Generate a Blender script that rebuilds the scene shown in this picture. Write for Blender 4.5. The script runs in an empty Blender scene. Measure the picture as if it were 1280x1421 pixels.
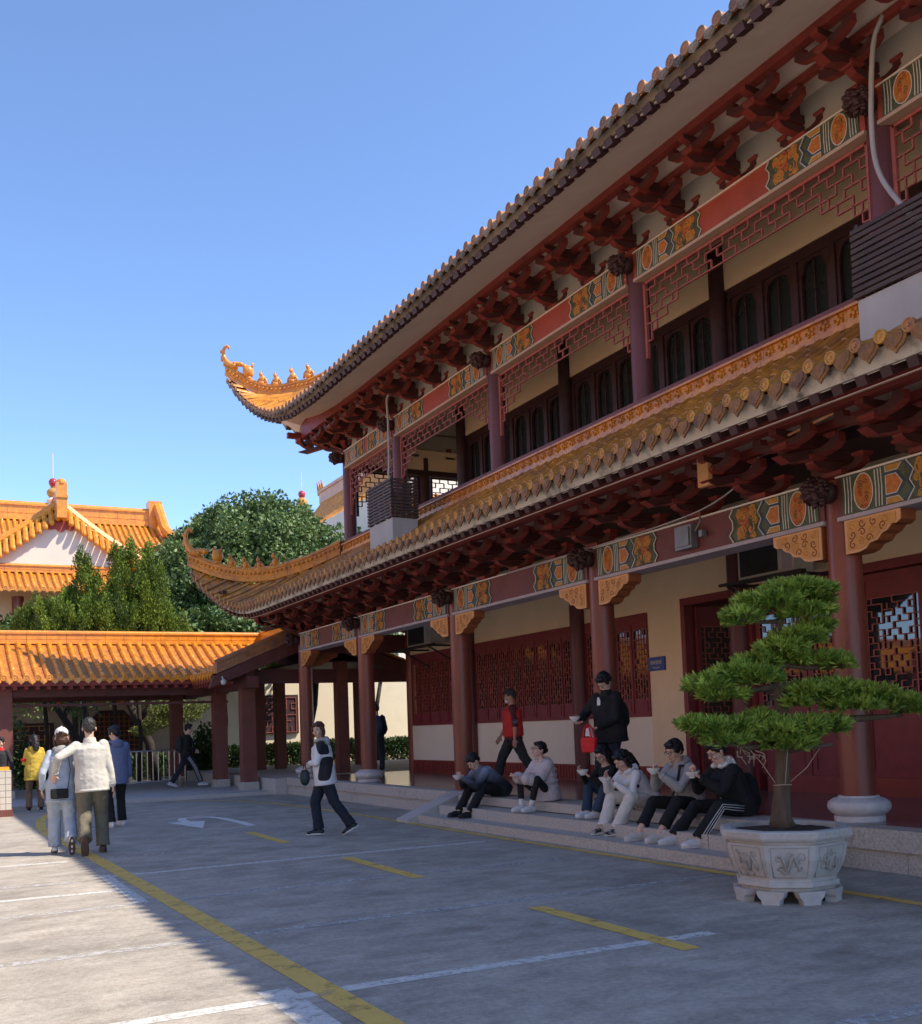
import bpy, math, random, sys
import numpy as np
from mathutils import Vector, Matrix
R = math.radians
random.seed(7); rng = np.random.default_rng(7)
SC = bpy.context.scene; COL = SC.collection
# ---------------------------------------------------------------- camera
cd = bpy.data.cameras.new('camera'); cam = bpy.data.objects.new('camera', cd); COL.objects.link(cam); SC.camera = cam
def cam_matrix(yaw, pit, rol):
    cy, sy = math.cos(yaw), math.sin(yaw)
    f = Vector((sy*math.cos(pit), cy*math.cos(pit), math.sin(pit))); r0 = Vector((cy, -sy, 0)); u0 = r0.cross(f)
    r = r0*math.cos(rol)+u0*math.sin(rol); u = r.cross(f)
    return Matrix(((r.x, u.x, -f.x, 0), (r.y, u.y, -f.y, 0), (r.z, u.z, -f.z, 1.5), (0, 0, 0, 1)))
cam.matrix_world = cam_matrix(R(27.768), R(3.2545), R(-2.0623))
cd.sensor_fit = 'HORIZONTAL'; cd.sensor_width = 36; cd.lens = 36*1444/1280
cd.shift_y = 214.5/1280; cd.clip_end = 3000; cd.clip_start = .05
# ---------------------------------------------------------------- light
SUN = Vector((5.6, -4.3, 8.7)).normalized()
w = bpy.data.worlds.new('World'); SC.world = w; w.use_nodes = True
nt = w.node_tree; nt.nodes.clear()
sky = nt.nodes.new('ShaderNodeTexSky'); sky.sky_type = 'NISHITA'; sky.sun_disc = False
sky.sun_elevation = math.asin(SUN.z); sky.sun_rotation = math.atan2(SUN.x, SUN.y)
sky.air_density = .72; sky.dust_density = .1; sky.ozone_density = 3.6; sky.altitude = 1500
bg = nt.nodes.new('ShaderNodeBackground'); bg.inputs[1].default_value = .15
wo = nt.nodes.new('ShaderNodeOutputWorld'); nt.links.new(sky.outputs[0], bg.inputs[0]); nt.links.new(bg.outputs[0], wo.inputs[0])
sl = bpy.data.lights.new('sun', 'SUN'); sl.energy = 2.7; sl.angle = R(.5); sl.color = (1, .90, .76)
sun = bpy.data.objects.new('sun', sl); COL.objects.link(sun); sun.rotation_euler = SUN.to_track_quat('Z', 'Y').to_euler(); sun.location = (0, 0, 40)
SC.view_settings.view_transform = 'Standard'; SC.view_settings.look = 'None'; SC.view_settings.gamma = 1
SC.view_settings.use_curve_mapping = False; SC.view_settings.exposure = 1.34
SC.cycles.max_bounces = 8; SC.cycles.diffuse_bounces = 6; SC.cycles.glossy_bounces = 3; SC.cycles.use_denoising = True
# ---------------------------------------------------------------- materials
MT = {}
def mat(name, col, rough=.7, var=.12, scale=4., bump=.0, bscale=30., col2=None, c2amt=(.55, .7), c2scale=1.5, spec=.4, metal=0, stretch=(1, 1, 1), coat=0):
    """base colour + fine noise variation, optional second colour in patches (stains, wear), noise bump"""
    m = bpy.data.materials.new(name); m.use_nodes = True; n = m.node_tree; N = n.nodes; L = n.links
    b = N['Principled BSDF']; b.inputs['Roughness'].default_value = rough; b.inputs['Metallic'].default_value = metal
    b.inputs['Specular IOR Level'].default_value = spec
    if coat: b.inputs['Coat Weight'].default_value = coat; b.inputs['Coat Roughness'].default_value = .15
    tc = N.new('ShaderNodeTexCoord'); mp = N.new('ShaderNodeMapping'); mp.inputs['Scale'].default_value = stretch
    L.new(tc.outputs['Object'], mp.inputs[0])
    nz = N.new('ShaderNodeTexNoise'); nz.inputs['Scale'].default_value = scale; nz.inputs['Detail'].default_value = 6; nz.inputs['Roughness'].default_value = .65
    L.new(mp.outputs[0], nz.inputs[0])
    rp = N.new('ShaderNodeValToRGB'); c = Vector(col)
    lo = [max(0, x*(1-var*1.6)) for x in c]; hi = [min(1, x*(1+var*1.6)) for x in c]
    rp.color_ramp.elements[0].position = .25; rp.color_ramp.elements[1].position = .75
    rp.color_ramp.elements[0].color = (*lo, 1); rp.color_ramp.elements[1].color = (*hi, 1)
    L.new(nz.outputs[0], rp.inputs[0]); out = rp.outputs[0]
    if col2 is not None:
        n2 = N.new('ShaderNodeTexNoise'); n2.inputs['Scale'].default_value = c2scale; n2.inputs['Detail'].default_value = 8; n2.inputs['Roughness'].default_value = .7
        L.new(mp.outputs[0], n2.inputs[0])
        r2 = N.new('ShaderNodeValToRGB'); r2.color_ramp.elements[0].position = c2amt[0]; r2.color_ramp.elements[1].position = c2amt[1]
        L.new(n2.outputs[0], r2.inputs[0])
        mx = N.new('ShaderNodeMix'); mx.data_type = 'RGBA'; L.new(r2.outputs[0], mx.inputs[0]); L.new(out, mx.inputs[6]); mx.inputs[7].default_value = (*col2, 1)
        out = mx.outputs[2]
    L.new(out, b.inputs['Base Color'])
    if bump:
        nb = N.new('ShaderNodeTexNoise'); nb.inputs['Scale'].default_value = bscale; nb.inputs['Detail'].default_value = 5
        L.new(mp.outputs[0], nb.inputs[0]); bp = N.new('ShaderNodeBump'); bp.inputs['Strength'].default_value = bump; bp.inputs['Distance'].default_value = .02
        L.new(nb.outputs[0], bp.inputs['Height']); L.new(bp.outputs[0], b.inputs['Normal'])
    MT[name] = m; return m
mat('column_red', (.225, .054, .032), .42, .14, 5, .08, 30, col2=(.12, .042, .038), c2amt=(.48, .75), c2scale=2.2, coat=.15, stretch=(1, 1, .25))
mat('column_maroon', (.135, .038, .038), .45, .14, 5, .08, 30, col2=(.09, .032, .036), c2amt=(.48, .75), c2scale=2.2, stretch=(1, 1, .25))
mat('wood_red', (.25, .043, .032), .55, .12, 5, .1, 30, col2=(.12, .03, .03), c2amt=(.5, .8))
mat('wood_maroon', (.085, .026, .024), .6, .2, 5, .1, 30)
mat('wood_dark', (.055, .022, .024), .55, .2, 6, .1, 30)
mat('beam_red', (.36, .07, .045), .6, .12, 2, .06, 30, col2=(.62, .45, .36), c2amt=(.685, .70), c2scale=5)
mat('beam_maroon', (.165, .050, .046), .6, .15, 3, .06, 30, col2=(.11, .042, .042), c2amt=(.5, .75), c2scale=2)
mat('door_red', (.21, .034, .038), .5, .12, 5, .05, 20)
mat('cream_wall', (.84, .64, .42), .85, .04, 1.2, .05, 60, col2=(.76, .57, .36), c2scale=.7, c2amt=(.5, .8))
mat('wall_tan_shaded', (.46, .35, .24), .85, .08, 1.5, .05, 50, col2=(.30, .23, .17), c2amt=(.45, .8), c2scale=.8)  # left garden wall: shade under the trees put into a darker tan
mat('glass_black', (.010, .011, .013), .08, .1, 2, 0, spec=.7)
mat('cream_low', (.84, .74, .60), .85, .04, 1.2, .05, 60, col2=(.76, .66, .52), c2scale=.7, c2amt=(.55, .85))
mat('soffit', (.83, .74, .65), .85, .05, 1.0, .04, 40, col2=(.72, .63, .54), c2scale=.8, c2amt=(.5, .8))
mat('plaster_white', (.56, .50, .42), .85, .06, 3, .1, 30, col2=(.10, .085, .07), c2amt=(.50, .66), c2scale=2.6)
mat('plaster_dirty', (.26, .21, .16), .9, .3, 6, .4, 18, col2=(.06, .05, .045), c2amt=(.45, .65), c2scale=3)
mat('pale_trim', (.42, .36, .38), .7, .08, 3)
mat('tan_trim', (.50, .36, .27), .7, .08, 3)
mat('tile_orange', (.78, .26, .018), .28, .32, 5, .15, 25, col2=(.42, .14, .03), c2amt=(.52, .8), c2scale=3, spec=.5, coat=.3)
mat('tile_pan', (.48, .17, .03), .45, .3, 8, .3, 25, col2=(.2, .1, .05), c2amt=(.5, .75), c2scale=3)
mat('tile_old', (.52, .22, .03), .38, .3, 6, .2, 25, col2=(.23, .11, .05), c2amt=(.42, .7), c2scale=2, coat=.2)
mat('tile_cap', (.60, .30, .035), .35, .25, 8, .5, 60, col2=(.30, .12, .06), c2amt=(.42, .62), c2scale=4, coat=.2)
mat('tile_drip', (.25, .115, .03), .5, .3, 9, .8, 50, col2=(.12, .06, .04), c2amt=(.5, .65), c2scale=5)
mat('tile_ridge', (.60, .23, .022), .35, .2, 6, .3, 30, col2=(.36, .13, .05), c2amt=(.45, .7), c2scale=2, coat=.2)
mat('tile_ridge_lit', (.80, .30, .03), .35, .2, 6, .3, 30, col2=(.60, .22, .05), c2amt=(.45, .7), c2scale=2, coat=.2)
mat('tile_weathered', (.40, .19, .09), .6, .3, 6, .5, 25, col2=(.14, .10, .08), c2amt=(.45, .65), c2scale=3)
mat('granite', (.47, .43, .38), .8, .25, 45, .3, 60, col2=(.17, .15, .13), c2amt=(.62, .75), c2scale=1.6)
mat('granite_pale', (.50, .47, .43), .75, .15, 40, .15, 60, col2=(.32, .29, .27), c2amt=(.55, .75), c2scale=2)
mat('base_white', (.55, .52, .52), .6, .1, 8, .1, 30)
mat('floor_polished', (.19, .12, .105), .18, .15, 3, .02, 8, col2=(.10, .065, .07), c2amt=(.45, .7), spec=.6)
mat('glass_dark', (.028, .036, .036), .05, .1, 2, 0, spec=.9)
mat('glass_clear', (.02, .025, .035), .03, .1, 2, 0, spec=1.0)
mat('gold_carve', (.58, .26, .055), .5, .12, 8, .1, 40)
mat('gold_line', (.26, .09, .03), .6, .1, 8)
mat('queti_edge', (.70, .36, .16), .6, .1, 8)
mat('queti_side', (.30, .09, .03), .6, .15, 5)
mat('paint_green', (.085, .10, .055), .6, .25, 20)
mat('paint_orange', (.50, .17, .035), .6, .25, 25, .2, 60)
mat('paint_gold', (.48, .24, .05), .6, .2, 25)
mat('paint_red', (.42, .08, .03), .6, .2, 25)
mat('paint_white', (.62, .60, .55), .6, .1, 20)
mat('paint_blue', (.045, .07, .14), .6, .2, 20)
mat('carving_dark', (.055, .022, .022), .5, .2, 10, .3, 40)
mat('fret_red', (.36, .095, .07), .5, .15, 8)
mat('fret_dark', (.05, .018, .018), .5, .15, 8)
mat('ac_white', (.55, .52, .46), .5, .05, 3, 0, col2=(.35, .32, .27), c2amt=(.55, .8))
mat('metal_grey', (.20, .20, .20), .45, .1, 8, 0, metal=.4)
mat('metal_dark', (.03, .03, .032), .5, .1, 8)
mat('steel', (.55, .54, .52), .3, .05, 8, 0, metal=.9)
mat('pipe_grey', (.42, .39, .38), .5, .08, 4)
mat('wood_slat', (.065, .038, .028), .6, .3, 10, .1, 40, col2=(.16, .09, .06), c2amt=(.68, .78), c2scale=2.5, stretch=(1, .3, 3))
mat('wire', (.42, .30, .24), .7, .1, 8)
mat('concrete_pale', (.40, .38, .36), .8, .08, 3, .1, 30, col2=(.36, .33, .30), c2amt=(.55, .8), c2scale=2, stretch=(1, 1, .4))
mat('white_wall', (.76, .68, .56), .85, .04, 1)
mat('interior_dark', (.05, .035, .03), .8, .1, 2)
mat('ceiling', (.40, .37, .33), .9, .05, 1)
mat('wood_post', (.19, .065, .05), .55, .1, 4, .1, 30)
mat('beam_brown', (.12, .040, .035), .6, .15, 5, .1, 30)
mat('cream_garden', (.78, .66, .46), .85, .05, 1.2, .05, 50, col2=(.62, .52, .38), c2amt=(.5, .85), c2scale=.6)
mat('glass_lamp', (.5, .5, .48), .3)
mat('white_tile', (.66, .60, .50), .35, .05, 3)
mat('cloth_red', (.65, .02, .02), .7)
mat('gem_red', (.42, .04, .05), .25)
mat('sign_blue', (.02, .06, .28), .4)
# ---------------------------------------------------------------- mesh builder
ORG = {}
class MB:
    def __init__(s): s.v = []; s.f = []; s.m = []; s.c = 0
    def add(s, vs, fs, m=None):
        o = len(s.v); s.v.extend([tuple(p) for p in vs]); s.f.extend([tuple(i+o for i in f) for f in fs])
        s.m.extend([s.c if m is None else m]*len(fs)); return s
    def box(s, x0, x1, y0, y1, z0, z1, m=None):
        return s.add([(x0, y0, z0), (x1, y0, z0), (x1, y1, z0), (x0, y1, z0), (x0, y0, z1), (x1, y0, z1), (x1, y1, z1), (x0, y1, z1)],
                     [(0, 3, 2, 1), (4, 5, 6, 7), (0, 1, 5, 4), (1, 2, 6, 5), (2, 3, 7, 6), (3, 0, 4, 7)], m)
    def bar(s, a, b, w, h=None, up=(0, 0, 1), m=None):
        a = Vector(a); b = Vector(b); d = (b-a).normalized(); h = w if h is None else h
        sd = d.cross(Vector(up))
        if sd.length < 1e-4: sd = d.cross(Vector((0, 1, 0)))
        sd.normalize(); u = sd.cross(d); P = []
        for q in (a, b):
            for i, j in ((-1, -1), (1, -1), (1, 1), (-1, 1)): P.append(q+sd*i*w/2+u*j*h/2)
        return s.add(P, [(0, 3, 2, 1), (4, 5, 6, 7), (0, 1, 5, 4), (1, 2, 6, 5), (2, 3, 7, 6), (3, 0, 4, 7)], m)
    def prism(s, pts, off, mcap=None, mside=None):
        n = len(pts); off = Vector(off); P = [Vector(p) for p in pts]; Q = [p+off for p in P]
        s.add(P+Q, [], None); o = len(s.v)-2*n
        s.f.append(tuple(o+i for i in range(n-1, -1, -1))); s.f.append(tuple(o+n+i for i in range(n))); s.m += [s.c if mcap is None else mcap]*2
        for i in range(n):
            j = (i+1) % n; s.f.append((o+i, o+j, o+n+j, o+n+i)); s.m.append(s.c if mside is None else mside)
        return s
    def tube(s, pts, r, n=8, cap=True, m=None, flat=1, up=None):
        P = [Vector(p) for p in pts]; k = len(P); rs = r if hasattr(r, '__len__') else [r]*k
        V = []; F = []; t0 = (P[1]-P[0]).normalized(); ref = Vector(up) if up else (Vector((0, 0, 1)) if abs(t0.z) < .9 else Vector((1, 0, 0)))
        sd = t0.cross(ref).normalized()
        for i in range(k):
            t = (P[min(i+1, k-1)]-P[max(i-1, 0)]).normalized(); sd = (sd-t*sd.dot(t)).normalized(); u = sd.cross(t)
            for j in range(n):
                a = 2*math.pi*j/n; V.append(P[i]+sd*math.cos(a)*rs[i]+u*math.sin(a)*rs[i]*flat)
        for i in range(k-1):
            for j in range(n): F.append((i*n+j, i*n+(j+1) % n, (i+1)*n+(j+1) % n, (i+1)*n+j))
        if cap: F.append(tuple(range(n-1, -1, -1))); F.append(tuple(range((k-1)*n, k*n)))
        return s.add(V, F, m)
    def lathe(s, prof, c=(0, 0, 0), n=24, m=None, rot=0, sy=1):
        V = []; F = []; k = len(prof)
        for r, z in prof:
            for j in range(n):
                a = rot+2*math.pi*j/n; V.append((c[0]+r*math.cos(a), c[1]+r*math.sin(a)*sy, c[2]+z))
        for i in range(k-1):
            for j in range(n): F.append((i*n+j, i*n+(j+1) % n, (i+1)*n+(j+1) % n, (i+1)*n+j))
        F.append(tuple(range(n-1, -1, -1))); F.append(tuple(range((k-1)*n, k*n)))
        return s.add(V, F, m)
    def ell(s, c, r, n=10, k=7, rot=None, m=None):
        V = []; F = []; r = (r, r, r) if not hasattr(r, '__len__') else r; M = rot or Matrix.Identity(3); c = Vector(c)
        for i in range(1, k):
            th = math.pi*i/k
            for j in range(n):
                a = 2*math.pi*j/n; V.append(c+M@Vector((r[0]*math.sin(th)*math.cos(a), r[1]*math.sin(th)*math.sin(a), r[2]*math.cos(th))))
        V.append(c+M@Vector((0, 0, r[2]))); V.append(c+M@Vector((0, 0, -r[2]))); t = len(V)-2
        for i in range(k-2):
            for j in range(n): F.append((i*n+j, (i+1)*n+j, (i+1)*n+(j+1) % n, i*n+(j+1) % n))
        for j in range(n): F.append((t, j, (j+1) % n)); F.append((t+1, (k-2)*n+(j+1) % n, (k-2)*n+j))
        return s.add(V, F, m)
    def build(s, name, mats, parent=None, smooth=False, fn=None):
        me = bpy.data.meshes.new(name); o0 = ORG.get(parent, (0, 0, 0)) if parent else (0, 0, 0)
        vs = [(a-o0[0], b-o0[1], c-o0[2]) for a, b, c in s.v]
        if fn: vs = [fn(p) for p in vs]
        me.from_pydata(vs, [], s.f)
        for m in (mats if isinstance(mats, (list, tuple)) else [mats]): me.materials.append(MT[m] if isinstance(m, str) else m)
        if max(s.m, default=0) > 0: me.polygons.foreach_set('material_index', s.m)
        if smooth:
            me.shade_smooth()
            if smooth == 'auto':
                try: me.set_sharp_from_angle(angle=R(35))
                except Exception: pass
        me.update(); o = bpy.data.objects.new(name, me); COL.objects.link(o)
        if parent: o.parent = parent; ORG[o] = o0
        return o
def tag(o, label=None, cat=None, group=None, kind=None):
    for k, v in (('label', label), ('category', cat), ('group', group), ('kind', kind)):
        if v: o[k] = v
    return o
def empty(name, loc, label, cat, group=None, rz=0):
    o = bpy.data.objects.new(name, None); COL.objects.link(o); o.location = loc; o.rotation_euler = (0, 0, rz); o.empty_display_size = .2
    ORG[o] = tuple(loc) if rz == 0 else (0, 0, 0); return tag(o, label, cat, group)
def copy_tree(o, parent=None):
    c = o.copy(); COL.objects.link(c)
    if parent: c.parent = parent
    for ch in [k for k in o.children]: copy_tree(ch, c)
    return c
def dupm(o, parent, dy=0, dx=0, name=None, sy=1):
    """copy of a part (and sub-parts) shifted"""
    c = copy_tree(o, parent); c.location = (o.location.x+dx, o.location.y+dy, o.location.z)
    return c
def lerp(a, b, t): return a+(b-a)*t
def interp(x, xs, ys): return float(np.interp(x, xs, ys))
# ================================================================= roofs
TJ = random.Random(77)
def roof_side(edge, top, ss, r=.065, tile=.3, sag=.12, out=(-1, 0, 0), pan_step=.15, tiles=None, pans=None, discs=None, drips=None, drip_h=.13, lat=None):
    out = Vector(out); rows = []
    for s in ss:
        a = Vector(edge(s)); b = Vector(top(s)); rows.append((a, b))
    LM = max((b-a).length for a, b in rows)
    def P(a, b, t):
        p = a.lerp(b, t); p.z -= sag*((b-a).length/LM)**1.5*4*t*(1-t); return p
    for i, (a, b) in enumerate(rows):
        L = (b-a).length
        if L < .12: continue
        la = (rows[min(i+1, len(rows)-1)][0]-rows[max(i-1, 0)][0]); la.z *= .0; la.normalize()
        if lat: la = Vector(lat)
        n = max(1, int(L/tile)); ring = []; jr = TJ.uniform(.95, 1.06); a = a+Vector((TJ.uniform(-.006, .006), TJ.uniform(-.006, .006), TJ.uniform(-.008, .008)))
        for k in range(n):
            jk = jr*TJ.uniform(.96, 1.05)
            for t, rr in ((k/n, 1.07), ((k+.97)/n, .92)): ring.append((t, rr*r*jk))
        V = []; F = []; M5 = 6
        for t, rr in ring:
            p = P(a, b, t); q = P(a, b, min(1, t+.02))-P(a, b, max(0, t-.02)); nr = la.cross(q).normalized()
            if nr.z < 0: nr = -nr
            for j in range(M5):
                th = math.pi*j/(M5-1); V.append(p+la*math.cos(th)*rr+nr*(math.sin(th)*rr*1.1))
        for k in range(len(ring)-1):
            for j in range(M5-1): F.append((k*M5+j, k*M5+j+1, (k+1)*M5+j+1, (k+1)*M5+j))
        F.append(tuple(range(M5))); tiles.add(V, F)
        if discs is not None:
            c = a+Vector((0, 0, .03))+out*.015; ring1 = []; z = Vector((0, 0, 1)); k = 14
            V = []
            for rr, d in ((.8, 0), (1.12, .0), (1.12, .03), (.85, .036), (.75, .024), (.35, .024), (.25, .034)):
                for j in range(k):
                    th = 2*math.pi*j/k; V.append(c+la*math.cos(th)*rr*r+z*math.sin(th)*rr*r+out*d)
            F = [(q*k+j, q*k+(j+1) % k, (q+1)*k+(j+1) % k, (q+1)*k+j) for q in range(6) for j in range(k)]
            F.append(tuple(range(6*k, 7*k))); discs.add(V, F)
        if drips is not None and i+1 < len(rows):
            m = (a+rows[i+1][0])/2+out*.02; lw = (rows[i+1][0]-a).length*.5-r*.75; ld = (rows[i+1][0]-a).normalized(); z = Vector((0, 0, 1)); h = drip_h
            for d0, d1, q in ((0, .02, 1), (.02, .028, .72)):
                pts = [m+ld*x*lw*1.15*q+z*(y*h*q-.01*(1-q)) for x, y in ((-1, .1), (-1, -.35), (-.72, -.62), (-.3, -.8), (0, -1.02), (.3, -.8), (.72, -.62), (1, -.35), (1, .1))]
                drips.prism([p+out*d0 for p in pts], out*(d1-d0))
    if pans is not None:
        for i in range(len(rows)-1):
            a, b = rows[i]; c, d = rows[i+1]; L = max((b-a).length, (d-c).length)
            if L < .05: continue
            n = max(1, int(L/pan_step)); V = []; F = []
            for k in range(n+1):
                for h in ((.018, 0) if 0 < k < n else (0,)):
                    p = P(a, b, k/n)+Vector((0, 0, h-.005)); q = P(c, d, k/n)+Vector((0, 0, h-.005)); m = (p+q)/2-Vector((0, 0, .02))
                    V += [p, m, q]
            # order: lower (stepped-up end of tile below) then base of next
            for k in range(len(V)//3-1):
                for j in (0, 1): F.append((k*3+j, k*3+j+1, (k+1)*3+j+1, (k+1)*3+j))
            pans.add(V, F)
def ribbon(mb, top, bot, thick, m=None):
    """closed strip following two polylines; thick is an offset vector"""
    n = len(top); th = Vector(thick); T = [Vector(p) for p in top]; B = [Vector(p) for p in bot]
    V = T+B+[p+th for p in T]+[p+th for p in B]; F = []
    for i in range(n-1):
        F += [(i, i+1, n+i+1, n+i), (2*n+i, 3*n+i, 3*n+i+1, 2*n+i+1), (i, 2*n+i, 2*n+i+1, i+1), (n+i, n+i+1, 3*n+i+1, 3*n+i)]
    F += [(0, n, 3*n, 2*n), (n-1, 3*n-1, 4*n-1, 2*n-1)]; mb.add(V, F, m)
def ridge_wall(mb, path, h, wd=.16, blk=.34, capr=.06, relief=True):
    """built-up ridge of glazed blocks along a 3-D path (path = bottom points)"""
    P = [Vector(p) for p in path]; D = [0]
    for a, b in zip(P, P[1:]): D.append(D[-1]+(b-a).length)
    L = D[-1]; n = max(1, int(L/blk))
    def at(d):
        return Vector([interp(d, D, [p[k] for p in P]) for k in range(3)])
    for i in range(n):
        a = at(L*i/n+.004); b = at(L*(i+1)/n-.004); d = (b-a).normalized(); sd = Vector((-d.y, d.x, 0)).normalized()
        for z0, z1, wf in ((0, .28, 1.3), (.28, .38, .9), (.38, .80, 1.0), (.80, .90, 1.35)):
            V = []
            for q in (a, b):
                for s2, z in ((-1, z0), (1, z0), (1, z1), (-1, z1)): V.append(q+sd*s2*wd/2*wf+Vector((0, 0, z*h)))
            mb.add(V, [(0, 3, 2, 1), (4, 5, 6, 7), (0, 1, 5, 4), (1, 2, 6, 5), (2, 3, 7, 6), (3, 0, 4, 7)])
        if relief:
            for k in range(3):
                p = a.lerp(b, (k+.5)/3)+Vector((0, 0, h*.59))
                for s2 in (-1, 1): mb.ell(p+sd*s2*wd/2, (.05, .05, h*.13), 6, 4)
    mb.tube([at(L*i/(3*n))+Vector((0, 0, h*.93)) for i in range(3*n+1)], capr, 8)
# ================================================================= bracket cluster
def U_bow(mb, o, z, hw, h, t, mcap=1, mside=0):
    """bow-shaped arm parallel to Y: broad faces look along x"""
    pts = []
    out = [(-hw, h), (-hw*1.02, h*.45), (-hw*.82, h*.16), (-hw*.5, 0), (hw*.5, 0), (hw*.82, h*.16), (hw*1.02, h*.45), (hw, h)]
    inn = [(hw*.74, h*1.02), (hw*.70, h*.62), (hw*.45, h*.42), (-hw*.45, h*.42), (-hw*.70, h*.62), (-hw*.74, h*1.02)]
    mb.prism([(-o-t/2, y, z+q) for y, q in out+inn], (t, 0, 0), mcap, mside)
def arm_x(mb, o0, o1, z, h, t, beak=0, mcap=1, mside=0):
    if beak: pts = [(o0, 0), (o1*.7, -.01), (o1+beak*.5, -.09), (o1+beak, -.03), (o1*.9, h*.55), (o1*.62, h), (o0, h)]
    else: pts = [(o0, 0), (o1*.62, 0), (o1*.86, h*.22), (o1, h*.6), (o1, h), (o0, h)]
    mb.prism([(-a, -t/2, z+b) for a, b in pts], (0, t, 0), mcap, mside)
def dou(mb, o, y, z, w, h):
    V = []
    for q, zz in ((.66, 0), (1, .42*h), (1, h)):
        for i, j in ((-1, -1), (1, -1), (1, 1), (-1, 1)): V.append((-o+i*w/2*q, y+j*w/2*q, z+zz))
    F = [(3, 2, 1, 0), (8, 9, 10, 11)]+[(k*4+j, k*4+(j+1) % 4, (k+1)*4+(j+1) % 4, (k+1)*4+j) for k in (0, 1) for j in range(4)]
    mb.add(V, F, 0)
def bracket(name, parent, x, y, z, P=.86, H=.64, ry=0, mats=('wood_red', 'wood_maroon')):
    mb = MB(); s = H/.64; k = P/.86
    dou(mb, 0, 0, 0, .26, .12*s); U_bow(mb, 0, .10*s, .33, .20*s, .11); arm_x(mb, -.12, .46*k, .12*s, .14*s, .11)
    for yy in (-.29, .29): dou(mb, 0, yy, .27*s, .15, .07*s)
    dou(mb, .43*k, 0, .24*s, .20, .08*s); U_bow(mb, .43*k, .29*s, .40, .26*s, .10); arm_x(mb, -.1, .66*k, .30*s, .14*s, .12, beak=.30*k)
    for yy in (-.31, .31): dou(mb, .43*k, yy, .50*s, .14, .07*s)
    dou(mb, .80*k, 0, .37*s, .19, .09*s); U_bow(mb, .82*k, .40*s, .38, .25*s, .10)
    mb.prism([(-.62*k, -.05, .44*s), (-.70*k, -.05, .50*s), (-.98*k, -.05, .58*s), (-.98*k, -.05, .66*s), (-.1, -.05, .66*s), (-.1, -.05, .44*s)], (0, .10, 0), 1, 0)
    M = Matrix.Rotation(ry, 3, 'Z'); b = MB(); b.v = [tuple(M@Vector(p)+Vector((x, y, z))) for p in mb.v]; b.f = mb.f; b.m = mb.m
    return b.build(name, mats, parent)
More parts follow.
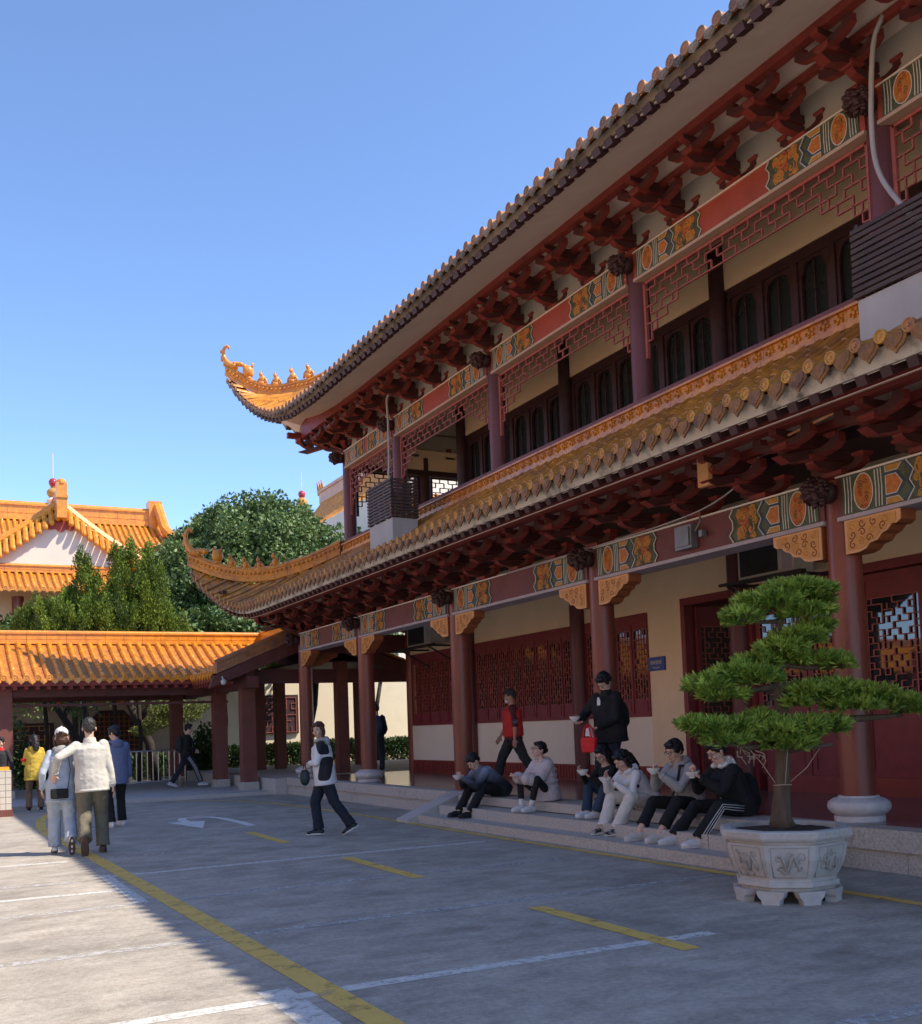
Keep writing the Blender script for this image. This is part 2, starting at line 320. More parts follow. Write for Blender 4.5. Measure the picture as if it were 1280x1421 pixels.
# ================================================================= painted panel
def spiral(c, r, turns, a0, sgn=1, n=18, x=0):
    return [(x, c[0]+sgn*r*(1-i/n*.8)*math.cos(a0+turns*2*math.pi*i/n), c[1]+r*(1-i/n*.8)*math.sin(a0+turns*2*math.pi*i/n)) for i in range(n+1)]
PM = ['paint_green', 'paint_orange', 'paint_gold', 'paint_red', 'paint_white', 'paint_blue']
def panel_mb(L, h, sg=1, lite=False):
    mb = MB(); rr = random.Random(5); Y = lambda y: sg*y
    end = [(L-.07, h), (L-.01, h*.80), (L-.06, h*.62), (L-.06, h*.40), (L, h*.22), (L-.06, 0)]
    mb.c = 0; mb.prism([(0, Y(0), 0), (0, Y(0), h)]+[(0, Y(a), b) for a, b in end], (-.012, 0, 0))
    def poly(pts, x, m, t=.004): mb.c = m; mb.prism([(x, Y(a), b) for a, b in pts], (-t, 0, 0))
    def line(pts, m, w=.006, x=-.016): mb.c = m; mb.tube([(x, Y(a), b) for a, b in pts], w, 5, flat=.6, up=(1, 0, 0))
    line(end, 4, .008); line([(a-.03, b) for a, b in end], 0, .006)
    for y0 in (.045, .085, .122, .42, .458, .492): line([(y0-.008, .01), (y0, h*.5), (y0-.008, h-.01)], 4, .0065)
    ov = [(.27+.115*math.cos(t*math.pi/9), h/2+(h/2-.01)*math.sin(t*math.pi/9)) for t in range(18)]
    poly(ov, -.012, 1); line(ov+[ov[0]], 4, .006, -.018)
    for i in range(8):
        b0 = h*(.12+.108*i); q_ = (-1)**i; mb.c = (3, 2, 0)[i % 3]; e_ = .085*math.sqrt(max(.05, 1-(2*b0/h-1)**2))
        mb.tube([(p[0], Y(p[1]), p[2]) for p in spiral((.27+q_*e_*.4, b0), .030, 1.1, rr.uniform(0, 6), q_, 8, -.019)], .0055, 4, flat=.7, up=(1, 0, 0))
        mb.c = (0, 3, 2)[i % 3]; a_ = rr.uniform(-.4, .4); mb.tube([(-.019, Y(.27-q_*e_*.75), b0-.012), (-.019, Y(.27-q_*e_*.35), b0+.014*a_+.01), (-.019, Y(.27-q_*e_*.1), b0-.006)], [.004, .007, .003], 4, flat=.7, up=(1, 0, 0))
    # hexagon band
    line([(.755, .0), (.835, h*.27), (.785, h*.5), (.835, h*.73), (.755, h)], 5, .014, -.014); line([(.525, h*.24), (.68, h*.24), (.75, h*.5), (.68, h*.76), (.525, h*.76)], 5, .016, -.012)
    hx = [(.54, h*.26), (.54, h*.74), (.66, h*.74), (.73, h*.5), (.66, h*.26)]
    poly(hx, -.015, 1); line(hx+[hx[0]], 4, .006, -.02)
    for q in (1, -1):
        f = lambda b: b if q == 1 else h-b
        t3 = [(.54, f(h*.985)), (.54, f(h*.83)), (.68, f(h*.83)), (.73, f(h*.985))]; poly(t3, -.015, 2); line(t3, 4, .005, -.02)
    line([(.78, .0), (.86, h*.27), (.81, h*.5), (.86, h*.73), (.78, h)], 4, .007, -.018)
    # scroll field
    W0, W1 = .88, L-.13
    poly([(W0+.01, .02), (W0+.03, h*.3), (W0, h*.5), (W0+.03, h*.7), (W0+.01, h-.02), (W1-.02, h-.02), (W1+.01, h*.78), (W1-.03, h*.5), (W1+.01, h*.25), (W1-.02, .02)], -.012, 1, .006)
    W = W1-W0
    for i, (a, b, r) in enumerate(((.15, .88, .04), (.5, .88, .045), (.82, .85, .04), (.5, .12, .045), (.15, .12, .04), (.88, .12, .04), (.3, .52, .05), (.68, .5, .05), (.22, .74, .085), (.62, .70, .10), (.30, .30, .10), (.74, .28, .085), (.48, .50, .055), (.9, .52, .05), (.08, .5, .05))):
        mb.c = (2, 3, 2, 0, 2, 2, 0, 3, 2, 2, 0, 2, 3, 0, 2)[i]; mb.tube([(p[0], Y(p[1]), p[2]) for p in spiral((W0+W*a, h*b), r*h/.42, 1.5, rr.uniform(0, 6), (1, -1)[i % 2], 16 if not lite else 10, -.02)], .011, 5, flat=.7, up=(1, 0, 0))
        mb.c = 0; mb.tube([(p[0], Y(p[1]), p[2]) for p in spiral((W0+W*a, h*b), r*1.2*h/.42, .7, rr.uniform(0, 6), (1, -1)[i % 2], 9, -.018)], .006, 4, flat=.7, up=(1, 0, 0))
    return mb
def shift(mb, x, y, z):
    b = MB(); b.v = [(p[0]+x, p[1]+y, p[2]+z) for p in mb.v]; b.f = mb.f; b.m = mb.m; return b
def rotz(mb, a, x, y, z):
    M = Matrix.Rotation(a, 3, 'Z'); b = MB(); b.v = [tuple(M@Vector(p)+Vector((x, y, z))) for p in mb.v]; b.f = mb.f; b.m = mb.m; return b
def queti_mb(sg=1, W=.67, H=.34):
    """carved stepped corner bracket hanging under the beam, local: y away from the column, z down from 0"""
    out = [(0, 0), (W, 0), (W, -.10), (W*.93, -.13), (W*.84, -.13), (W*.76, -.18), (W*.66, -.20), (W*.58, -.255), (W*.44, -.27), (W*.36, -.32), (W*.24, -H), (0, -H)]
    mb = MB(); mb.prism([(0, sg*a, b) for a, b in out], (.20, 0, 0), 2, 2)
    c = (W*.4, -H*.42); mb.prism([(-.001, sg*a, b) for a, b in out], (-.014, 0, 0), 1, 1)
    mb.prism([(-.015, sg*(c[0]+(a-c[0])*.88), c[1]+(b-c[1])*.86) for a, b in out], (-.006, 0, 0), 0, 0)
    rr = random.Random(3)
    for i in range(11):
        a, b = [(.1, -.07), (.22, -.06), (.36, -.065), (.5, -.06), (.1, -.16), (.22, -.15), (.34, -.15), (.47, -.12), (.1, -.26), (.2, -.24), (.3, -.22)][i]
        mb.c = 3 if i % 3 else 0; mb.tube([(p[0], sg*p[1], p[2]) for p in spiral((a, b), .045, 1.1, rr.uniform(0, 6), (1, -1)[i % 2], 10, -.022)], .0065, 4, flat=.8, up=(1, 0, 0))
    return mb
def head_mb():
    """carved flower head on the beam end, local: centre of the column, sticks out to -x"""
    mb = MB(); mb.tube([(-.12, 0, 0), (-.30, 0, .0)], [.10, .13], 10)
    rr = random.Random(11); c = Vector((-.34, 0, 0))
    for i in range(90):
        th = rr.uniform(0, 2*math.pi); ph = rr.uniform(.0, 1.7); d = Vector((-math.cos(ph), math.sin(ph)*math.cos(th), math.sin(ph)*math.sin(th)))
        q = d.to_track_quat('Z', 'Y').to_matrix(); mb.ell(c+d*rr.uniform(.12, .155), (.038, .026, .034), 7, 5, q)
    mb.ell(c, .13, 10, 7); return mb
# ================================================================= frets
def fret(mb, u0, u1, z0, z1, cell, P, th=.02, dp=.03, seed=1, dens=.5, frame=False):
    """geometric lattice: bars on a grid following a repeating meander; P(u,z) -> 3-D point"""
    nu = max(2, round((u1-u0)/cell)); nz = max(2, round((z1-z0)/cell)); cu = (u1-u0)/nu; cz = (z1-z0)/nz
    pat_h = ["1101", "0111", "1011", "1110"]; pat_v = ["0110", "1011", "1101", "0111"]
    def H(i, j): return pat_h[j % 4][(i+seed) % 4] == '1' or j in (0, nz)
    def Vv(i, j): return pat_v[(j+seed) % 4][i % 4] == '1' and (i+j) % 2 == 0 or i in (0, nu)
    for j in range(nz+1):
        i = 0
        while i < nu:
            if H(i, j) and (j in (0, nz) or (i+2*j) % 5 != 0):
                k = i
                while k+1 < nu and H(k+1, j) and (j in (0, nz) or (k+1+2*j) % 5 != 0): k += 1
                a = P(u0+i*cu, z0+j*cz); b = P(u0+(k+1)*cu, z0+j*cz); mb.bar(a, b, dp, th); i = k+1
            else: i += 1
    for i in range(nu+1):
        for j in range(nz):
            if Vv(i, j) or (i % 3 == 1 and j % 2 == 0):
                mb.bar(P(u0+i*cu, z0+j*cz), P(u0+i*cu, z0+(j+1)*cz), dp, th, up=(0, 1, .001) if abs(P(1, 0)[0]-P(0, 0)[0]) > .5 else (1, 0, 0))
def brick_lattice(mb, y0, y1, z0, z1, x, nv=5, dz=.115, th=.013, dp=.025):
    """dense vertical bars with staggered short cross bars"""
    w = (y1-y0)/nv
    for i in range(nv+1): mb.box(x-dp/2, x+dp/2, y0+i*w-th/2, y0+i*w+th/2, z0, z1)
    k = int((z1-z0)/dz)
    for j in range(k+1):
        for i in range(nv):
            if (i+j) % 2 == 0 or (j % 5 == 0 and i % 3 == 0):
                z = z0+j*dz; mb.box(x-dp/2, x+dp/2, y0+i*w, y0+(i+1)*w, z-th/2, z+th/2)
        if j % 3 == 1:
            i = (j*2) % nv; mb.box(x-dp/2, x+dp/2, y0+i*w+w*.5-th/2, y0+i*w+w*.5+th/2, z0+j*dz, min(z1, z0+(j+1)*dz))
# ================================================================= THE HALL
hall = empty('temple_hall', (8.45, 16, 0), 'long two-storey temple hall with maroon columns, painted beams and upturned orange tile eaves', 'temple hall')
YC = [-1.02, 3.25, 7.52, 11.79, 16.06, 20.35, 24.2]; XC = 8.45; ZP = .40
YU = [-1.02, 3.25, 7.58, 11.93, 16.18, 20.5, 23.49]; XU = 9.46
XW = 11.0
# platform and steps
mb = MB()
mb.c = 0; mb.box(8.02, 14, -4, 24.4, 0, ZP-.004)
mb.build('platform_core', 'granite', hall)
mb = MB(); mb.box(8.24, 26, -4, 24.36, ZP-.002, ZP+.002); mb.build('platform_floor', 'floor_polished', hall)
mb = MB(); rr = random.Random(2)
def blocks(mb, x0, x1, y0, y1, z0, z1, ln, g=.006):
    y = y0
    while y < y1-.05:
        e = min(y1, y+ln*rr.uniform(.85, 1.15)); e = y1 if y1-e < ln*.4 else e
        j = rr.uniform(-.004, .004); mb.box(x0+j, x1, y, e-g, z0, z1+rr.uniform(-.002, .002)); y = e
blocks(mb, 7.97, 8.30, 14.9, 24.42, .215, ZP, 1.05); blocks(mb, 8.0, 8.30, 14.9, 24.42, 0, .209, .8)
blocks(mb, 7.95, 8.30, -4, 7.396, .20, ZP, 1.05); blocks(mb, 7.99, 8.30, -4, 7.392, 0, .194, .9)
blocks(mb, 7.72, 8.30, 7.4, 14.9, .275, ZP, 1.1)
mb.build('plinth_stone', 'granite', hall)
mb = MB(); blocks(mb, 7.36, 8.0, 7.406, 14.894, .0, .262, 1.15); mb.build('step', 'granite', hall)
mb = MB(); blocks(mb, 7.02, 7.8, 7.412, 15.05, .0, .118, 1.3); mb.build('step', 'granite', hall)
mb = MB(); mb.prism([(7.02, 15.0, .0), (6.85, 15.0, .0), (6.85, 15.0, .05), (7.86, 15.0, ZP+.03), (8.0, 15.0, ZP+.03), (8.0, 15.0, .0)], (0, .42, 0)); mb.build('step_ramp', 'granite_pale', hall)
# lower columns
def column_parts(x, y, z0, z1, r, base=True, m='column_red'):
    mb = MB(); zb = z0+.255 if base else z0
    mb.lathe([(r*1.0, zb), (r*1.02, zb+(z1-zb)*.35), (r*.97, z1)], (x, y, 0), 28); c = mb.build('column', m, hall, smooth='auto')
    if base:
        mb = MB(); mb.lathe([(.245, z0), (.245, z0+.055), (.225, z0+.06), (.27, z0+.085), (.30, z0+.12), (.308, z0+.155), (.295, z0+.195), (.25, z0+.228), (.20, z0+.24), (.20, z0+.256), (.1, z0+.258)], (x, y, 0), 32)
        mb.build('column_base', 'base_white', c, smooth='auto')
    return c
c0 = column_parts(XC, YC[2], ZP, 3.86, .168)
for y in YC:
    if y in (11.79, 16.06): column_parts(XC, y, ZP, 3.86, .168, base=False)
    elif y != YC[2]: dupm(c0, hall, dy=y-YC[2])
for y in (11.79, 16.06, 20.35, 7.52, 3.25): column_parts(XW-.06, y, ZP, 4.3, .15, base=False, m='column_maroon' if y > 11 else 'column_red')
column_parts(XW+.1, 23.72, ZP, 4.3, .16, base=False)
# carved heads
hb = shift(head_mb(), XC, YC[2], 3.73).build('beam_end_carving', 'carving_dark', hall, smooth=True)
for y in YC:
    if y != YC[2]: dupm(hb, hall, dy=y-YC[2])
for y in YU: dupm(hb, hall, dy=y-YC[2], dx=XU-XC).location.z += 8.12-3.73
# architraves with painted panels and corner brackets
def architrave(x0, x1, y0, y1, z0, z1, m, L, trim, rc=.15, q=False, back=True):
    mb = MB(); mb.c = 0; mb.box(x0, x1, y0+rc*.6, y1-rc*.6, z0+.045, z1); mb.c = 1; mb.box(x0-.02, x1+.02, y0+rc*.6, y1-rc*.6, z0, z0+.042)
    mb.c = 2; mb.box(x0-.02, x1, y0+rc*.6, y1-rc*.6, z1, z1+.018)
    a = mb.build('architrave', [m, trim, 'soffit'], hall); h = z1-z0-.055; L = min(L, (y1-y0)*.42)
    shift(panel_mb(L, h, 1), x0, y0+rc+.01, z0+.048).build('painted_panel', PM, a)
    shift(panel_mb(L, h, -1), x0, y1-rc-.01, z0+.048).build('painted_panel', PM, a)
    if q:
        shift(queti_mb(1), x0+.02, y0+.155, z0-.003).build('carved_corner_bracket', ['gold_carve', 'queti_edge', 'queti_side', 'gold_line'], a)
        shift(queti_mb(-1), x0+.02, y1-.155, z0-.003).build('carved_corner_bracket', ['gold_carve', 'queti_edge', 'queti_side', 'gold_line'], a)
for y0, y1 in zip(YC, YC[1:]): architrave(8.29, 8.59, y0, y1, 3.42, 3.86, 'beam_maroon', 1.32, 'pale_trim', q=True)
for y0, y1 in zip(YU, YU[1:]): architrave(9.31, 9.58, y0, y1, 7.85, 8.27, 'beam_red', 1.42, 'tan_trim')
# end facade (far end, along x) beams
mb = MB(); mb.box(XC, 24, 24.05, 24.35, 3.42, 3.86); mb.build('end_beam', 'beam_maroon', hall)
mb = MB(); mb.c = 0; mb.box(XU+.12, 20, 23.36, 23.62, 7.98, 8.5); mb.c = 1; mb.box(XU+.12, 20, 23.34, 23.64, 7.86, 7.98); mb.build('end_beam', ['cream_wall', 'wood_dark'], hall)
for k in range(2):
    y, zz = ((24.2, 3.42), (23.49, 7.86))[k]
rotz(queti_mb(1), -math.pi/2, XC+.15, 24.32, 3.42).build('carved_corner_bracket', ['gold_carve', 'queti_edge', 'queti_side', 'gold_line'], hall)
for x in (11.5, 14.2, 17): dupm(c0, hall, dy=24.2-YC[2], dx=x-XC)
# brackets
b0 = bracket('bracket_cluster', hall, 8.45, 7.52, 3.878, P=.80, H=.42); b1 = bracket('bracket_cluster', hall, XU, 7.58, 8.288, P=.84, H=.455)
def spaced(Y):
    o = []
    for a, b in zip(Y, Y[1:]):
        n = 4 if b-a > 4 else 3
        o += [a+(b-a)*i/n for i in range(n)]
    return o+[Y[-1]]
for y in spaced(YC)[2:]:
    if abs(y-7.52) > .01: dupm(b0, hall, dy=y-7.52)
for y in spaced(YU)[2:]:
    if abs(y-7.58) > .01: dupm(b1, hall, dy=y-7.58)
for x in (9.5, 10.5, 11.5, 12.5): bracket('bracket_cluster', hall, x, 24.2, 3.878, P=.84, H=.46, ry=-math.pi/2)
for x in (10.2, 11.2, 12.2, 13.2): bracket('bracket_cluster', hall, x, 23.49, 8.288, P=.84, H=.455, ry=-math.pi/2)
bracket('bracket_cluster', hall, XC, 24.2, 3.878, P=1.15, H=.46, ry=-math.pi/4); bracket('bracket_cluster', hall, XU, 23.49, 8.288, P=1.2, H=.40, ry=-math.pi/4)
bracket('bracket_cluster', hall, XC, 24.2, 3.878, P=.84, H=.46, ry=-math.pi/2); bracket('bracket_cluster', hall, XU, 23.49, 8.288, P=.86, H=.40, ry=-math.pi/2)
# purlins (run past the corner as beam ends)
for nm, x, y1, z0, z1, w2, m in (('purlin', 7.62, 25.35, 4.32, 4.50, .13, 'wood_red'), ('purlin', 8.04, 24.9, 4.28, 4.37, .09, 'wood_red'), ('purlin', 8.60, 24.75, 8.755, 8.89, .12, 'wood_red'), ('purlin', 9.03, 24.3, 8.70, 8.78, .08, 'wood_red')):
    mb = MB(); mb.box(x-w2/2, x+w2/2, -4, y1, z0, z1); mb.build(nm, m, hall)
for nm, y, x0, z0, z1, w2, m in (('purlin', 25.04, 7.25, 4.32, 4.50, .13, 'wood_red'), ('purlin', 24.35, 8.2, 8.755, 8.89, .12, 'wood_red')):
    mb = MB(); mb.box(x0, 22, y-w2/2, y+w2/2, z0+.003, z1-.003); mb.build(nm, m, hall)
# boards above the brackets
mb = MB(); mb.add([(7.66, -4, 4.47), (8.45, -4, 4.40), (8.45, 24.2, 4.40), (7.66, 25, 4.47)], [(0, 1, 2, 3)]); mb.add([(8.45, 24.2, 4.40), (22, 24.2, 4.40), (22, 25, 4.47), (7.66, 25, 4.47)], [(0, 1, 2, 3)])
mb.build('eave_board', 'soffit', hall)
mb = MB(); mb.add([(8.64, -4, 8.87), (9.46, -4, 8.79), (9.46, 23.5, 8.79), (8.64, 24.3, 8.87)], [(0, 1, 2, 3)]); mb.add([(9.46, 23.5, 8.79), (22, 23.5, 8.79), (22, 24.3, 8.87), (8.64, 24.3, 8.87)], [(0, 1, 2, 3)])
mb.build('eave_board', 'soffit', hall)
mb = MB(); mb.box(9.42, 9.5, -4, 23.45, 8.29, 8.93); mb.box(9.5, 22, 23.45, 23.53, 8.51, 8.93); mb.build('frieze_board', 'ceiling', hall)
mb = MB(); mb.box(8.50, 8.56, -4, 24.2, 4.28, 4.50); mb.build('frieze_board', 'wood_dark', hall)
# lower storey walls
WX1 = 11.25
mb = MB(); mb.c = 0
segs = [(14.05, 23.66)]
mb.box(XW, WX1, 14.05, 23.66, .70, 1.54, 1); mb.box(XW, WX1, 13.18, 23.66, 3.30, 4.75, 0); mb.box(XW, WX1, 13.18, 14.05, .70, 3.30, 0)
mb.box(XW, WX1, -4, 13.18, 3.42, 4.75, 0); mb.box(XW+.002, WX1, 11.7, 13.18, 3.36, 3.42, 0); mb.box(XW+.02, 26, 23.4, 23.655, ZP, 4.74, 0)
mb.build('ground_floor_wall', ['cream_wall', 'cream_low'], hall)
mb = MB(); mb.box(XW-.015, WX1, 13.18, 23.68, ZP, .70)
y = 13.2
while y < 23.6: mb.box(XW-.03, XW-.015, y, y+.05, ZP+.03, .67); y += .1
mb.box(XW-.03, WX1+.1, -4, 11.4, ZP, .64); mb.build('wall_base_panel', 'wood_red', hall)
def window(y0, y1, z0, z1, n, nm='lattice_window'):
    w = MB(); x = XW-.03; fw = .07
    w.box(x, XW+.1, y0, y1, z1-.17, z1); w.box(x, XW+.1, y0, y1, z0, z0+.06); s = (y1-y0)/n
    for i in range(n+1): w.box(x, XW+.1, y0+i*s-.018 if i else y0, y0+i*s+.018 if i < n else y1, z0+.06, z1-.17)
    for i in range(n):
        a, b = y0+i*s+.018, y0+(i+1)*s-.018; c = .028
        w.box(x+.02, XW+.08, a, a+c, z0+.06, z1-.17); w.box(x+.02, XW+.08, b-c, b, z0+.06, z1-.17)
        w.box(x+.02, XW+.08, a+c, b-c, z1-.25, z1-.17); w.box(x+.02, XW+.08, a+c, b-c, z0+.06, z0+.30); w.box(x+.008, x+.02, a+c+.03, b-c-.03, z0+.10, z0+.26)
    o = w.build(nm, 'door_red', hall)
    l = MB()
    for i in range(n):
        a, b = y0+i*s+.046, y0+(i+1)*s-.046; brick_lattice(l, a, b, z0+.30, z1-.25, x+.028, 5, .085, .016, .014)
    l.build('lattice', 'fret_red', o)
    g = MB(); g.box(x+.055, x+.06, y0+.02, y1-.02, z0+.25, z1-.2); g.build('glass', 'glass_black', o)
    return o
window(20.52, 23.52, 1.54, 3.30, 6); window(16.22, 20.18, 1.54, 3.30, 8); window(14.05, 15.9, 1.54, 3.30, 4)
# door recess with an open leaf, then lattice doors
mb = MB(); mb.box(XW-.02, WX1+.12, 13.08, 13.18, ZP, 3.42); mb.box(XW-.02, WX1+.12, 11.58, 11.66, ZP, 3.42); mb.box(XW-.02, WX1+.12, 11.66, 13.08, 3.30, 3.418)
fr = mb.build('door_frame', 'door_red', hall)
def door_leaf(y0, y1, x, z0=.64, z1=3.28, glass='glass_clear', ax='y', nm='lattice_door'):
    w = MB(); f = .075
    def bx(a, b, c, d, e=0, dd=.05):
        if ax == 'y': w.box(x-dd/2-e, x+dd/2, a, b, c, d)
        else: w.box(a, b, x-dd/2-e, x+dd/2, c, d)
    bx(y0, y0+f, z0, z1); bx(y1-f, y1, z0, z1); bx(y0+f, y1-f, z1-.1, z1); bx(y0+f, y1-f, z0, z0+.08); bx(y0+f, y1-f, z0+.86, z0+.98)
    bx(y0+f, y1-f, z0+.08, z0+.86, 0, .02); bx(y0+f+.06, y1-f-.06, z0+.15, z0+.79, 0, .035); bx(y0+f, y1-f, z1-.32, z1-.1, 0, .03)
    o = w.build(nm, 'door_red', hall); l = MB()
    P = (lambda u, z: (x-.012, u, z)) if ax == 'y' else (lambda u, z: (u, x-.012, z))
    fret(l, y0+f, y1-f, z0+.98, z1-.32, .085, P, .012, .02); l.build('lattice', 'fret_red', o)
    g = MB()
    if ax == 'y': g.box(x+.006, x+.01, y0+f, y1-f, z0+.98, z1-.32)
    else: g.box(y0+f, y1-f, x+.006, x+.01, z0+.98, z1-.32)
    g.build('glass', glass, o); return o
for i in range(4): door_leaf(7.66+i*.98, 7.66+(i+1)*.98-.02, XW+.06)
for i in range(4): door_leaf(3.42+i*.97, 3.42+(i+1)*.97-.02, XW+.06)
for i in range(4): door_leaf(-.9+i*.99, -.9+(i+1)*.99-.02, XW+.06)
mb = MB(); mb.box(XW-.03, WX1+.1, 7.6, 11.64, 3.30, 3.42); mb.box(XW-.03, WX1+.1, -4, 7.44, 3.30, 3.42); mb.build('door_lintel', 'door_red', hall)
door_leaf(11.16, 12.0, 13.02, .42, 3.28, 'interior_dark', 'x')
# dark rooms behind the openings
mb = MB(); mb.add([(17, -4, .4), (17, 23.4, .4), (17, 23.4, 4.6), (17, -4, 4.6)], [(0, 1, 2, 3)]); mb.add([(WX1, -4, 4.2), (17, -4, 4.2), (17, 23.4, 4.2), (WX1, 23.4, 4.2)], [(0, 1, 2, 3)])
mb.build('room_shell', 'cream_wall', hall)
# veranda ceilings and floors
mb = MB(); mb.box(8.6, XW, -4, 24.1, 4.72, 4.80); mb.box(XW, 22, 23.7, 24.1, 4.72, 4.8); mb.build('veranda_ceiling', 'wood_dark', hall)
mb = MB(); mb.box(9.36, 22, -4, 23.3, 5.75, 6.0); mb.build('upper_floor', 'wood_dark', hall)
mb = MB(); mb.box(9.5, 22, -4, 23.4, 8.95, 9.0); mb.build('upper_ceiling', 'ceiling', hall)
# upper columns, screens, windows, parapet
u0 = column_parts(XU, YU[2], 6.0, 8.27, .155, base=False, m='column_maroon')
for y in YU:
    if y != YU[2]: dupm(u0, hall, dy=y-YU[2])
for y in (3.25, 7.58, 11.93, 16.18, 20.4): column_parts(XW-.03, y, 6.0, 8.95, .13, base=False, m='wood_dark')
for x in (11.5, 14.2, 17): column_parts(x, 23.49, 6.0, 8.3, .15, base=False, m='wood_dark')
mb = MB()
mb.box(XW, WX1, -4, 20.4, 8.0, 8.95, 0); mb.box(WX1-.1, 22, 20.4, 20.6, 6, 8.95, 0); mb.build('upper_wall', ['cream_wall'], hall)
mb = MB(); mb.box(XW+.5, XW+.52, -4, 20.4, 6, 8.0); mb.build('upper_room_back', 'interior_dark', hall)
def upwin(y0, y1, n):
    w = MB(); z0, z1 = 6.0, 8.0; w.box(XW+.02, WX1, y0, y1, z1-.16, z1); w.box(XW+.02, WX1, y0, y1, z0, z0+.3); s = (y1-y0)/n
    for i in range(n+1): w.box(XW+.02, WX1-.05, y0+i*s-.06, y0+i*s+.06, z0+.3, z1-.16)
    for i in range(n):  # arched heads
        a, b = y0+i*s+.06, y0+(i+1)*s-.06; zt = z1-.16; m = (a+b)/2; k = 8
        arc = [(XW+.05, a, zt-.28)]+[(XW+.05, a+(b-a)*(.08+.84*t/k), zt-.28+.24*math.sin(math.pi*t/k)**.25) for t in range(k+1)]+[(XW+.05, b, zt-.28), (XW+.05, b, zt), (XW+.05, a, zt)]
        w.prism(arc, (.05, 0, 0))
        w.box(XW+.05, XW+.1, a, a+.05, z0+.3, zt-.2); w.box(XW+.05, XW+.1, b-.05, b, z0+.3, zt-.2); w.box(XW+.06, XW+.09, m-.008, m+.008, z0+.3, zt-.06)
    o = w.build('casement_window', 'wood_dark', hall); g = MB(); g.box(XW+.12, XW+.125, y0, y1, z0, z1); g.build('glass', 'glass_dark', o)
for a, b in ((-.9, 3.1), (3.4, 7.43), (7.73, 11.78), (12.08, 16.03), (16.33, 20.3)): upwin(a, b, 6)
# hanging fret screens under the upper beams
def frieze(P, L, m='fret_red', q=.115, sidebar=True):
    f = MB(); n = int(L/q); q = L/n; z1 = 0
    def depth(i):
        d = min(i, n-1-i); return 7 if d < 1 else 6 if d < 2 else 5 if d < 4 else 4 if d < 6 else 3
    for i in range(n):
        D = depth(i)
        for j in range(D):
            a, b = i*q, (i+1)*q; zt, zb = -j*.125, -(j+1)*.125
            edge = j == D-1
            if edge or (i+2*j) % 4 != 3: f.bar(P(a, zb), P(b, zb), .028, .017)
            lv = i == 0 or j >= depth(i-1); rv = i == n-1 or j >= depth(i+1)
            if (i+j) % 2 == 0 or lv: f.bar(P(a, zt), P(a, zb), .017, .028, up=(1, 0, 0))
            if rv: f.bar(P(b, zt), P(b, zb), .017, .028, up=(1, 0, 0))
    if sidebar:
        for a in (0, L): f.bar(P(a, 0), P(a, -1.12), .05, .05, up=(1, 0, 0))
    f.bar(P(0, -.012), P(L, -.012), .05, .04)
    return f.build('hanging_fret_screen', m, hall)
for a, b in zip(YU[1:], YU[2:]): frieze(lambda u, z, a=a: (9.44, a+.17+u, 7.83+z), b-a-.34)
frieze(lambda u, z: (XU+.2+u, 23.49, 7.84+z), 11.5-XU-.38, 'fret_dark'); frieze(lambda u, z: (11.7+u, 23.49, 7.84+z), 2.3, 'fret_dark')
mb = MB(); mb.c = 0; mb.box(9.2, 9.36, -4, 23.42, 5.96, 6.06, 0); mb.box(9.22, 9.34, -4, 23.40, 5.5, 5.96, 0); mb.box(9.36, 22, 23.26, 23.42, 5.96, 6.06, 0); mb.box(9.34, 22, 23.28, 23.4, 5.5, 5.96, 0); mb.build('parapet', 'beam_maroon', hall)
# carved ridge band below the parapet
mb = MB(); rr = random.Random(9); y = -4.0
def band(mb, A, d, L, out):
    A = Vector(A); d = Vector(d); out = Vector(out); n = int(L/.42); s = L/n
    for i in range(n):
        a = A+d*(i*s+.003); b = A+d*((i+1)*s-.003)
        for z0, z1, t in ((0, .06, .13), (.06, .09, .09), (.09, .225, .075), (.225, .255, .12)):
            q = [a, b, b+out*t, a+out*t]; V = [p+Vector((0, 0, z)) for z in (z0, z1) for p in q]
            mb.add(V, [(0, 3, 2, 1), (4, 5, 6, 7), (0, 1, 5, 4), (1, 2, 6, 5), (2, 3, 7, 6), (3, 0, 4, 7)])
        for k in range(2):
            c = a.lerp(b, (k+.5)/2)+out*.08+Vector((0, 0, .158))
            for j in range(5):
                th = 2*math.pi*j/5+k; mb.ell(c+d*.06*math.cos(th)+Vector((0, 0, .042*math.sin(th))), (.032, .022, .024), 5, 4)
            mb.ell(c, (.03, .03, .03), 5, 4)
band(mb, (9.2, -4, 5.695), (0, 1, 0), 27.2, (-1, 0, 0)); band(mb, (9.34, 23.42, 5.695), (1, 0, 0), 10, (0, 1, 0)); mb.build('ridge_band', 'tile_ridge', hall)
# ---- lower roof
LT = Vector((6.25, 26.6, 0)); LA = Vector((9.15, 23.35, 0))
def zl(d): return 4.40+interp(d, [0, .3, .6, 1.0, 1.4, 1.9, 2.4, 3.2, 4.2], [1.33, 1.05, .86, .62, .42, .24, .12, .03, 0])
def le(y): d = 26.6-y; return Vector((6.75-.5*max(0, 1-d/3.2)**2, y, zl(d)))
def le2(x): d = x-6.25; return Vector((x, 25.95+.65*max(0, 1-d/3.2)**2, zl(d)))
def hipz(y): return interp(y, [23.35, 24.0, 24.8, 25.4, 26.0, 26.3, 26.6], [5.70, 5.42, 5.22, 5.25, 5.45, 5.62, 5.80])
def lt(y):
    if y <= 23.35: return Vector((9.15, y, 5.71))
    t = (y-23.35)/3.25; return Vector((9.15-2.9*t, y, hipz(y)))
def lt2(x):
    if x >= 9.15: return Vector((x, 23.35, 5.71))
    y = 23.35+(9.15-x)/2.9*3.25; return Vector((x, y, hipz(y)))
def srange(a, b, st): return [a+st*i for i in range(int(round((b-a)/st))+1)]
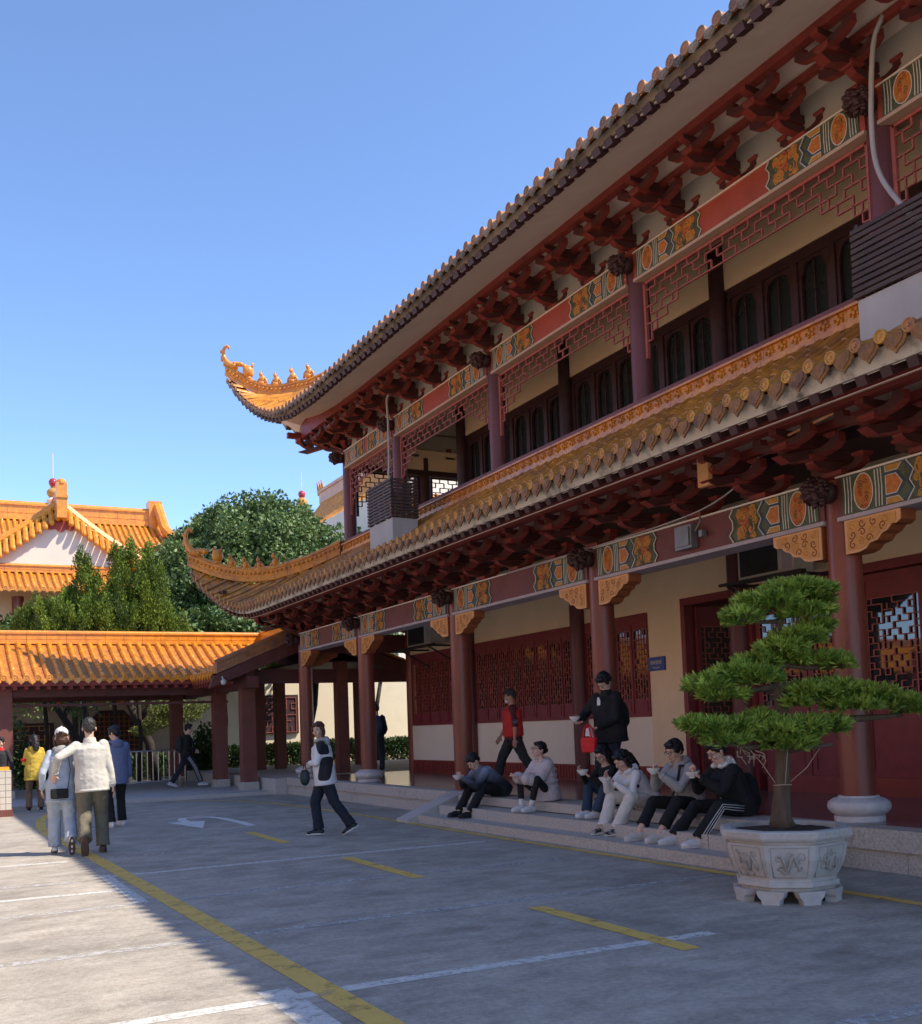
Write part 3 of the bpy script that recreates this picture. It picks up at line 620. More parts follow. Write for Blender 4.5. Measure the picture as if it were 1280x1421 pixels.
A_, B_, C_, D_ = MB(), MB(), MB(), MB()
roof_side(le, lt, srange(-4, 26.5, .25), r=.052, tiles=A_, pans=B_, discs=C_, drips=D_, lat=(0, 1, 0), drip_h=.15)
roof_side(le2, lt2, srange(6.35, 20, .25), tiles=A_, pans=B_, discs=C_, drips=D_, out=(0, 1, 0), lat=(1, 0, 0), r=.052, drip_h=.15)
r1 = A_.build('lower_roof_tiles', 'tile_old', hall, smooth='auto'); B_.build('pan_tiles', 'tile_old', r1); C_.build('eave_end_tiles', 'tile_cap', r1, smooth='auto'); D_.build('drip_tiles', 'tile_drip', r1)
ys = srange(-4, 26.5, .25)+[26.6]; xs = srange(6.25, 20, .25)
mb = MB()
ribbon(mb, [le(y)+Vector((.03, 0, -.03)) for y in ys], [le(y)+Vector((.08, 0, -.17)) for y in ys], (.05, 0, 0)); ribbon(mb, [le2(x)+Vector((0, -.03, -.03)) for x in xs], [le2(x)+Vector((0, -.08, -.17)) for x in xs], (0, -.05, 0))
mb.build('fascia', 'plaster_white', hall)
mb = MB()  # rafter ends
for y in srange(-4, 26.25, .25):
    p = le(y)+Vector((.10, .08, -.215)); mb.bar(p, Vector((7.58, p.y, 4.50+max(0, p.z-4.15)*.5)), .10, .08)
for x in srange(6.75, 20, .25):
    p = le2(x)+Vector((0, -.10, -.215)); mb.bar(p, Vector((p.x, 25.1, 4.50+max(0, p.z-4.15)*.5)), .10, .08)
mb.build('rafters', 'wood_dark', hall)
mb = MB()
def sheet(mb, A, B, th): n = len(A); ribbon(mb, A, B, th)
sheet(mb, [le(y)+Vector((.12, 0, -.175)) for y in ys if y < 25.3], [Vector((7.62, y, 4.55+max(0, le(y).z-4.4)*.5)) for y in ys if y < 25.3], (0, 0, .03))
sheet(mb, [le2(x)+Vector((0, -.12, -.175)) for x in xs if x > 7.4], [Vector((x, 25.05, 4.55+max(0, le2(x).z-4.4)*.5)) for x in xs if x > 7.4], (0, 0, .03))
cp = [le(25.25)+Vector((.12, 0, -.25)), le(26.0)+Vector((.1, 0, -.22)), Vector((6.4, 26.45, zl(.2)-.22)), le2(7.0)+Vector((0, -.1, -.22)), le2(7.5)+Vector((0, -.12, -.25))]
mb.add(cp+[Vector((7.72, 24.95, 4.8))], [(0, 1, 5), (1, 2, 5), (2, 3, 5), (3, 4, 5)]); mb.build('soffit', 'soffit', hall)
mb = MB(); ribbon(mb, [le(y)+Vector((.14, 0, -.268)) for y in ys[:-3]], [le(y)+Vector((.14, 0, -.276)) for y in ys[:-3]], (.03, 0, 0)); mb.build('eave_trim', 'tan_trim', hall)
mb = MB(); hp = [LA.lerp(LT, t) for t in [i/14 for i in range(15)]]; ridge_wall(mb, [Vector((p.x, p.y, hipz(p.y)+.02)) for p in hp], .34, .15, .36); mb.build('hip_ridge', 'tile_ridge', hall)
def finial(T, zb, d, nm_m, figs, s=1.0, skip=0):
    """upswept dragon-tail tip and a row of seated roof figures; d = unit vector outwards along the hip"""
    d = Vector(d).normalized(); T = Vector(T); mb = MB()
    pts = [(-.35, .30), (-.12, .38), (.0, .50), (.08, .66), (.10, .84), (.04, .96), (-.05, .99), (-.10, .93), (-.07, .88)]
    mb.tube([T+d*a*s+Vector((0, 0, zb+b*s)) for a, b in pts], [.11*s, .10*s, .085*s, .07*s, .055*s, .05*s, .04*s, .035*s, .02*s], 8)
    for k in range(7):
        a, b = pts[1+k//2]; mb.ell(T+d*(a+.06)*s+Vector((0, 0, zb+(b-.08*(k % 2))*s)), .05*s, 6, 5)
    for k in range(3): mb.ell(T+d*(-.30-.09*k)*s+Vector((0, 0, zb+(.40-.02*k)*s)), (.09*s, .09*s, .07*s), 8, 6)
    mb.build('tail_finial', nm_m, hall, smooth=True)
    for i, (dist, z, kind) in enumerate(figs):
        p = T-d*dist+Vector((0, 0, z)); f = MB()
        if kind == 'bead':
            f.ell(p+Vector((0, 0, .20)), (.15, .13, .17), 12, 9); f.ell(p+Vector((0, 0, .36))+d*.10, (.07, .06, .06), 8, 6); f.tube([p+Vector((0, 0, .3))-d*.1, p+Vector((0, 0, .42))-d*.14], [.03, .015], 6); f.ell(p+Vector((0, 0, .03)), (.1, .1, .06), 8, 5)
        else:
            h = 1.15 if kind == 'lion' else 1.0
            f.ell(p+Vector((0, 0, .05)), (.10, .08, .07), 8, 6); f.ell(p-d*.02+Vector((0, 0, .15*h)), (.075*h, .065, .11), 9, 7, Matrix.Rotation(.2, 3, 'Y')); f.ell(p+d*.03+Vector((0, 0, .29*h)), (.05*h, .045, .055*h), 8, 6)
            f.tube([p+d*.03+Vector((0, 0, .22)), p+d*.12+Vector((0, 0, .12)), p+d*.13+Vector((0, 0, .01))], [.028, .024, .03], 6); f.tube([p-d*.05+Vector((0, 0, .2)), p-d*.13+Vector((0, 0, .12)), p-d*.11+Vector((0, 0, .02))], [.03, .026, .03], 6)
            f.ell(p+d*.03+Vector((0, 0, .35*h)), (.02, .02, .03), 6, 5)
        f.build('roof_figure', nm_m, hall, smooth=True)
hd = (LT-LA).normalized()
finial((6.25, 26.6, 0), 5.80, hd, 'tile_ridge', [(.85, 5.82, 'bead'), (1.25, 5.66, 'man'), (1.65, 5.56, 'man'), (2.05, 5.52, 'man'), (2.5, 5.53, 'lion')])
# ---- upper roof
UT = Vector((7.14, 25.9, 0))
def zu(d): return 8.60+interp(d, [0, .3, .6, 1.0, 1.6, 2.3, 3.0, 4, 5.5], [2.0, 1.75, 1.52, 1.22, .86, .52, .27, .08, 0])
def ue(y): d = 25.9-y; return Vector((7.35-.21*max(0, 1-d/4)**2, y, zu(d)))
def ue2(x): d = x-7.14; return Vector((x, 25.5+.4*max(0, 1-d/4)**2, zu(d)))
RX, RY, RZ = 15.5, 17.6, 13.6
def uhipz(t): return interp(t, [0, .04, .08, .12, .2, .35, .6, 1], [10.66, 10.32, 10.02, 9.92, 9.98, 10.5, 11.7, RZ])
def ut(y):
    if y <= RY: return Vector((RX, y, RZ))
    t = (25.9-y)/(25.9-RY); return Vector((7.14+(RX-7.14)*t, y, uhipz(t)))
def ut2(x):
    if x >= RX: t2 = min(1, (x-RX)/(RX-7.14)); return Vector((x, RY+(25.9-RY)*t2, uhipz(1-t2)))
    t = (x-7.14)/(RX-7.14); return Vector((x, 25.9+(RY-25.9)*t, uhipz(t)))
A_, B_, C_, D_ = MB(), MB(), MB(), MB()
roof_side(ue, ut, srange(-4, 25.75, .25), tiles=A_, pans=B_, discs=C_, drips=D_, lat=(0, 1, 0), tile=.5, pan_step=.3, sag=.25, drip_h=.11)
r2 = A_.build('upper_roof_tiles', 'tile_orange', hall, smooth='auto')
B_.build('pan_tiles', 'tile_pan', r2); C_.build('eave_end_tiles', 'tile_weathered', r2, smooth='auto'); D_.build('drip_tiles', 'plaster_dirty', r2)
A_, B_, C_, D_ = MB(), MB(), MB(), MB()
roof_side(ue2, ut2, srange(7.24, 22, .25), tiles=A_, pans=B_, discs=C_, drips=D_, out=(0, 1, 0), lat=(1, 0, 0), tile=.5, pan_step=.3, sag=.15)
r3 = A_.build('end_roof_tiles', 'tile_orange', hall, smooth='auto'); B_.build('pan_tiles', 'tile_pan', r3); C_.build('eave_end_tiles', 'tile_weathered', r3, smooth='auto'); D_.build('drip_tiles', 'plaster_dirty', r3)
mb = MB(); mb.add([(RX, -4, RZ), (RX, RY, RZ), (23.8, 25.9, 8.7), (23.8, -4, 8.7)], [(0, 1, 2, 3)]); mb.build('rear_roof', 'tile_pan', hall)
mb = MB(); mb.box(15.4, 15.6, -4, RY, RZ, RZ+.5); mb.build('main_ridge', 'tile_ridge_lit', hall)
mb = MB(); mb.box(22.0, 22.2, -4, 23.3, 0, 9.4); mb.build('rear_wall', 'cream_wall', hall)
ys = srange(-4, 25.75, .25)+[25.9]; xs = srange(7.14, 22, .25)
mb = MB()
ribbon(mb, [ue(y)+Vector((.05, 0, -.02)) for y in ys], [ue(y)+Vector((.09, 0, -.11)) for y in ys], (.04, 0, 0)); ribbon(mb, [ue2(x)+Vector((0, -.05, -.02)) for x in xs], [ue2(x)+Vector((0, -.09, -.11)) for x in xs], (0, -.04, 0))
mb.build('fascia', 'plaster_dirty', hall)
mb = MB()
for y in srange(-4, 25.5, .25):
    p = ue(y)+Vector((.08, .08, -.15)); mb.bar(p, p+Vector((.13, 0, .05)), .15, .09)
for x in srange(7.64, 22, .25):
    p = ue2(x)+Vector((0, -.08, -.15)); mb.bar(p, p+Vector((0, -.13, .05)), .15, .09)
mb.build('rafter_ends', 'wood_dark', hall)
def us(y): return max(0, ue(y).z-8.6)
mb = MB(); yy = [y for y in ys if y < 24.2]; xx = [x for x in xs if x > 8.8]
ribbon(mb, [Vector((8.56, y, 8.90+us(y)*.45)) for y in yy], [Vector((8.56, y, 8.86)) for y in yy], (.03, 0, 0), 1); ribbon(mb, [Vector((x, 24.36, 8.90+max(0, ue2(x).z-8.6)*.45)) for x in xx], [Vector((x, 24.36, 8.86)) for x in xx], (0, -.03, 0), 1)
sheet(mb, [ue(y)+Vector((.13, 0, -.13)) for y in yy], [Vector((8.56, y, 8.87+us(y)*.45)) for y in yy], (0, 0, .03))
sheet(mb, [ue2(x)+Vector((0, -.13, -.13)) for x in xx], [Vector((x, 24.38, 8.87+max(0, ue2(x).z-8.6)*.45)) for x in xx], (0, 0, .03))
cp = [ue(y)+Vector((.13, 0, -.13)) for y in yy[-1:]]+[ue(24.6)+Vector((.13, 0, -.13)), ue(25.1)+Vector((.13, 0, -.13)), ue(25.5)+Vector((.12, 0, -.13)), Vector((7.34, 25.7, zu(.15)-.16))]+[ue2(x)+Vector((0, -.13, -.13)) for x in (7.6, 8.0, 8.4)]+[ue2(xx[0])+Vector((0, -.13, -.13)), Vector((xx[0], 24.38, 8.87+max(0, ue2(xx[0]).z-8.6)*.45)), Vector((8.56, yy[-1], 8.87+us(yy[-1])*.45))]
cc = Vector((8.56, 24.38, 9.12)); mb.add(cp+[cc], [(i, (i+1) % len(cp), len(cp)) for i in range(len(cp))]); mb.add([(8.56, yy[-1], 8.86), (8.56, 24.36, 8.86), (8.56, 24.36, 9.13), (8.56, yy[-1], 8.9+us(yy[-1])*.45)], [(0, 1, 2, 3)], 1); mb.add([(8.56, 24.36, 8.86), (xx[0], 24.36, 8.86), (xx[0], 24.36, 9.1), (8.56, 24.36, 9.13)], [(0, 1, 2, 3)], 1); mb.build('soffit', ['soffit', 'wood_red'], hall)
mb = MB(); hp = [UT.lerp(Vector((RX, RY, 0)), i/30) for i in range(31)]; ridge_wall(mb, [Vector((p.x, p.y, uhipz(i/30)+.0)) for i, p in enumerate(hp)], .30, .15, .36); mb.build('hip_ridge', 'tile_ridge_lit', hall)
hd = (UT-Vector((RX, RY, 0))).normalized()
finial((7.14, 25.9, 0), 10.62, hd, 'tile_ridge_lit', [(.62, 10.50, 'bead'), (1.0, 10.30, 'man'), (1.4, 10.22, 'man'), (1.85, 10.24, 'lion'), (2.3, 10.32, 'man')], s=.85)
# ================================================================= ground
def wear(name, col, base='ground', amt=(.38, .62), scale=9):
    m = mat(name, col, .8, .08, 8); N = m.node_tree.nodes; L = m.node_tree.links
    b = N['Principled BSDF']; tc = N.new('ShaderNodeTexCoord'); nz = N.new('ShaderNodeTexNoise'); nz.inputs['Scale'].default_value = scale; nz.inputs['Detail'].default_value = 10; nz.inputs['Roughness'].default_value = .75
    L.new(tc.outputs['Object'], nz.inputs[0]); rp = N.new('ShaderNodeValToRGB'); rp.color_ramp.elements[0].position = amt[0]; rp.color_ramp.elements[1].position = amt[1]
    L.new(nz.outputs[0], rp.inputs[0]); tr = N.new('ShaderNodeBsdfTransparent'); mx = N.new('ShaderNodeMixShader'); L.new(rp.outputs[0], mx.inputs[0])
    L.new(tr.outputs[0], mx.inputs[1]); L.new(b.outputs[0], mx.inputs[2]); L.new(mx.outputs[0], N['Material Output'].inputs[0]); return m
g = mat('ground', (.40, .355, .295), .88, .14, 2.2, .35, 90, col2=(.21, .19, .16), c2amt=(.48, .76), c2scale=.7)
N = g.node_tree.nodes; L = g.node_tree.links; b = N['Principled BSDF']; src = b.inputs['Base Color'].links[0].from_socket
tc = N.new('ShaderNodeTexCoord'); nz = N.new('ShaderNodeTexNoise'); nz.inputs['Scale'].default_value = 22; nz.inputs['Detail'].default_value = 12; nz.inputs['Roughness'].default_value = .8
L.new(tc.outputs['Object'], nz.inputs[0]); mx = N.new('ShaderNodeMix'); mx.data_type = 'RGBA'; mx.blend_type = 'OVERLAY'; mx.inputs[0].default_value = .85
L.new(src, mx.inputs[6]); L.new(nz.outputs[0], mx.inputs[7])
# broom / tyre streaks across the yard
mp = N.new('ShaderNodeMapping'); mp.inputs['Scale'].default_value = (1.6, 3.6, 1); mp.inputs['Rotation'].default_value = (0, 0, R(6)); L.new(tc.outputs['Object'], mp.inputs[0])
n2 = N.new('ShaderNodeTexNoise'); n2.inputs['Scale'].default_value = 1.6; n2.inputs['Detail'].default_value = 8; n2.inputs['Distortion'].default_value = .6; L.new(mp.outputs[0], n2.inputs[0])
m2 = N.new('ShaderNodeMix'); m2.data_type = 'RGBA'; m2.blend_type = 'SOFT_LIGHT'; m2.inputs[0].default_value = .6; L.new(mx.outputs[2], m2.inputs[6]); L.new(n2.outputs[0], m2.inputs[7]); L.new(m2.outputs[2], b.inputs['Base Color'])
mb = MB(); mb.add([(-600, -300, 0), (600, -300, 0), (600, 1200, 0), (-600, 1200, 0)], [(0, 1, 2, 3)]); tag(mb.build('ground', 'ground'), kind='structure')
wear('road_white', (.62, .60, .55), amt=(.30, .50), scale=14); wear('road_white_worn', (.52, .50, .47), amt=(.38, .58), scale=14); wear('road_yellow', (.72, .47, .11), amt=(.29, .47), scale=5)
def strip(name, pts, w, m, z=None):
    z = z or (.0032 if m == 'road_yellow' else .002)
    P = [Vector((a, b, 0)) for a, b in pts]; mb = MB(); V = []
    for i, p in enumerate(P):
        t = (P[min(i+1, len(P)-1)]-P[max(i-1, 0)]).normalized(); s = Vector((-t.y, t.x, 0))*w/2; V += [p+s+Vector((0, 0, z)), p-s+Vector((0, 0, z))]
    mb.add(V, [(2*i, 2*i+1, 2*i+3, 2*i+2) for i in range(len(P)-1)]); return tag(mb.build(name, m), kind='structure')
strip('road_marking_line', [(2.12, 4.0), (2.10, 6), (2.05, 10), (2.0, 14), (1.93, 16.5), (1.88, 18), (1.92, 19.5), (2.1, 21.3), (2.45, 22.9), (3.2, 24.1)], .17, 'road_yellow')
strip('road_marking_line', [(6.86, -3), (6.86, 5), (6.84, 12), (6.90, 17), (6.86, 19.5), (6.72, 21.5), (6.4, 23.0), (5.9, 24.0), (5.2, 24.35)], .12, 'road_yellow')
for y0, y1 in ((13.7, 15.6), (9.5, 11.6), (5.38, 7.35), (1.2, 3.2)): strip('road_marking_dash', [(4.45, y0), (4.48, y1)], .15, 'road_yellow')
for y, x0, x1, m in ((15.8, 2.9, 5.7, 'road_white_worn'), (13.74, 1.9, 3.1, 'road_white_worn'), (11.9, 1.9, 6.5, 'road_white'), (9.78, .2, 6.3, 'road_white_worn'), (7.74, .2, 6.7, 'road_white_worn'), (5.75, .2, 4.9, 'road_white'), (3.66, 3.2, 4.9, 'road_white_worn'),
    (17.4, .4, 1.7, 'road_white_worn'), (13.78, .4, 1.66, 'road_white'), (11.75, .2, 1.5, 'road_white_worn'), (10.8, .2, 1.75, 'road_white')):
    strip('road_marking_line', [(x0, y), ((x0+x1)/2, y+.02), (x1, y-.04)], .125, m)
strip('road_marking_line', [(1.83, 5.0), (1.84, 6.0)], .19, 'road_white', .001); strip('road_marking_line', [(1.82, 9.85), (1.83, 12.1)], .12, 'road_white', .001)
arc = [(4.85, 16.7), (4.88, 17.6), (4.86, 18.6), (4.75, 19.1), (4.55, 19.3), (4.32, 19.25), (4.2, 18.9), (4.18, 18.4)]
wear('road_arrow', (.72, .70, .66), amt=(.15, .30)); strip('road_marking_arrow', arc, .15, 'road_arrow', .0026); mb = MB(); mb.add([(3.86, 18.5, .0034), (4.48, 18.3, .0034), (4.1, 16.9, .0034)], [(0, 1, 2)]); tag(mb.build('road_marking_arrow', 'road_arrow'), kind='structure')
# ================================================================= covered walkway on the left
wk = empty('covered_walkway', (2, 28.3, 0), 'low covered walkway with orange tiled roof on square maroon posts beyond the yard', 'covered walkway')
mb = MB(); mb.prism([(-22, 25.0, 0), (7.7, 24.7, 0), (7.7, 33, 0), (-22, 33, 0)], (0, 0, .085)); mb.build('floor_slab', 'granite_pale', wk)
mb = MB(); mb.box(7.7, 22, 24.45, 34, 0, ZP-.02); mb.build('floor_slab', 'granite_pale', wk)
def post(x, y, z0, z1, w=.34, base=True):
    mb = MB(); mb.box(x-w/2, x+w/2, y-w/2, y+w/2, z0+.2 if base else z0, z1); p = mb.build('post', 'wood_post', wk)
    if base: m2 = MB(); m2.lathe([(w*.86, z0), (w*.86, z0+.17), (w*.76, z0+.2)], (x, y, 0), 4, rot=math.pi/4); m2.build('post_base', 'granite', p)
    return p
for x in (-17, -10.6, -4.3, 1.98, 7.36): post(x, 28.25, .085, 2.95)
post(7.42, 25.75, .085, 3.1)
for x in (-17, -10.6, -4.3, 1.98, 7.0): post(x, 31.9, .085, 2.95)
for x in (9.95, 12.6): post(x, 25.75, .38, 3.3, .30, False); post(x, 31.0, .38, 3.3, .30, False)
post(9.3, 31.0, .38, 3.3, .3, False)
mb = MB(); mb.box(-22, 7.6, 28.12, 28.38, 2.60, 2.88); mb.box(-22, 7.6, 31.77, 32.03, 2.60, 2.88); mb.box(7.24, 7.52, 25.0, 32, 2.62, 2.90); mb.box(7.26, 7.50, 25.25, 26.3, 2.90, 3.35); mb.box(7.5, 14, 25.62, 25.88, 2.75, 3.1)
mb.box(-22, 7.6, 28.2, 28.3, 2.36, 2.42)
mb.build('beam', 'beam_brown', wk)
gx = srange(-22, 9.25, .26)
EY, EZ, RYg, RZg = 27.55, 3.02, 30.0, 4.12
def ge(x):
    if x > 6.55: t = (x-6.55)/2.6; return Vector((x, EY+(RYg-EY)*min(1, t), EZ+(RZg-EZ)*min(1, t)-.0))
    return Vector((x, EY, EZ))
def gt(x): return Vector((x, RYg, RZg))
A_, B_, C_, D_ = MB(), MB(), MB(), MB()
roof_side(ge, gt, [x for x in gx if x < 8.8], r=.072, tiles=A_, pans=B_, discs=None, drips=None, out=(0, -1, 0), lat=(1, 0, 0), tile=.24, pan_step=.11, sag=.06)
roof_side(ge, gt, [x for x in gx if x < 6.5], r=.072, tiles=MB(), discs=C_, drips=D_, out=(0, -1, 0), lat=(1, 0, 0))
roof_side(lambda x: (x, 32.6, 3.02), gt, gx, r=.072, tiles=A_, pans=B_, out=(0, 1, 0), lat=(1, 0, 0), tile=.3, pan_step=.15, sag=.06)
# wing running towards the hall (axis along y)
WE, WR, WRZ, WY = 6.45, 9.15, 4.25, 25.15
roof_side(lambda y: (WE+(max(0, y-27.55))*1.07, y, 2.98+max(0, y-27.55)*.45), lambda y: (WR, y, WRZ), [y for y in srange(25.3, 29.9, .26)], r=.07, tiles=A_, pans=B_, discs=C_, drips=D_, lat=(0, 1, 0), tile=.28, pan_step=.13, sag=.05)
roof_side(lambda y: (11.85, y, 3.2), lambda y: (WR, y, WRZ), srange(25.3, 32, .26), r=.07, tiles=A_, pans=B_, out=(1, 0, 0), lat=(0, 1, 0), tile=.28, pan_step=.13, sag=.05)
rf = A_.build('roof_tiles', 'tile_orange', wk, smooth='auto'); B_.build('pan_tiles', 'tile_pan', rf); C_.build('eave_end_tiles', 'tile_orange', rf, smooth='auto'); D_.build('drip_tiles', 'tile_orange', rf)
mb = MB(); ridge_wall(mb, [(-22, RYg, RZg-.02), (9.2, RYg, RZg-.02)], .34, .16, .5, .055, relief=False); ridge_wall(mb, [(WR, 25.2, WRZ-.06), (WR, 30, WRZ-.06)], .3, .16, .45, .05, relief=False); mb.build('ridge', 'tile_ridge_lit', wk)
# rake of the wing gable
mb = MB(); mb.c = 0; ridge_wall(mb, [(6.5, 25.18, 2.98), (7.4, 25.18, 3.36), (8.3, 25.18, 3.74), (9.15, 25.18, 4.12)], .30, .2, .42, .06, relief=False); mb.build('rake_ridge', 'tile_weathered', wk)
mb = MB(); mb.prism([(6.3, 25.06, 2.62), (6.42, 25.06, 2.92), (9.15, 25.06, 4.10), (11.9, 25.06, 3.05), (11.9, 25.06, 2.75), (9.15, 25.06, 3.72)], (0, .09, 0)); mb.build('barge_board', 'beam_brown', wk)
mb = MB(); mb.add([(-22, EY+.03, EZ-.10), (6.5, EY+.03, EZ-.10), (9.2, RYg, RZg-.12), (-22, RYg, RZg-.12)], [(0, 1, 2, 3)]); mb.add([(-22, 32.5, EZ-.1), (9.2, 32.5, EZ-.1), (9.2, RYg, RZg-.12), (-22, RYg, RZg-.12)], [(3, 2, 1, 0)])
mb.add([(WE+.03, 25.2, 2.88), (WR, 25.2, 4.15), (WR, 32, 4.15), (WE+.03, 27.5, 2.88)], [(0, 1, 2, 3)]); mb.add([(11.8, 25.2, 3.1), (11.8, 32, 3.1), (WR, 32, 4.15), (WR, 25.2, 4.15)], [(0, 1, 2, 3)])
mb.build('roof_underside', 'wood_dark', wk)
mb = MB(); mb.box(-22, 6.6, EY+.02, EY+.07, EZ-.17, EZ-.03)
for x in srange(-22, 6.6, .26): mb.box(x-.045, x+.045, EY+.07, EY+.6, EZ-.25, EZ-.15)
for y in srange(25.3, 27.5, .26): mb.box(WE+.05, WE+.5, y-.04, y+.04, 2.72, 2.80)
mb.box(WE+.02, WE+.06, 25.15, 27.5, 2.80, 2.94)
mb.build('eave_board', 'wood_red', wk)
mb = MB(); mb.box(9, 22, 25.9, 34, 3.3, 3.36); mb.build('ceiling', 'wood_dark', wk)
for x, z in ((8.9, 3.24), (11.2, 3.2)):
    pass
# security camera under the rake
mb = MB(); mb.bar((6.62, 25.05, 2.9), (6.62, 24.95, 2.80), .03); mb.ell((6.62, 24.93, 2.76), (.07, .07, .075), 10, 8); tag(mb.build('security_camera', 'ac_white'), 'small white dome camera hanging at the low corner of the walkway gable', 'security camera')
# ================================================================= garden wall, octagonal window
gw = empty('garden_wall', (8, 38, 0), 'cream garden wall with orange tile coping behind the covered walkway', 'wall')
mb = MB(); mb.box(-30, 8.5, 38, 38.3, .0, 3.1, 1); mb.box(8.5, 40, 37.97, 38.33, .0, 4.3, 0); mb.build('wall_body', ['cream_garden', 'wall_tan_shaded'], gw)
A_, B_ = MB(), MB(); roof_side(lambda x: (x, 37.6, 2.75), lambda x: (x, 38.15, 3.25), srange(-30, 8.3, .26), r=.07, tiles=A_, pans=B_, discs=A_, out=(0, -1, 0), lat=(1, 0, 0), sag=.02)
roof_side(lambda x: (x, 38.7, 2.75), lambda x: (x, 38.15, 3.25), srange(-30, 8.3, .26), r=.07, tiles=A_, pans=B_, out=(0, 1, 0), lat=(1, 0, 0), sag=.02)
ridge_wall(A_, [(-30, 38.15, 3.2), (8.4, 38.15, 3.2)], .26, .16, .6, .05, relief=False)
cpn = A_.build('tile_coping', 'tile_orange', gw, smooth='auto'); B_.build('pan_tiles', 'tile_pan', cpn)
def octwin(cx, cz, r, y=37.98):
    pts = [(cx+r*math.cos(R(22.5+45*i)), y, cz+r*math.sin(R(22.5+45*i))) for i in range(8)]
    mb = MB(); mb.tube(pts+[pts[0], pts[1]], .07, 6); f = mb.build('octagonal_window', 'wood_dark', gw)
    l = MB(); n = 11
    for i in range(1, n):
        t = -1+2*i/n; e = r*.92 if abs(t) < .41 else r*.92*(1.4-abs(t))
        l.box(cx+t*r*.92-.015, cx+t*r*.92+.015, y-.05, y-.02, cz-e, cz+e); l.box(cx-e, cx+e, y-.05, y-.02, cz+t*r*.92-.015, cz+t*r*.92+.015)
    l.build('lattice', 'queti_side', f); g = MB(); g.prism([(p[0], y-.012, p[2]) for p in pts], (0, .01, 0)); g.build('pane', 'interior_dark', f)
octwin(6.1, 1.5, 1.0); octwin(-3, 1.5, 1.0)
mb = MB(); mb.box(2.6, 4.2, 37.9, 37.99, .5, 2.1); w_ = mb.build('wall_window', 'wood_dark', gw); l = MB(); fret(l, 2.75, 4.05, .6, 2.0, .16, lambda u, z: (u, 37.87, z), .025, .02); l.build('lattice', 'gold_carve', w_)
mb = MB(); mb.box(11.0, 12.9, 37.87, 37.965, 1.44, 2.9); w_ = mb.build('wall_window', 'wood_dark', gw); l = MB(); fret(l, 11.1, 12.8, 1.5, 2.8, .2, lambda u, z: (u, 37.84, z), .02, .02); l.build('lattice', 'fret_red', w_)
# ================================================================= lamp post, barrier
def lamp(x, y, h=2.85):
    t = empty('street_lamp', (x, y, 0), 'slender black garden lamp post seen under the walkway beam', 'street lamp')
    mb = MB(); mb.lathe([(.11, 0), (.11, .1), (.07, .2), (.05, .3), (.042, h*.8), (.05, h*.82), (.035, h*.84), (.035, h)], (x, y, 0), 12); mb.build('pole', 'metal_dark', t, smooth='auto')
    mb = MB(); mb.lathe([(.05, h), (.12, h+.04), (.15, h+.3), (.12, h+.34)], (x, y, 0), 6); mb.build('lantern', 'glass_lamp', t); mb = MB(); mb.lathe([(.19, h+.34), (.04, h+.46), (.02, h+.54)], (x, y, 0), 6); mb.build('lantern_cap', 'metal_dark', t)
lamp(4.93, 36.8, 2.55)
bt = empty('crowd_barrier', (5.4, 29.0, .085), 'steel crowd barrier with upright rails standing under the walkway', 'barrier', 'steel barriers under the walkway')
def barrier(t, x0, x1, y, label=None):
    z0 = .085; mb = MB(); r = .018
    mb.tube([(x0, y, z0+.12), (x0, y, z0+.85), (x0+.04, y, z0+.97), (x0+.15, y, z0+1.03), (x1-.15, y, z0+1.03), (x1-.04, y, z0+.97), (x1, y, z0+.85), (x1, y, z0+.12)], r, 8); mb.tube([(x0, y, z0+.18), (x1, y, z0+.18)], .015, 8); mb.build('frame', 'steel', t, smooth='auto')
    mb = MB(); n = int((x1-x0)/.14)
    for i in range(1, n): a = x0+(x1-x0)*i/n; mb.tube([(a, y, z0+.18), (a, y, z0+1.03)], .008, 6)
    mb.build('rails', 'steel', t, smooth='auto')
    for a in (x0+.05, x1-.05):
        mb = MB(); mb.tube([(a, y-.25, z0+.02), (a, y-.2, z0+.06), (a, y, z0+.14), (a, y+.2, z0+.06), (a, y+.25, z0+.02)], .016, 6); mb.build('foot', 'steel', t, smooth='auto')
barrier(bt, 4.75, 6.5, 29.3)
b2 = empty('crowd_barrier', (5.2, 29.9, .085), 'second steel crowd barrier nested just behind the front one', 'barrier', 'steel barriers under the walkway'); barrier(b2, 4.98, 6.75, 29.75)
# ================================================================= tiled pier at the left edge
tp = empty('tiled_pier', (1.5, 23.3, 0), 'white tiled pier with orange cap and red brick foot at the left edge', 'tiled pier')
mb = MB(); mb.box(.6, 1.72, 22.9, 23.5, .14, .93)
g_ = MT['white_tile']
def brickify(m, sx, sz, mortar=(.25, .2, .16), ax='XZ'):
    N = m.node_tree.nodes; L = m.node_tree.links; b = N['Principled BSDF']; src = b.inputs['Base Color'].links[0].from_socket
    br = N.new('ShaderNodeTexBrick'); br.inputs['Scale'].default_value = 1; br.inputs['Brick Width'].default_value = sx; br.inputs['Row Height'].default_value = sz; br.inputs['Mortar Size'].default_value = .006; br.offset = 0
    tc = N.new('ShaderNodeTexCoord'); sp = N.new('ShaderNodeSeparateXYZ'); cb = N.new('ShaderNodeCombineXYZ'); L.new(tc.outputs['Object'], sp.inputs[0]); L.new(sp.outputs[0 if ax[0] == 'X' else 1], cb.inputs[0]); L.new(sp.outputs[2 if ax[1] == 'Z' else 1], cb.inputs[1]); L.new(cb.outputs[0], br.inputs[0])
    L.new(src, br.inputs['Color1']); L.new(src, br.inputs['Color2']); br.inputs['Mortar'].default_value = (*mortar, 1); L.new(br.outputs[0], b.inputs['Base Color'])
brickify(g_, .11, .13); mb.build('tiled_body', 'white_tile', tp)
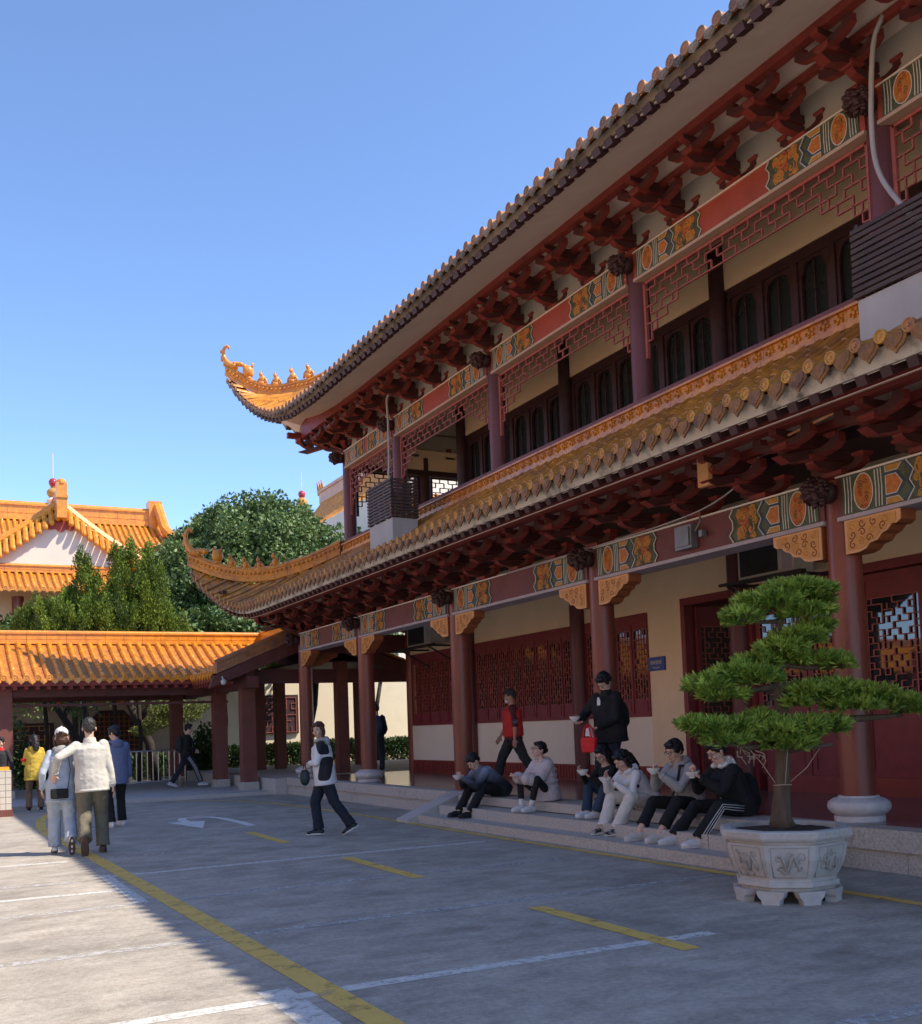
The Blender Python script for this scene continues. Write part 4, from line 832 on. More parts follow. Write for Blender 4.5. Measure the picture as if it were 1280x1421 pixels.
mb = MB(); mb.box(.58, 1.74, 22.88, 23.52, 0, .14); mb.build('foot', 'wood_post', tp); mb = MB(); mb.tube([(.6, 23.1, .93), (1.69, 23.1, .93)], .12, 12, flat=.6); mb.build('cap', 'tile_orange', tp, smooth=True)
mb = MB(); mb.prism([(1.30, 22.86, .55), (1.50, 22.84, .20), (1.44, 22.84, .12), (1.1, 22.84, .10)], (0, .02, 0)); mb.build('red_cloth', 'cloth_red', tp)
# ================================================================= far hall with white gable
fh = empty('gabled_hall', (2, 50, 0), 'distant hall with bright orange double roof and white pediment at the left', 'temple hall')
def fx(px): return px
GY = 50.0; GX = 5.9
A_, B_, C_, D_, RG = MB(), MB(), MB(), MB(), MB()
# porch gable: ridge runs toward the camera, slopes fall to left and right
sl_ = .62
gz = 12.15
roof_side(lambda y: (GX-4.4, y, gz-2.95), lambda y: (GX, y, gz), srange(GY-.2, GY+8, .28), r=.08, tiles=A_, pans=B_, discs=C_, drips=D_, lat=(0, 1, 0), tile=.6, pan_step=.3, sag=.22)
roof_side(lambda y: (GX+4.4, y, gz-2.95), lambda y: (GX, y, gz), srange(GY-.2, GY+8, .28), r=.08, tiles=A_, pans=B_, discs=C_, drips=D_, lat=(0, 1, 0), out=(1, 0, 0), tile=.6, pan_step=.3, sag=.22)
# short rows of end tiles along the two rakes
def rake(sg):
    P = lambda t: Vector((GX+sg*4.6*t, GY-.25, gz+.05-3.05*t-.22*4*t*(1-t)))
    n = 17
    for i in range(n):
        p = P((i+.5)/n); q = p+Vector((0, -.42, -.62)); A_.tube([p, q], [.12, .13], 8); A_.ell(q, .13, 8, 5)
    RG.tube([P(i/10)+Vector((0, .1, .1)) for i in range(11)], .12, 8); RG.tube([P(i/10)+Vector((0, .2, .25)) for i in range(11)], .10, 8)
    return P
rake(1); rake(-1)
RG.box(GX-.22, GX+.22, GY-1.0, GY-.5, gz-.7, gz+.9); RG.box(GX-.26, GX+.26, GY-1.05, GY-.5, gz+.2, gz+.32); RG.ell((GX, GY-.8, gz+.9), (.22, .25, .22), 10, 7); ridge_wall(RG, [(GX, GY-.5, gz), (GX, GY+8, gz)], .6, .3, .8, .12, relief=False)
ridge_wall(RG, [(-14, 58, 13.0), (11.6, 58, 13.0)], .95, .4, .9, .14, relief=False)
RG.box(11.4, 12.1, 57.6, 58.4, 12.7, 14.4); RG.tube([(11.9, 57.7, 14.1), (12.0, 56.4, 12.6), (12.4, 54.5, 11.4), (12.9, 52.9, 10.8)], .28, 8)
# main roof behind
roof_side(lambda x: (x, 53, 10.6), lambda x: (x, 58, 13.1), srange(-14, 12, .3), r=.09, tiles=A_, pans=B_, discs=C_, out=(0, -1, 0), lat=(1, 0, 0), tile=.6, pan_step=.3, sag=.3)
# skirt roof below the gable
roof_side(lambda x: (x, GY-2.6, 7.95), lambda x: (x, GY-.3, 9.05), srange(-14, 9.6, .3), r=.085, tiles=A_, pans=B_, discs=C_, drips=D_, out=(0, -1, 0), lat=(1, 0, 0), tile=.4, pan_step=.2, sag=.08)
ridge_wall(RG, [(-14, GY-.35, 9.0), (9.6, GY-.35, 9.0)], .35, .25, .6, .08, relief=False)
t_ = A_.build('roof_tiles', 'tile_orange', fh, smooth='auto'); B_.build('pan_tiles', 'tile_pan', t_); C_.build('eave_end_tiles', 'tile_orange', t_, smooth='auto'); D_.build('drip_tiles', 'tile_orange', t_); RG.build('roof_ridges', 'tile_ridge_lit', fh)
mb = MB(); mb.prism([(GX-4.0, GY-.35, 9.2), (GX-2.15, GY-.35, 10.25), (GX, GY-.35, gz-.2), (GX+2.15, GY-.35, 10.25), (GX+4.0, GY-.35, 9.2)], (0, .2, 0)); mb.build('pediment', 'white_wall', fh)
K_ = .72; mb = MB(); mb.prism([(GX+(a-GX)*K_, GY-.41, gz-.45+(c-gz+.45)*K_) for a, b, c in [(GX-.95, GY-.06, gz-1.3), (GX-.5, GY-.06, gz-1.0), (GX, GY-.06, gz-.55), (GX+.5, GY-.06, gz-1.0), (GX+.95, GY-.06, gz-1.3), (GX+.6, GY-.06, gz-1.45), (GX+.3, GY-.06, gz-1.38), (GX, GY-.06, gz-1.6), (GX-.3, GY-.06, gz-1.38), (GX-.6, GY-.06, gz-1.45)]], (0, .05, 0))
mb.build('gable_carving', 'beam_red', fh)
for sg in (-1, 1): mb = MB(); mb.prism([(GX+sg*4.1, GY-.41, 9.25), (GX+sg*3.4, GY-.41, 9.7), (GX+sg*3.0, GY-.41, 9.45), (GX+sg*2.7, GY-.41, 9.25)][::sg], (0, .05, 0)); mb.build('gable_carving', 'beam_red', fh)
mb = MB(); mb.c = 0; mb.box(-14, 9, GY-.2, 62, 6.2, 9.0); mb.c = 1; mb.box(-14, 8.9, GY-.1, 61.9, 0, 6.2); mb.c = 0; mb.box(-14, 12, 53.4, 62, 8.9, 10.8); mb.build('wall', ['cream_wall', 'wood_dark'], fh)
mb = MB()
for x in (-12, -8, -4, 0, 4, 8.6): mb = MB(); mb.tube([(x, GY-1.2, 0), (x, GY-1.2, 7.8)], .25, 14); mb.build('column', 'column_red', fh, smooth='auto')
mb = MB(); mb.c = 0; fx0, fy0 = 6.55, 58
mb.c = 2; mb.lathe([(.35, 13.5), (.42, 13.8), (.26, 14.0), (.36, 14.15), (.2, 14.3)], (fx0, fy0, 0), 14); mb.c = 1; mb.ell((fx0, fy0, 14.55), (.33, .33, .28), 14, 9); mb.lathe([(.1, 14.75), (.15, 14.85), (.1, 14.9)], (fx0, fy0, 0), 12); mb.c = 0; mb.ell((fx0, fy0, 15.1), (.23, .23, .25), 14, 9); mb.c = 2; mb.tube([(fx0, fy0, 15.3), (fx0, fy0, 16.7)], .02, 6)
mb.build('pearl_finial', ['gem_red', 'paint_gold', 'white_wall'], fh, smooth='auto')
# ================================================================= side hall seen behind the big tree
sh = empty('side_hall', (26, 55, 0), 'distant hall roof rising behind the upturned corner and the big tree', 'temple hall')
A_, B_, RG = MB(), MB(), MB()
roof_side(lambda y: (20.5, y, 13.2), lambda y: (24, y, 16.6), srange(44, 64, .35), r=.1, tiles=A_, pans=B_, lat=(0, 1, 0), tile=.8, pan_step=.4, sag=.3)
roof_side(lambda y: (27.5, y, 13.2), lambda y: (24, y, 16.6), srange(44, 64, .35), r=.1, tiles=A_, pans=B_, out=(1, 0, 0), lat=(0, 1, 0), tile=.8, pan_step=.4, sag=.3)
roof_side(lambda x: (x, 42.6, 11.2), lambda x: (x, 44.2, 12.6), srange(19, 29, .3), r=.09, tiles=A_, pans=B_, out=(0, -1, 0), lat=(1, 0, 0), tile=.4, pan_step=.2, sag=.05)
ridge_wall(RG, [(24, 43.6, 15.9), (24, 64.5, 15.9)], 1.6, .4, .9, .14, relief=False); ridge_wall(RG, [(24, 43.7, 16.5), (22.2, 43.7, 14.6), (20.2, 43.7, 13.2)], .4, .25, .6, .08, relief=False); ridge_wall(RG, [(24, 43.7, 16.5), (25.8, 43.7, 14.6), (27.8, 43.7, 13.2)], .4, .25, .6, .08, relief=False)
for k in range(6): RG.tube([(24, 64+.2*k, 17.2), (24, 64.4+.2*k, 17.9+.25*(k % 2))], [.12, .04], 6)
t_ = A_.build('roof_tiles', 'tile_orange', sh, smooth='auto'); B_.build('pan_tiles', 'tile_pan', t_); RG.build('roof_ridges', 'tile_ridge', sh)
mb = MB(); mb.prism([(20.6, 44.0, 12.6), (20.6, 44.0, 13.0), (24, 44.0, 16.4), (27.4, 44.0, 13.0), (27.4, 44.0, 12.6)], (0, .2, 0)); mb.box(20, 28, 44.2, 64, 0, 13.0); mb.build('wall', 'white_wall', sh)
mb = MB(); x0, y0 = 24, 68.5; mb.c = 2; mb.lathe([(.4, 15.5), (.6, 16.2), (.4, 16.6), (.5, 17)], (x0, y0, 0), 12); mb.c = 1; mb.ell((x0, y0, 17.4), (.42, .42, .4), 12, 8); mb.c = 0; mb.ell((x0, y0, 18.0), (.26, .26, .28), 12, 8); mb.c = 2; mb.tube([(x0, y0, 18.2), (x0, y0, 19.6)], .02, 6)
mb.build('pearl_finial', ['gem_red', 'paint_gold', 'white_wall'], sh, smooth='auto')
# ================================================================= equipment on the hall
def ac(x, y0, y1, z0, label):
    t = empty('air_conditioner', (x, (y0+y1)/2, z0), label, 'air conditioner', 'air conditioner units under the veranda ceiling'); h = .56; d = .36
    mb = MB(); mb.box(x, x+d, y0, y1, z0, z0+h); mb.build('casing', 'ac_white', t)
    mb = MB(); ym = y0+(y1-y0)*.6
    mb.box(x-.003, x-.001, y0+.27*(y1-y0), y1-.04, z0+.05, z0+h-.05)
    for k in range(16): zz = z0+.07+k*(h-.14)/15; mb.box(x-.012, x-.003, y0+.27*(y1-y0), y1-.04, zz-.004, zz+.004)
    mb.tube([(x-.014, ym+.2*math.cos(a*math.pi/10), z0+h/2+.2*math.sin(a*math.pi/10)) for a in range(21)], .006, 4); mb.build('fan_grille', 'metal_dark', t)
    mb = MB(); mb.box(x-.003, x, y0+.03, y0+(y1-y0)*.2, z0+.05, z0+h-.05); mb.build('service_panel', 'pale_trim', t)
    mb = MB(); mb.box(x-.18, x+.6, y0-.12, y0-.08, z0-.06, z0-.02); mb.box(x-.18, x+.6, y1+.08, y1+.12, z0-.06, z0-.02); mb.box(x-.2, x-.16, y0-.3, y1+.2, z0-.06, z0-.02); mb.box(x-.02, x+.02, y0-.2, y1+.2, z0-.05, z0)
    mb.bar((x-.15, y0-.1, z0-.04), (XW, y0-.1, z0-.45), .03); mb.bar((x-.15, y1+.1, z0-.04), (XW, y1+.1, z0-.45), .03); mb.build('bracket_frame', 'metal_dark', t)
ac(10.38, 21.15, 22.4, 3.38, 'air conditioner unit on brackets above the far end lattice window'); ac(10.38, 10.1, 11.15, 3.40, 'air conditioner unit hung above the doors behind the bonsai')
def slat_box(x0, x1, y0, y1, z0, z1, zb, label):
    t = empty('slatted_screen', ((x0+x1)/2, (y0+y1)/2, zb), label, 'slatted screen', 'dark wooden slatted screens on the lower roof')
    mb = MB(); mb.box(x0, x1, y0, y1, zb, z0); mb.build('concrete_plinth', 'concrete_pale', t)
    mb = MB(); n = int((z1-z0)/.062)
    for i in range(n):
        z = z0+.02+i*.062; j = random.uniform(-.004, .004)
        mb.box(x0-.03+j, x0, y0-.03, y1+.03, z, z+.042); mb.box(x0, x1+.02, y0-.03+j, y0, z, z+.042); mb.box(x1, x1+.025, y0, y1, z, z+.042); mb.box(x0, x1, y1, y1+.03, z, z+.042)
    mb.build('slats', 'wood_slat', t)
    for x in (x0+.02, x1-.02):
        for y in (y0+.02, (y0+y1)/2, y1-.02): mb = MB(); mb.box(x-.02, x+.02, y-.02, y+.02, z0, z1); mb.build('post', 'wood_dark', t)
slat_box(7.9, 8.42, 17.53, 18.62, 5.42, 6.21, 4.9, 'dark slatted screen on a pale plinth on the lower roof, by the far corner column')
slat_box(7.9, 8.5, 4.6, 6.70, 5.36, 6.09, 4.95, 'dark slatted screen on a pale stained plinth at the right end of the lower roof')
def pipe(name, pts, r, m, label, cat):
    P = [Vector(p) for p in pts]; Q = []
    for i in range(len(P)-1):
        p0, p1, p2, p3 = P[max(0, i-1)], P[i], P[i+1], P[min(len(P)-1, i+2)]
        for k in range(6):
            t = k/6; Q.append(.5*((2*p1)+(p2-p0)*t+(2*p0-5*p1+4*p2-p3)*t*t+(3*p1-p0-3*p2+p3)*t**3))
    Q.append(P[-1]); mb = MB(); mb.tube(Q, r, 8); return tag(mb.build(name, m, smooth=True), label, cat)
pipe('drain_hose', [(9.0, 7.1, 8.75), (9.0, 7.25, 8.5), (9.15, 7.45, 7.8), (9.1, 7.35, 7.2), (8.9, 6.9, 6.55), (8.45, 6.4, 6.1)], .028, 'pipe_grey', 'ribbed grey hose running down the upper column nearest the right edge', 'hose')
pipe('drain_pipe', [(8.95, 19.7, 8.6), (8.95, 19.95, 8.5), (9.05, 20.15, 8.1), (9.02, 20.1, 7.2), (8.95, 20.0, 6.4), (8.4, 18.2, 6.15)], .025, 'pipe_grey', 'white bent pipe from the upper brackets to the far slatted screen', 'pipe')
pipe('cable', [(8.24, 14.0, 3.865), (8.22, 10.2, 3.89), (8.15, 8.9, 4.0), (8.0, 8.2, 4.25)], .010, 'pale_trim', 'thin white cable along the top of the lower painted beam', 'cable')
mb = MB(); mb.box(8.18, 8.28, 9.55, 9.85, 3.52, 3.80); mb.box(8.16, 8.18, 9.58, 9.82, 3.55, 3.77); mb.tube([(8.2, 9.5, 3.7), (8.2, 9.4, 3.8), (8.22, 9.42, 3.88)], .012, 6); mb.box(8.2, 8.27, 9.38, 9.44, 3.62, 3.70)
tag(mb.build('junction_box', 'metal_grey'), 'grey junction box fixed on the maroon middle of the lower beam', 'junction box')
mb = MB(); mb.box(7.60, 7.66, 8.55, 8.72, 4.0, 4.45); tag(mb.build('hanging_board', 'queti_edge'), 'plain tan board hanging from the lower eave brackets near the cable', 'board')
pipe('bamboo_pole', [(7.7, 7.6, 4.25), (7.7, 6.6, 4.35)], .014, 'queti_edge', 'thin pole resting across the lower brackets above the right column', 'pole')
# blue sign with white lettering
sg_ = empty('wall_sign', (XW, 13.85, 2.4), 'small blue sign with white Chinese lettering on the cream pier by the door', 'sign')
mb = MB(); mb.box(XW-.03, XW-.002, 13.62, 14.06, 2.30, 2.53); mb.build('sign_plate', 'sign_blue', sg_)
def text(body, size, loc, m, parent, rot, name='lettering', font=None, ext=.002):
    cu = bpy.data.curves.new(name, 'FONT'); cu.body = body; cu.size = size; cu.extrude = ext; cu.align_x = 'CENTER'
    o = bpy.data.objects.new(name, cu); COL.objects.link(o); bpy.context.view_layer.update(); me = bpy.data.meshes.new_from_object(o.evaluated_get(bpy.context.evaluated_depsgraph_get())); bpy.data.objects.remove(o); me.materials.clear(); me.materials.append(MT[m]); o = bpy.data.objects.new(name, me); COL.objects.link(o); o.rotation_euler = rot; o0 = ORG[parent]; o.location = (loc[0]-o0[0], loc[1]-o0[1], loc[2]-o0[2]); o.parent = parent; return o
text('香积斋堂', .075, (XW-.033, 13.84, 2.41), 'paint_white', sg_, (R(90), 0, R(-90)))
text('Dining Hall', .04, (XW-.033, 13.84, 2.34), 'paint_white', sg_, (R(90), 0, R(-90)))

# ================================================================= hall across the yard (unseen, left of the view; added for bounce light and door reflections)
oh = empty('bounce_hall', (-9, 12, 0), 'cream hall with orange roof across the yard, out of view, added for bounce light and reflections in the lattice doors', 'temple hall')
mb = MB(); mb.c = 0; mb.box(-19, -9, -14, 24, 0, 7.5); mb.c = 1
for k in range(9): mb.box(-9, -8.95, -12+4.3*k, -9.4+4.3*k, 1.2, 3.6)
mb.build('wall', ['cream_wall', 'door_red'], oh)
mb = MB(); mb.prism([(-7.6, -15, 7.2), (-14, -15, 11.2), (-20.4, -15, 7.2)], (0, 40, 0)); mb.build('roof', 'tile_orange', oh)
# ================================================================= foliage helpers
def leaf_mat(name, a, b, rough=.55, trans=.12):
    m = bpy.data.materials.new(name); m.use_nodes = True; N = m.node_tree.nodes; L = m.node_tree.links; p = N['Principled BSDF']
    p.inputs['Roughness'].default_value = rough; p.inputs['Specular IOR Level'].default_value = .35; p.inputs['Subsurface Weight'].default_value = 0
    at = N.new('ShaderNodeAttribute'); at.attribute_name = 'tone'; rp = N.new('ShaderNodeValToRGB'); rp.color_ramp.elements[0].color = (*a, 1); rp.color_ramp.elements[1].color = (*b, 1)
    L.new(at.outputs['Fac'], rp.inputs[0]); L.new(rp.outputs[0], p.inputs['Base Color'])
    tr = N.new('ShaderNodeBsdfTranslucent'); L.new(rp.outputs[0], tr.inputs[0]); mx = N.new('ShaderNodeMixShader'); mx.inputs[0].default_value = trans
    L.new(p.outputs[0], mx.inputs[1]); L.new(tr.outputs[0], mx.inputs[2]); L.new(mx.outputs[0], N['Material Output'].inputs[0]); MT[name] = m
leaf_mat('leaf_broad', (.04, .085, .02), (.20, .28, .09), .5, .15); leaf_mat('leaf_juniper', (.035, .075, .012), (.21, .29, .03), .6, .15)
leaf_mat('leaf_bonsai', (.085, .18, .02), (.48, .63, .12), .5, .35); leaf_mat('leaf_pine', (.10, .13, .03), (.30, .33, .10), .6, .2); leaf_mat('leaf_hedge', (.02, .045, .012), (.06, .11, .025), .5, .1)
mat('bark', (.11, .075, .05), .9, .3, 12, .8, 30, stretch=(1, 1, .3)); mat('bark_dark', (.045, .035, .028), .9, .3, 10, .6, 25); mat('soil', (.06, .042, .03), .95, .4, 25, .9, 40)
def leaves(name, C, D, size, m, parent, wd=.4, tone=None, jit=.5, fold=True):
    """C: (n,3) leaf bases, D: (n,3) directions; builds one rhombic leaf per base"""
    n = len(C); D = D+rng.normal(0, jit, D.shape); D /= np.linalg.norm(D, axis=1)[:, None]+1e-9
    S = np.cross(D, rng.normal(0, 1, D.shape)); S /= np.linalg.norm(S, axis=1)[:, None]+1e-9
    sz = size*rng.uniform(.65, 1.3, n)[:, None]; V = np.empty((n, 4, 3)); V[:, 0] = C; V[:, 1] = C+D*sz*.5+S*sz*wd/2; V[:, 2] = C+D*sz; V[:, 3] = C+D*sz*.5-S*sz*wd/2
    o0 = np.array(ORG.get(parent, (0, 0, 0))) if parent else np.zeros(3)
    V = (V.reshape(-1, 3)-o0).astype(np.float32); me = bpy.data.meshes.new(name); me.vertices.add(4*n); me.vertices.foreach_set('co', V.ravel())
    me.loops.add(4*n); me.loops.foreach_set('vertex_index', np.arange(4*n, dtype=np.int32)); me.polygons.add(n); me.polygons.foreach_set('loop_start', np.arange(0, 4*n, 4, dtype=np.int32))
    try: me.polygons.foreach_set('loop_total', np.full(n, 4, dtype=np.int32))
    except Exception: pass
    me.update(calc_edges=True); t = rng.uniform(0, 1, n) if tone is None else np.clip(tone+rng.normal(0, .15, n), 0, 1)
    at = me.attributes.new('tone', 'FLOAT', 'FACE'); at.data.foreach_set('value', t.astype(np.float32)); me.materials.append(MT[m])
    o = bpy.data.objects.new(name, me); COL.objects.link(o)
    if parent: o.parent = parent
    return o
def clump_points(cl, per, shell=.55):
    """points in a list of ellipsoidal clumps (cx,cy,cz,rx,ry,rz); density toward the surface; per = points for unit radius^2"""
    P = []; Dn = []; T = []
    for (x, y, z, a, b, c) in cl:
        n = max(6, int(per*(a*b+b*c+a*c)/3)); d = rng.normal(0, 1, (n, 3)); d /= np.linalg.norm(d, axis=1)[:, None]
        r = shell+(1-shell)*rng.random(n)**.6; p = np.array([x, y, z])+d*r[:, None]*np.array([a, b, c]); P.append(p); Dn.append(d); T.append(np.full(n, rng.uniform(.15, .85)))
    return np.concatenate(P), np.concatenate(Dn), np.concatenate(T)
def trunk(pts, rs, m, parent, name='trunk', branches=()):
    mb = MB(); mb.tube(pts, rs, 12)
    for b_, r_ in branches: mb.tube(b_, r_, 7)
    return mb.build(name, m, parent, smooth=True)
# big broadleaf tree
bt_ = empty('broadleaf_tree', (13.0, 44, 0), 'large dense rounded dark green broadleaf tree behind the walkway roof', 'tree', 'trees beyond the walkway')
cl = []; rr = random.Random(4)
CX, CY, CZ = 13.0, 44.0, 7.2
for i in range(430):
    th = rr.uniform(0, 2*math.pi); ph = math.acos(rr.uniform(-.85, 1)); q = rr.uniform(.60, 1.0)**.5
    x = CX+4.5*q*math.sin(ph)*math.cos(th); y = CY+4.3*q*math.sin(ph)*math.sin(th); z = CZ+4.6*q*math.cos(ph)*(1-.12*abs(math.cos(th)))
    r = rr.uniform(.45, .95); cl.append((x, y, z, r, r, r*.75))
P, D, T = clump_points(cl, 620, .45); leaves('crown', P, D*.25+rng.normal(0, .5, D.shape)+np.array([0, 0, -.3]), .19, 'leaf_broad', bt_, .6, T, .5)
trunk([(13, 44, 0), (13.1, 44, 2.5), (12.9, 44, 5), (13, 44, 8)], [.5, .4, .35, .2], 'bark_dark', bt_, branches=[([(13, 44, 3), (14.5, 43.5, 5.5), (15.5, 43, 7.5)], [.25, .18, .1]), ([(13, 44, 3.5), (11.3, 43.6, 5.5), (10.4, 43.5, 7.5)], [.25, .18, .1]), ([(13, 44, 3.5), (13.3, 42, 6), (13.4, 41, 8)], [.2, .15, .08])])
# darker lower mass behind (second tree)
b2_ = empty('broadleaf_tree', (17.5, 47, 0), 'second broadleaf tree with a paler crown to the right of the big round one', 'tree', 'trees beyond the walkway'); cl = []
for i in range(120):
    th = rr.uniform(0, 2*math.pi); ph = math.acos(rr.uniform(-.5, 1)); q = rr.uniform(.7, 1.0); r = rr.uniform(.5, .9)
    cl.append((17.8+3.6*q*math.sin(ph)*math.cos(th), 47+3*q*math.sin(ph)*math.sin(th), 7.6+3.9*q*math.cos(ph), r, r, r*.8))
P, D, T = clump_points(cl, 300, .45); leaves('crown', P, D, .27, 'leaf_broad', b2_, .5, T*.6+.35, .8); trunk([(17.8, 47, 0), (17.8, 47, 7)], [.4, .2], 'bark_dark', b2_)
def juniper(x, y, z0, spec, label, per=3000, size=.085, tr=.16, m='leaf_juniper', grp='junipers behind the walkway roof'):
    t = empty('juniper_tree', (x, y, 0), label, 'juniper', grp); cl = []; tn = []
    for (dx, dy, zb, h, r) in spec:   # flame-shaped plumes
        n = int(h*r*34)+4
        for k in range(n):   # upright flame-shaped tufts
            f = (k/n)**.9*.86; w_ = 1 if f < .45 else 1-(f-.45)*1.5; a = rr.uniform(0, 6.28); q = rr.uniform(.45, 1)*r*w_*1.15; u = rr.uniform(.75, 1.3)
            X, Y, Z = x+dx+q*math.cos(a), y+dy+q*math.sin(a), zb+h*f+rr.uniform(-.05, .1)
            for e, g in ((0, 1), (.55, .82), (1.0, .5)): cl.append((X+.02*e, Y, Z+e*.24*u, .135*g*u, .135*g*u, .20*u))
            tn.append(rr.uniform(.1, .95))
    P, D, T = clump_points(cl, per, .5)
    T = np.repeat(np.repeat(np.array(tn), 3), [max(6, int(per*(a_*b_+b_*c_+a_*c_)/3)) for (_, _, _, a_, b_, c_) in cl]) if len(tn)*3 == len(cl) else T; leaves('crown', P, D*.55+np.array([0, 0, 1.0]), size, m, t, .42, T, .4)
    trunk([(x, y, 0), (x+.1, y, 1.5), (x, y, 3.2), (x+.05, y, z0)], [tr*.45, tr*.4, tr*.4, tr*.3], 'bark_dark', t); return t
J = lambda L: [(a-0, b, c, d, e) for a, b, c, d, e in L]
juniper(6.1, 33.2, 6, [(-.5, 0, 5.0, 2.6, .34), (-.15, .3, 5.2, 2.55, .34), (.32, .1, 5.4, 2.1, .30), (.65, -.2, 4.9, 1.9, .34), (.1, -.3, 4.6, 2.0, .38), (-.9, 0, 4.6, 1.6, .32), (.9, .2, 4.4, 1.5, .3), (-.35, -.5, 4.2, 1.5, .4), (.4, -.5, 4.2, 1.6, .35)], 'tall dark juniper with pointed plumes rising behind the middle of the walkway roof')
juniper(4.55, 33.5, 5, [(0, 0, 4.6, 2.7, .38), (.35, -.2, 4.4, 2.3, .35), (-.35, 0, 4.3, 1.9, .35), (.1, -.5, 4.2, 1.6, .4)], 'tall juniper in front of the white pediment, left of the tallest plumes')
juniper(3.35, 32.8, 4.6, [(0, 0, 4.2, 1.5, .45), (-.45, .1, 4.1, 1.25, .38), (.4, .1, 4.1, 1.55, .4), (.8, -.2, 4.2, 1.2, .35)], 'broad low juniper above the walkway ridge, in front of the orange skirt roof')
juniper(5.3, 32.7, 4.6, [(0, 0, 4.2, 1.5, .36), (.45, 0, 4.2, 1.15, .3), (-.45, .1, 4.2, 1.35, .34)], 'short juniper with upright tips just above the walkway ridge, centre of the row')
juniper(7.05, 32.8, 4.6, [(0, 0, 4.2, 1.2, .34), (.4, .1, 4.1, 1.0, .28), (-.4, 0, 4.2, 1.6, .32), (-.75, 0, 4.2, 1.3, .3)], 'short bright juniper at the right end of the row above the walkway ridge')
juniper(1.95, 33.0, 4.6, [(0, 0, 4.1, .9, .3), (-.5, 0, 4.0, .8, .3)], 'small juniper top peeking over the walkway ridge at the left edge')
# yellow-green conifer beside the big tree
juniper(15.0, 41.0, 8, [(0, 0, 5.0, 4.2, .42), (.7, .1, 5.2, 3.0, .36), (-.7, 0, 5.2, 3.0, .34), (1.2, 0, 4.8, 2.4, .35), (.3, -.3, 4.4, 3.0, .42), (-.4, -.3, 4.4, 2.2, .4)], 'loose yellow-green conifer rising in front of the big round tree', 900, .13, .2, 'leaf_pine', 'trees beyond the walkway')
# courtyard trees with dark leaning trunks
def yard_tree(pts, rs, cl, label, m='leaf_broad', per=420, size=.16, br=()):
    t = empty('courtyard_tree', pts[0], label, 'tree', 'small trees in the garden behind the walkway'); trunk(pts, rs, 'bark_dark', t, branches=br)
    P, D, T = clump_points(cl, per, .3); leaves('crown', P, D, size, m, t, .4, T, .7); return t
def rcl(x, y, z, R_, n, r, fz=.5): return [(x+rr.uniform(-R_, R_), y+rr.uniform(-.6, .6)*R_, z+rr.uniform(-R_, R_)*fz, r*rr.uniform(.7, 1.2), r*rr.uniform(.7, 1.2), r*.6) for _ in range(n)]
yard_tree([(4.75, 34.5, 0), (4.7, 34.5, .8), (4.45, 34.5, 1.6), (4.1, 34.5, 2.2), (3.7, 34.5, 2.8)], [.15, .13, .12, .10, .08], rcl(3.2, 34.5, 3.3, 1.8, 26, .5)+rcl(2.3, 34.5, 1.9, .6, 8, .3), 'dark forked tree leaning left in front of the garden wall', br=[([(4.1, 34.5, 2.2), (4.35, 34.5, 2.7), (4.7, 34.4, 3.3)], [.08, .07, .04])])
yard_tree([(7.0, 35, 0), (6.8, 35, 1.3), (6.45, 35, 2.0), (6.1, 35, 2.9)], [.17, .15, .15, .12], rcl(6.2, 35.2, 3.4, 1.6, 22, .5), 'dark leaning tree behind the couple under the walkway beam', br=[([(6.45, 35, 2.0), (6.9, 35, 2.6), (7.4, 35, 3.1)], [.1, .08, .05])])
yard_tree([(7.75, 33.8, 0), (7.8, 33.8, .8), (7.65, 33.8, 1.4), (7.4, 33.8, 2.0)], [.12, .105, .095, .07], [(6.75, 33.6, 1.95, .48, .45, .20), (6.3, 33.5, 1.70, .4, .35, .15), (7.3, 33.6, 2.3, .55, .5, .24), (7.75, 33.6, 2.15, .45, .4, .2), (6.9, 33.6, 2.3, .4, .35, .18), (8.05, 33.6, 2.4, .35, .35, .2)], 'clipped pale green podocarpus with curved dark trunk beside the barrier', 'leaf_pine', 9000, .08)
yard_tree([(11.7, 34, 0), (11.8, 34, 1.0), (12.15, 34, 2.4), (12.3, 34, 3.8)], [.16, .14, .12, .10], rcl(12.4, 34.2, 4.6, 1.6, 24, .6), 'dark slim tree leaning right before the sunlit garden wall')
yard_tree([(14.9, 35, 0), (14.8, 35, 1.8), (15.2, 35, 3.8)], [.09, .08, .07], rcl(15.2, 35, 4.8, 1.2, 16, .5), 'thin tree seen between the left two columns of the hall')
yard_tree([(16.2, 33, 0), (16.6, 33, 1.2), (17.4, 33, 2.6)], [.13, .11, .08], rcl(17.6, 33, 4.4, 1.4, 16, .5), 'slanting trunk seen just right of the second column from the left')
for (x_, z_, n_, lab) in ((9.6, 4.7, 70, 'dark spreading tree between the junipers and the upturned lower roof corner'), (4.6, 4.3, 50, 'dark low tree crown shading the garden wall behind the junipers')):
    cl = [(x_+rr.uniform(-2.9, 2.9), 36.4+rr.uniform(-1.1, 1.1), z_+rr.uniform(-.75, .8), rr.uniform(.5, .8), rr.uniform(.5, .8), .4) for _ in range(n_)]
    t = empty('courtyard_tree', (x_, 36.4, 0), lab, 'tree', 'small trees in the garden behind the walkway'); P, D, T = clump_points(cl, 900, .3); leaves('crown', P, D, .20, 'leaf_broad', t, .55, T*.6, .8); trunk([(x_, 36.4, 0), (x_+.1, 36.4, 2), (x_, 36.4, 4.5)], [.13, .1, .08], 'bark_dark', t)
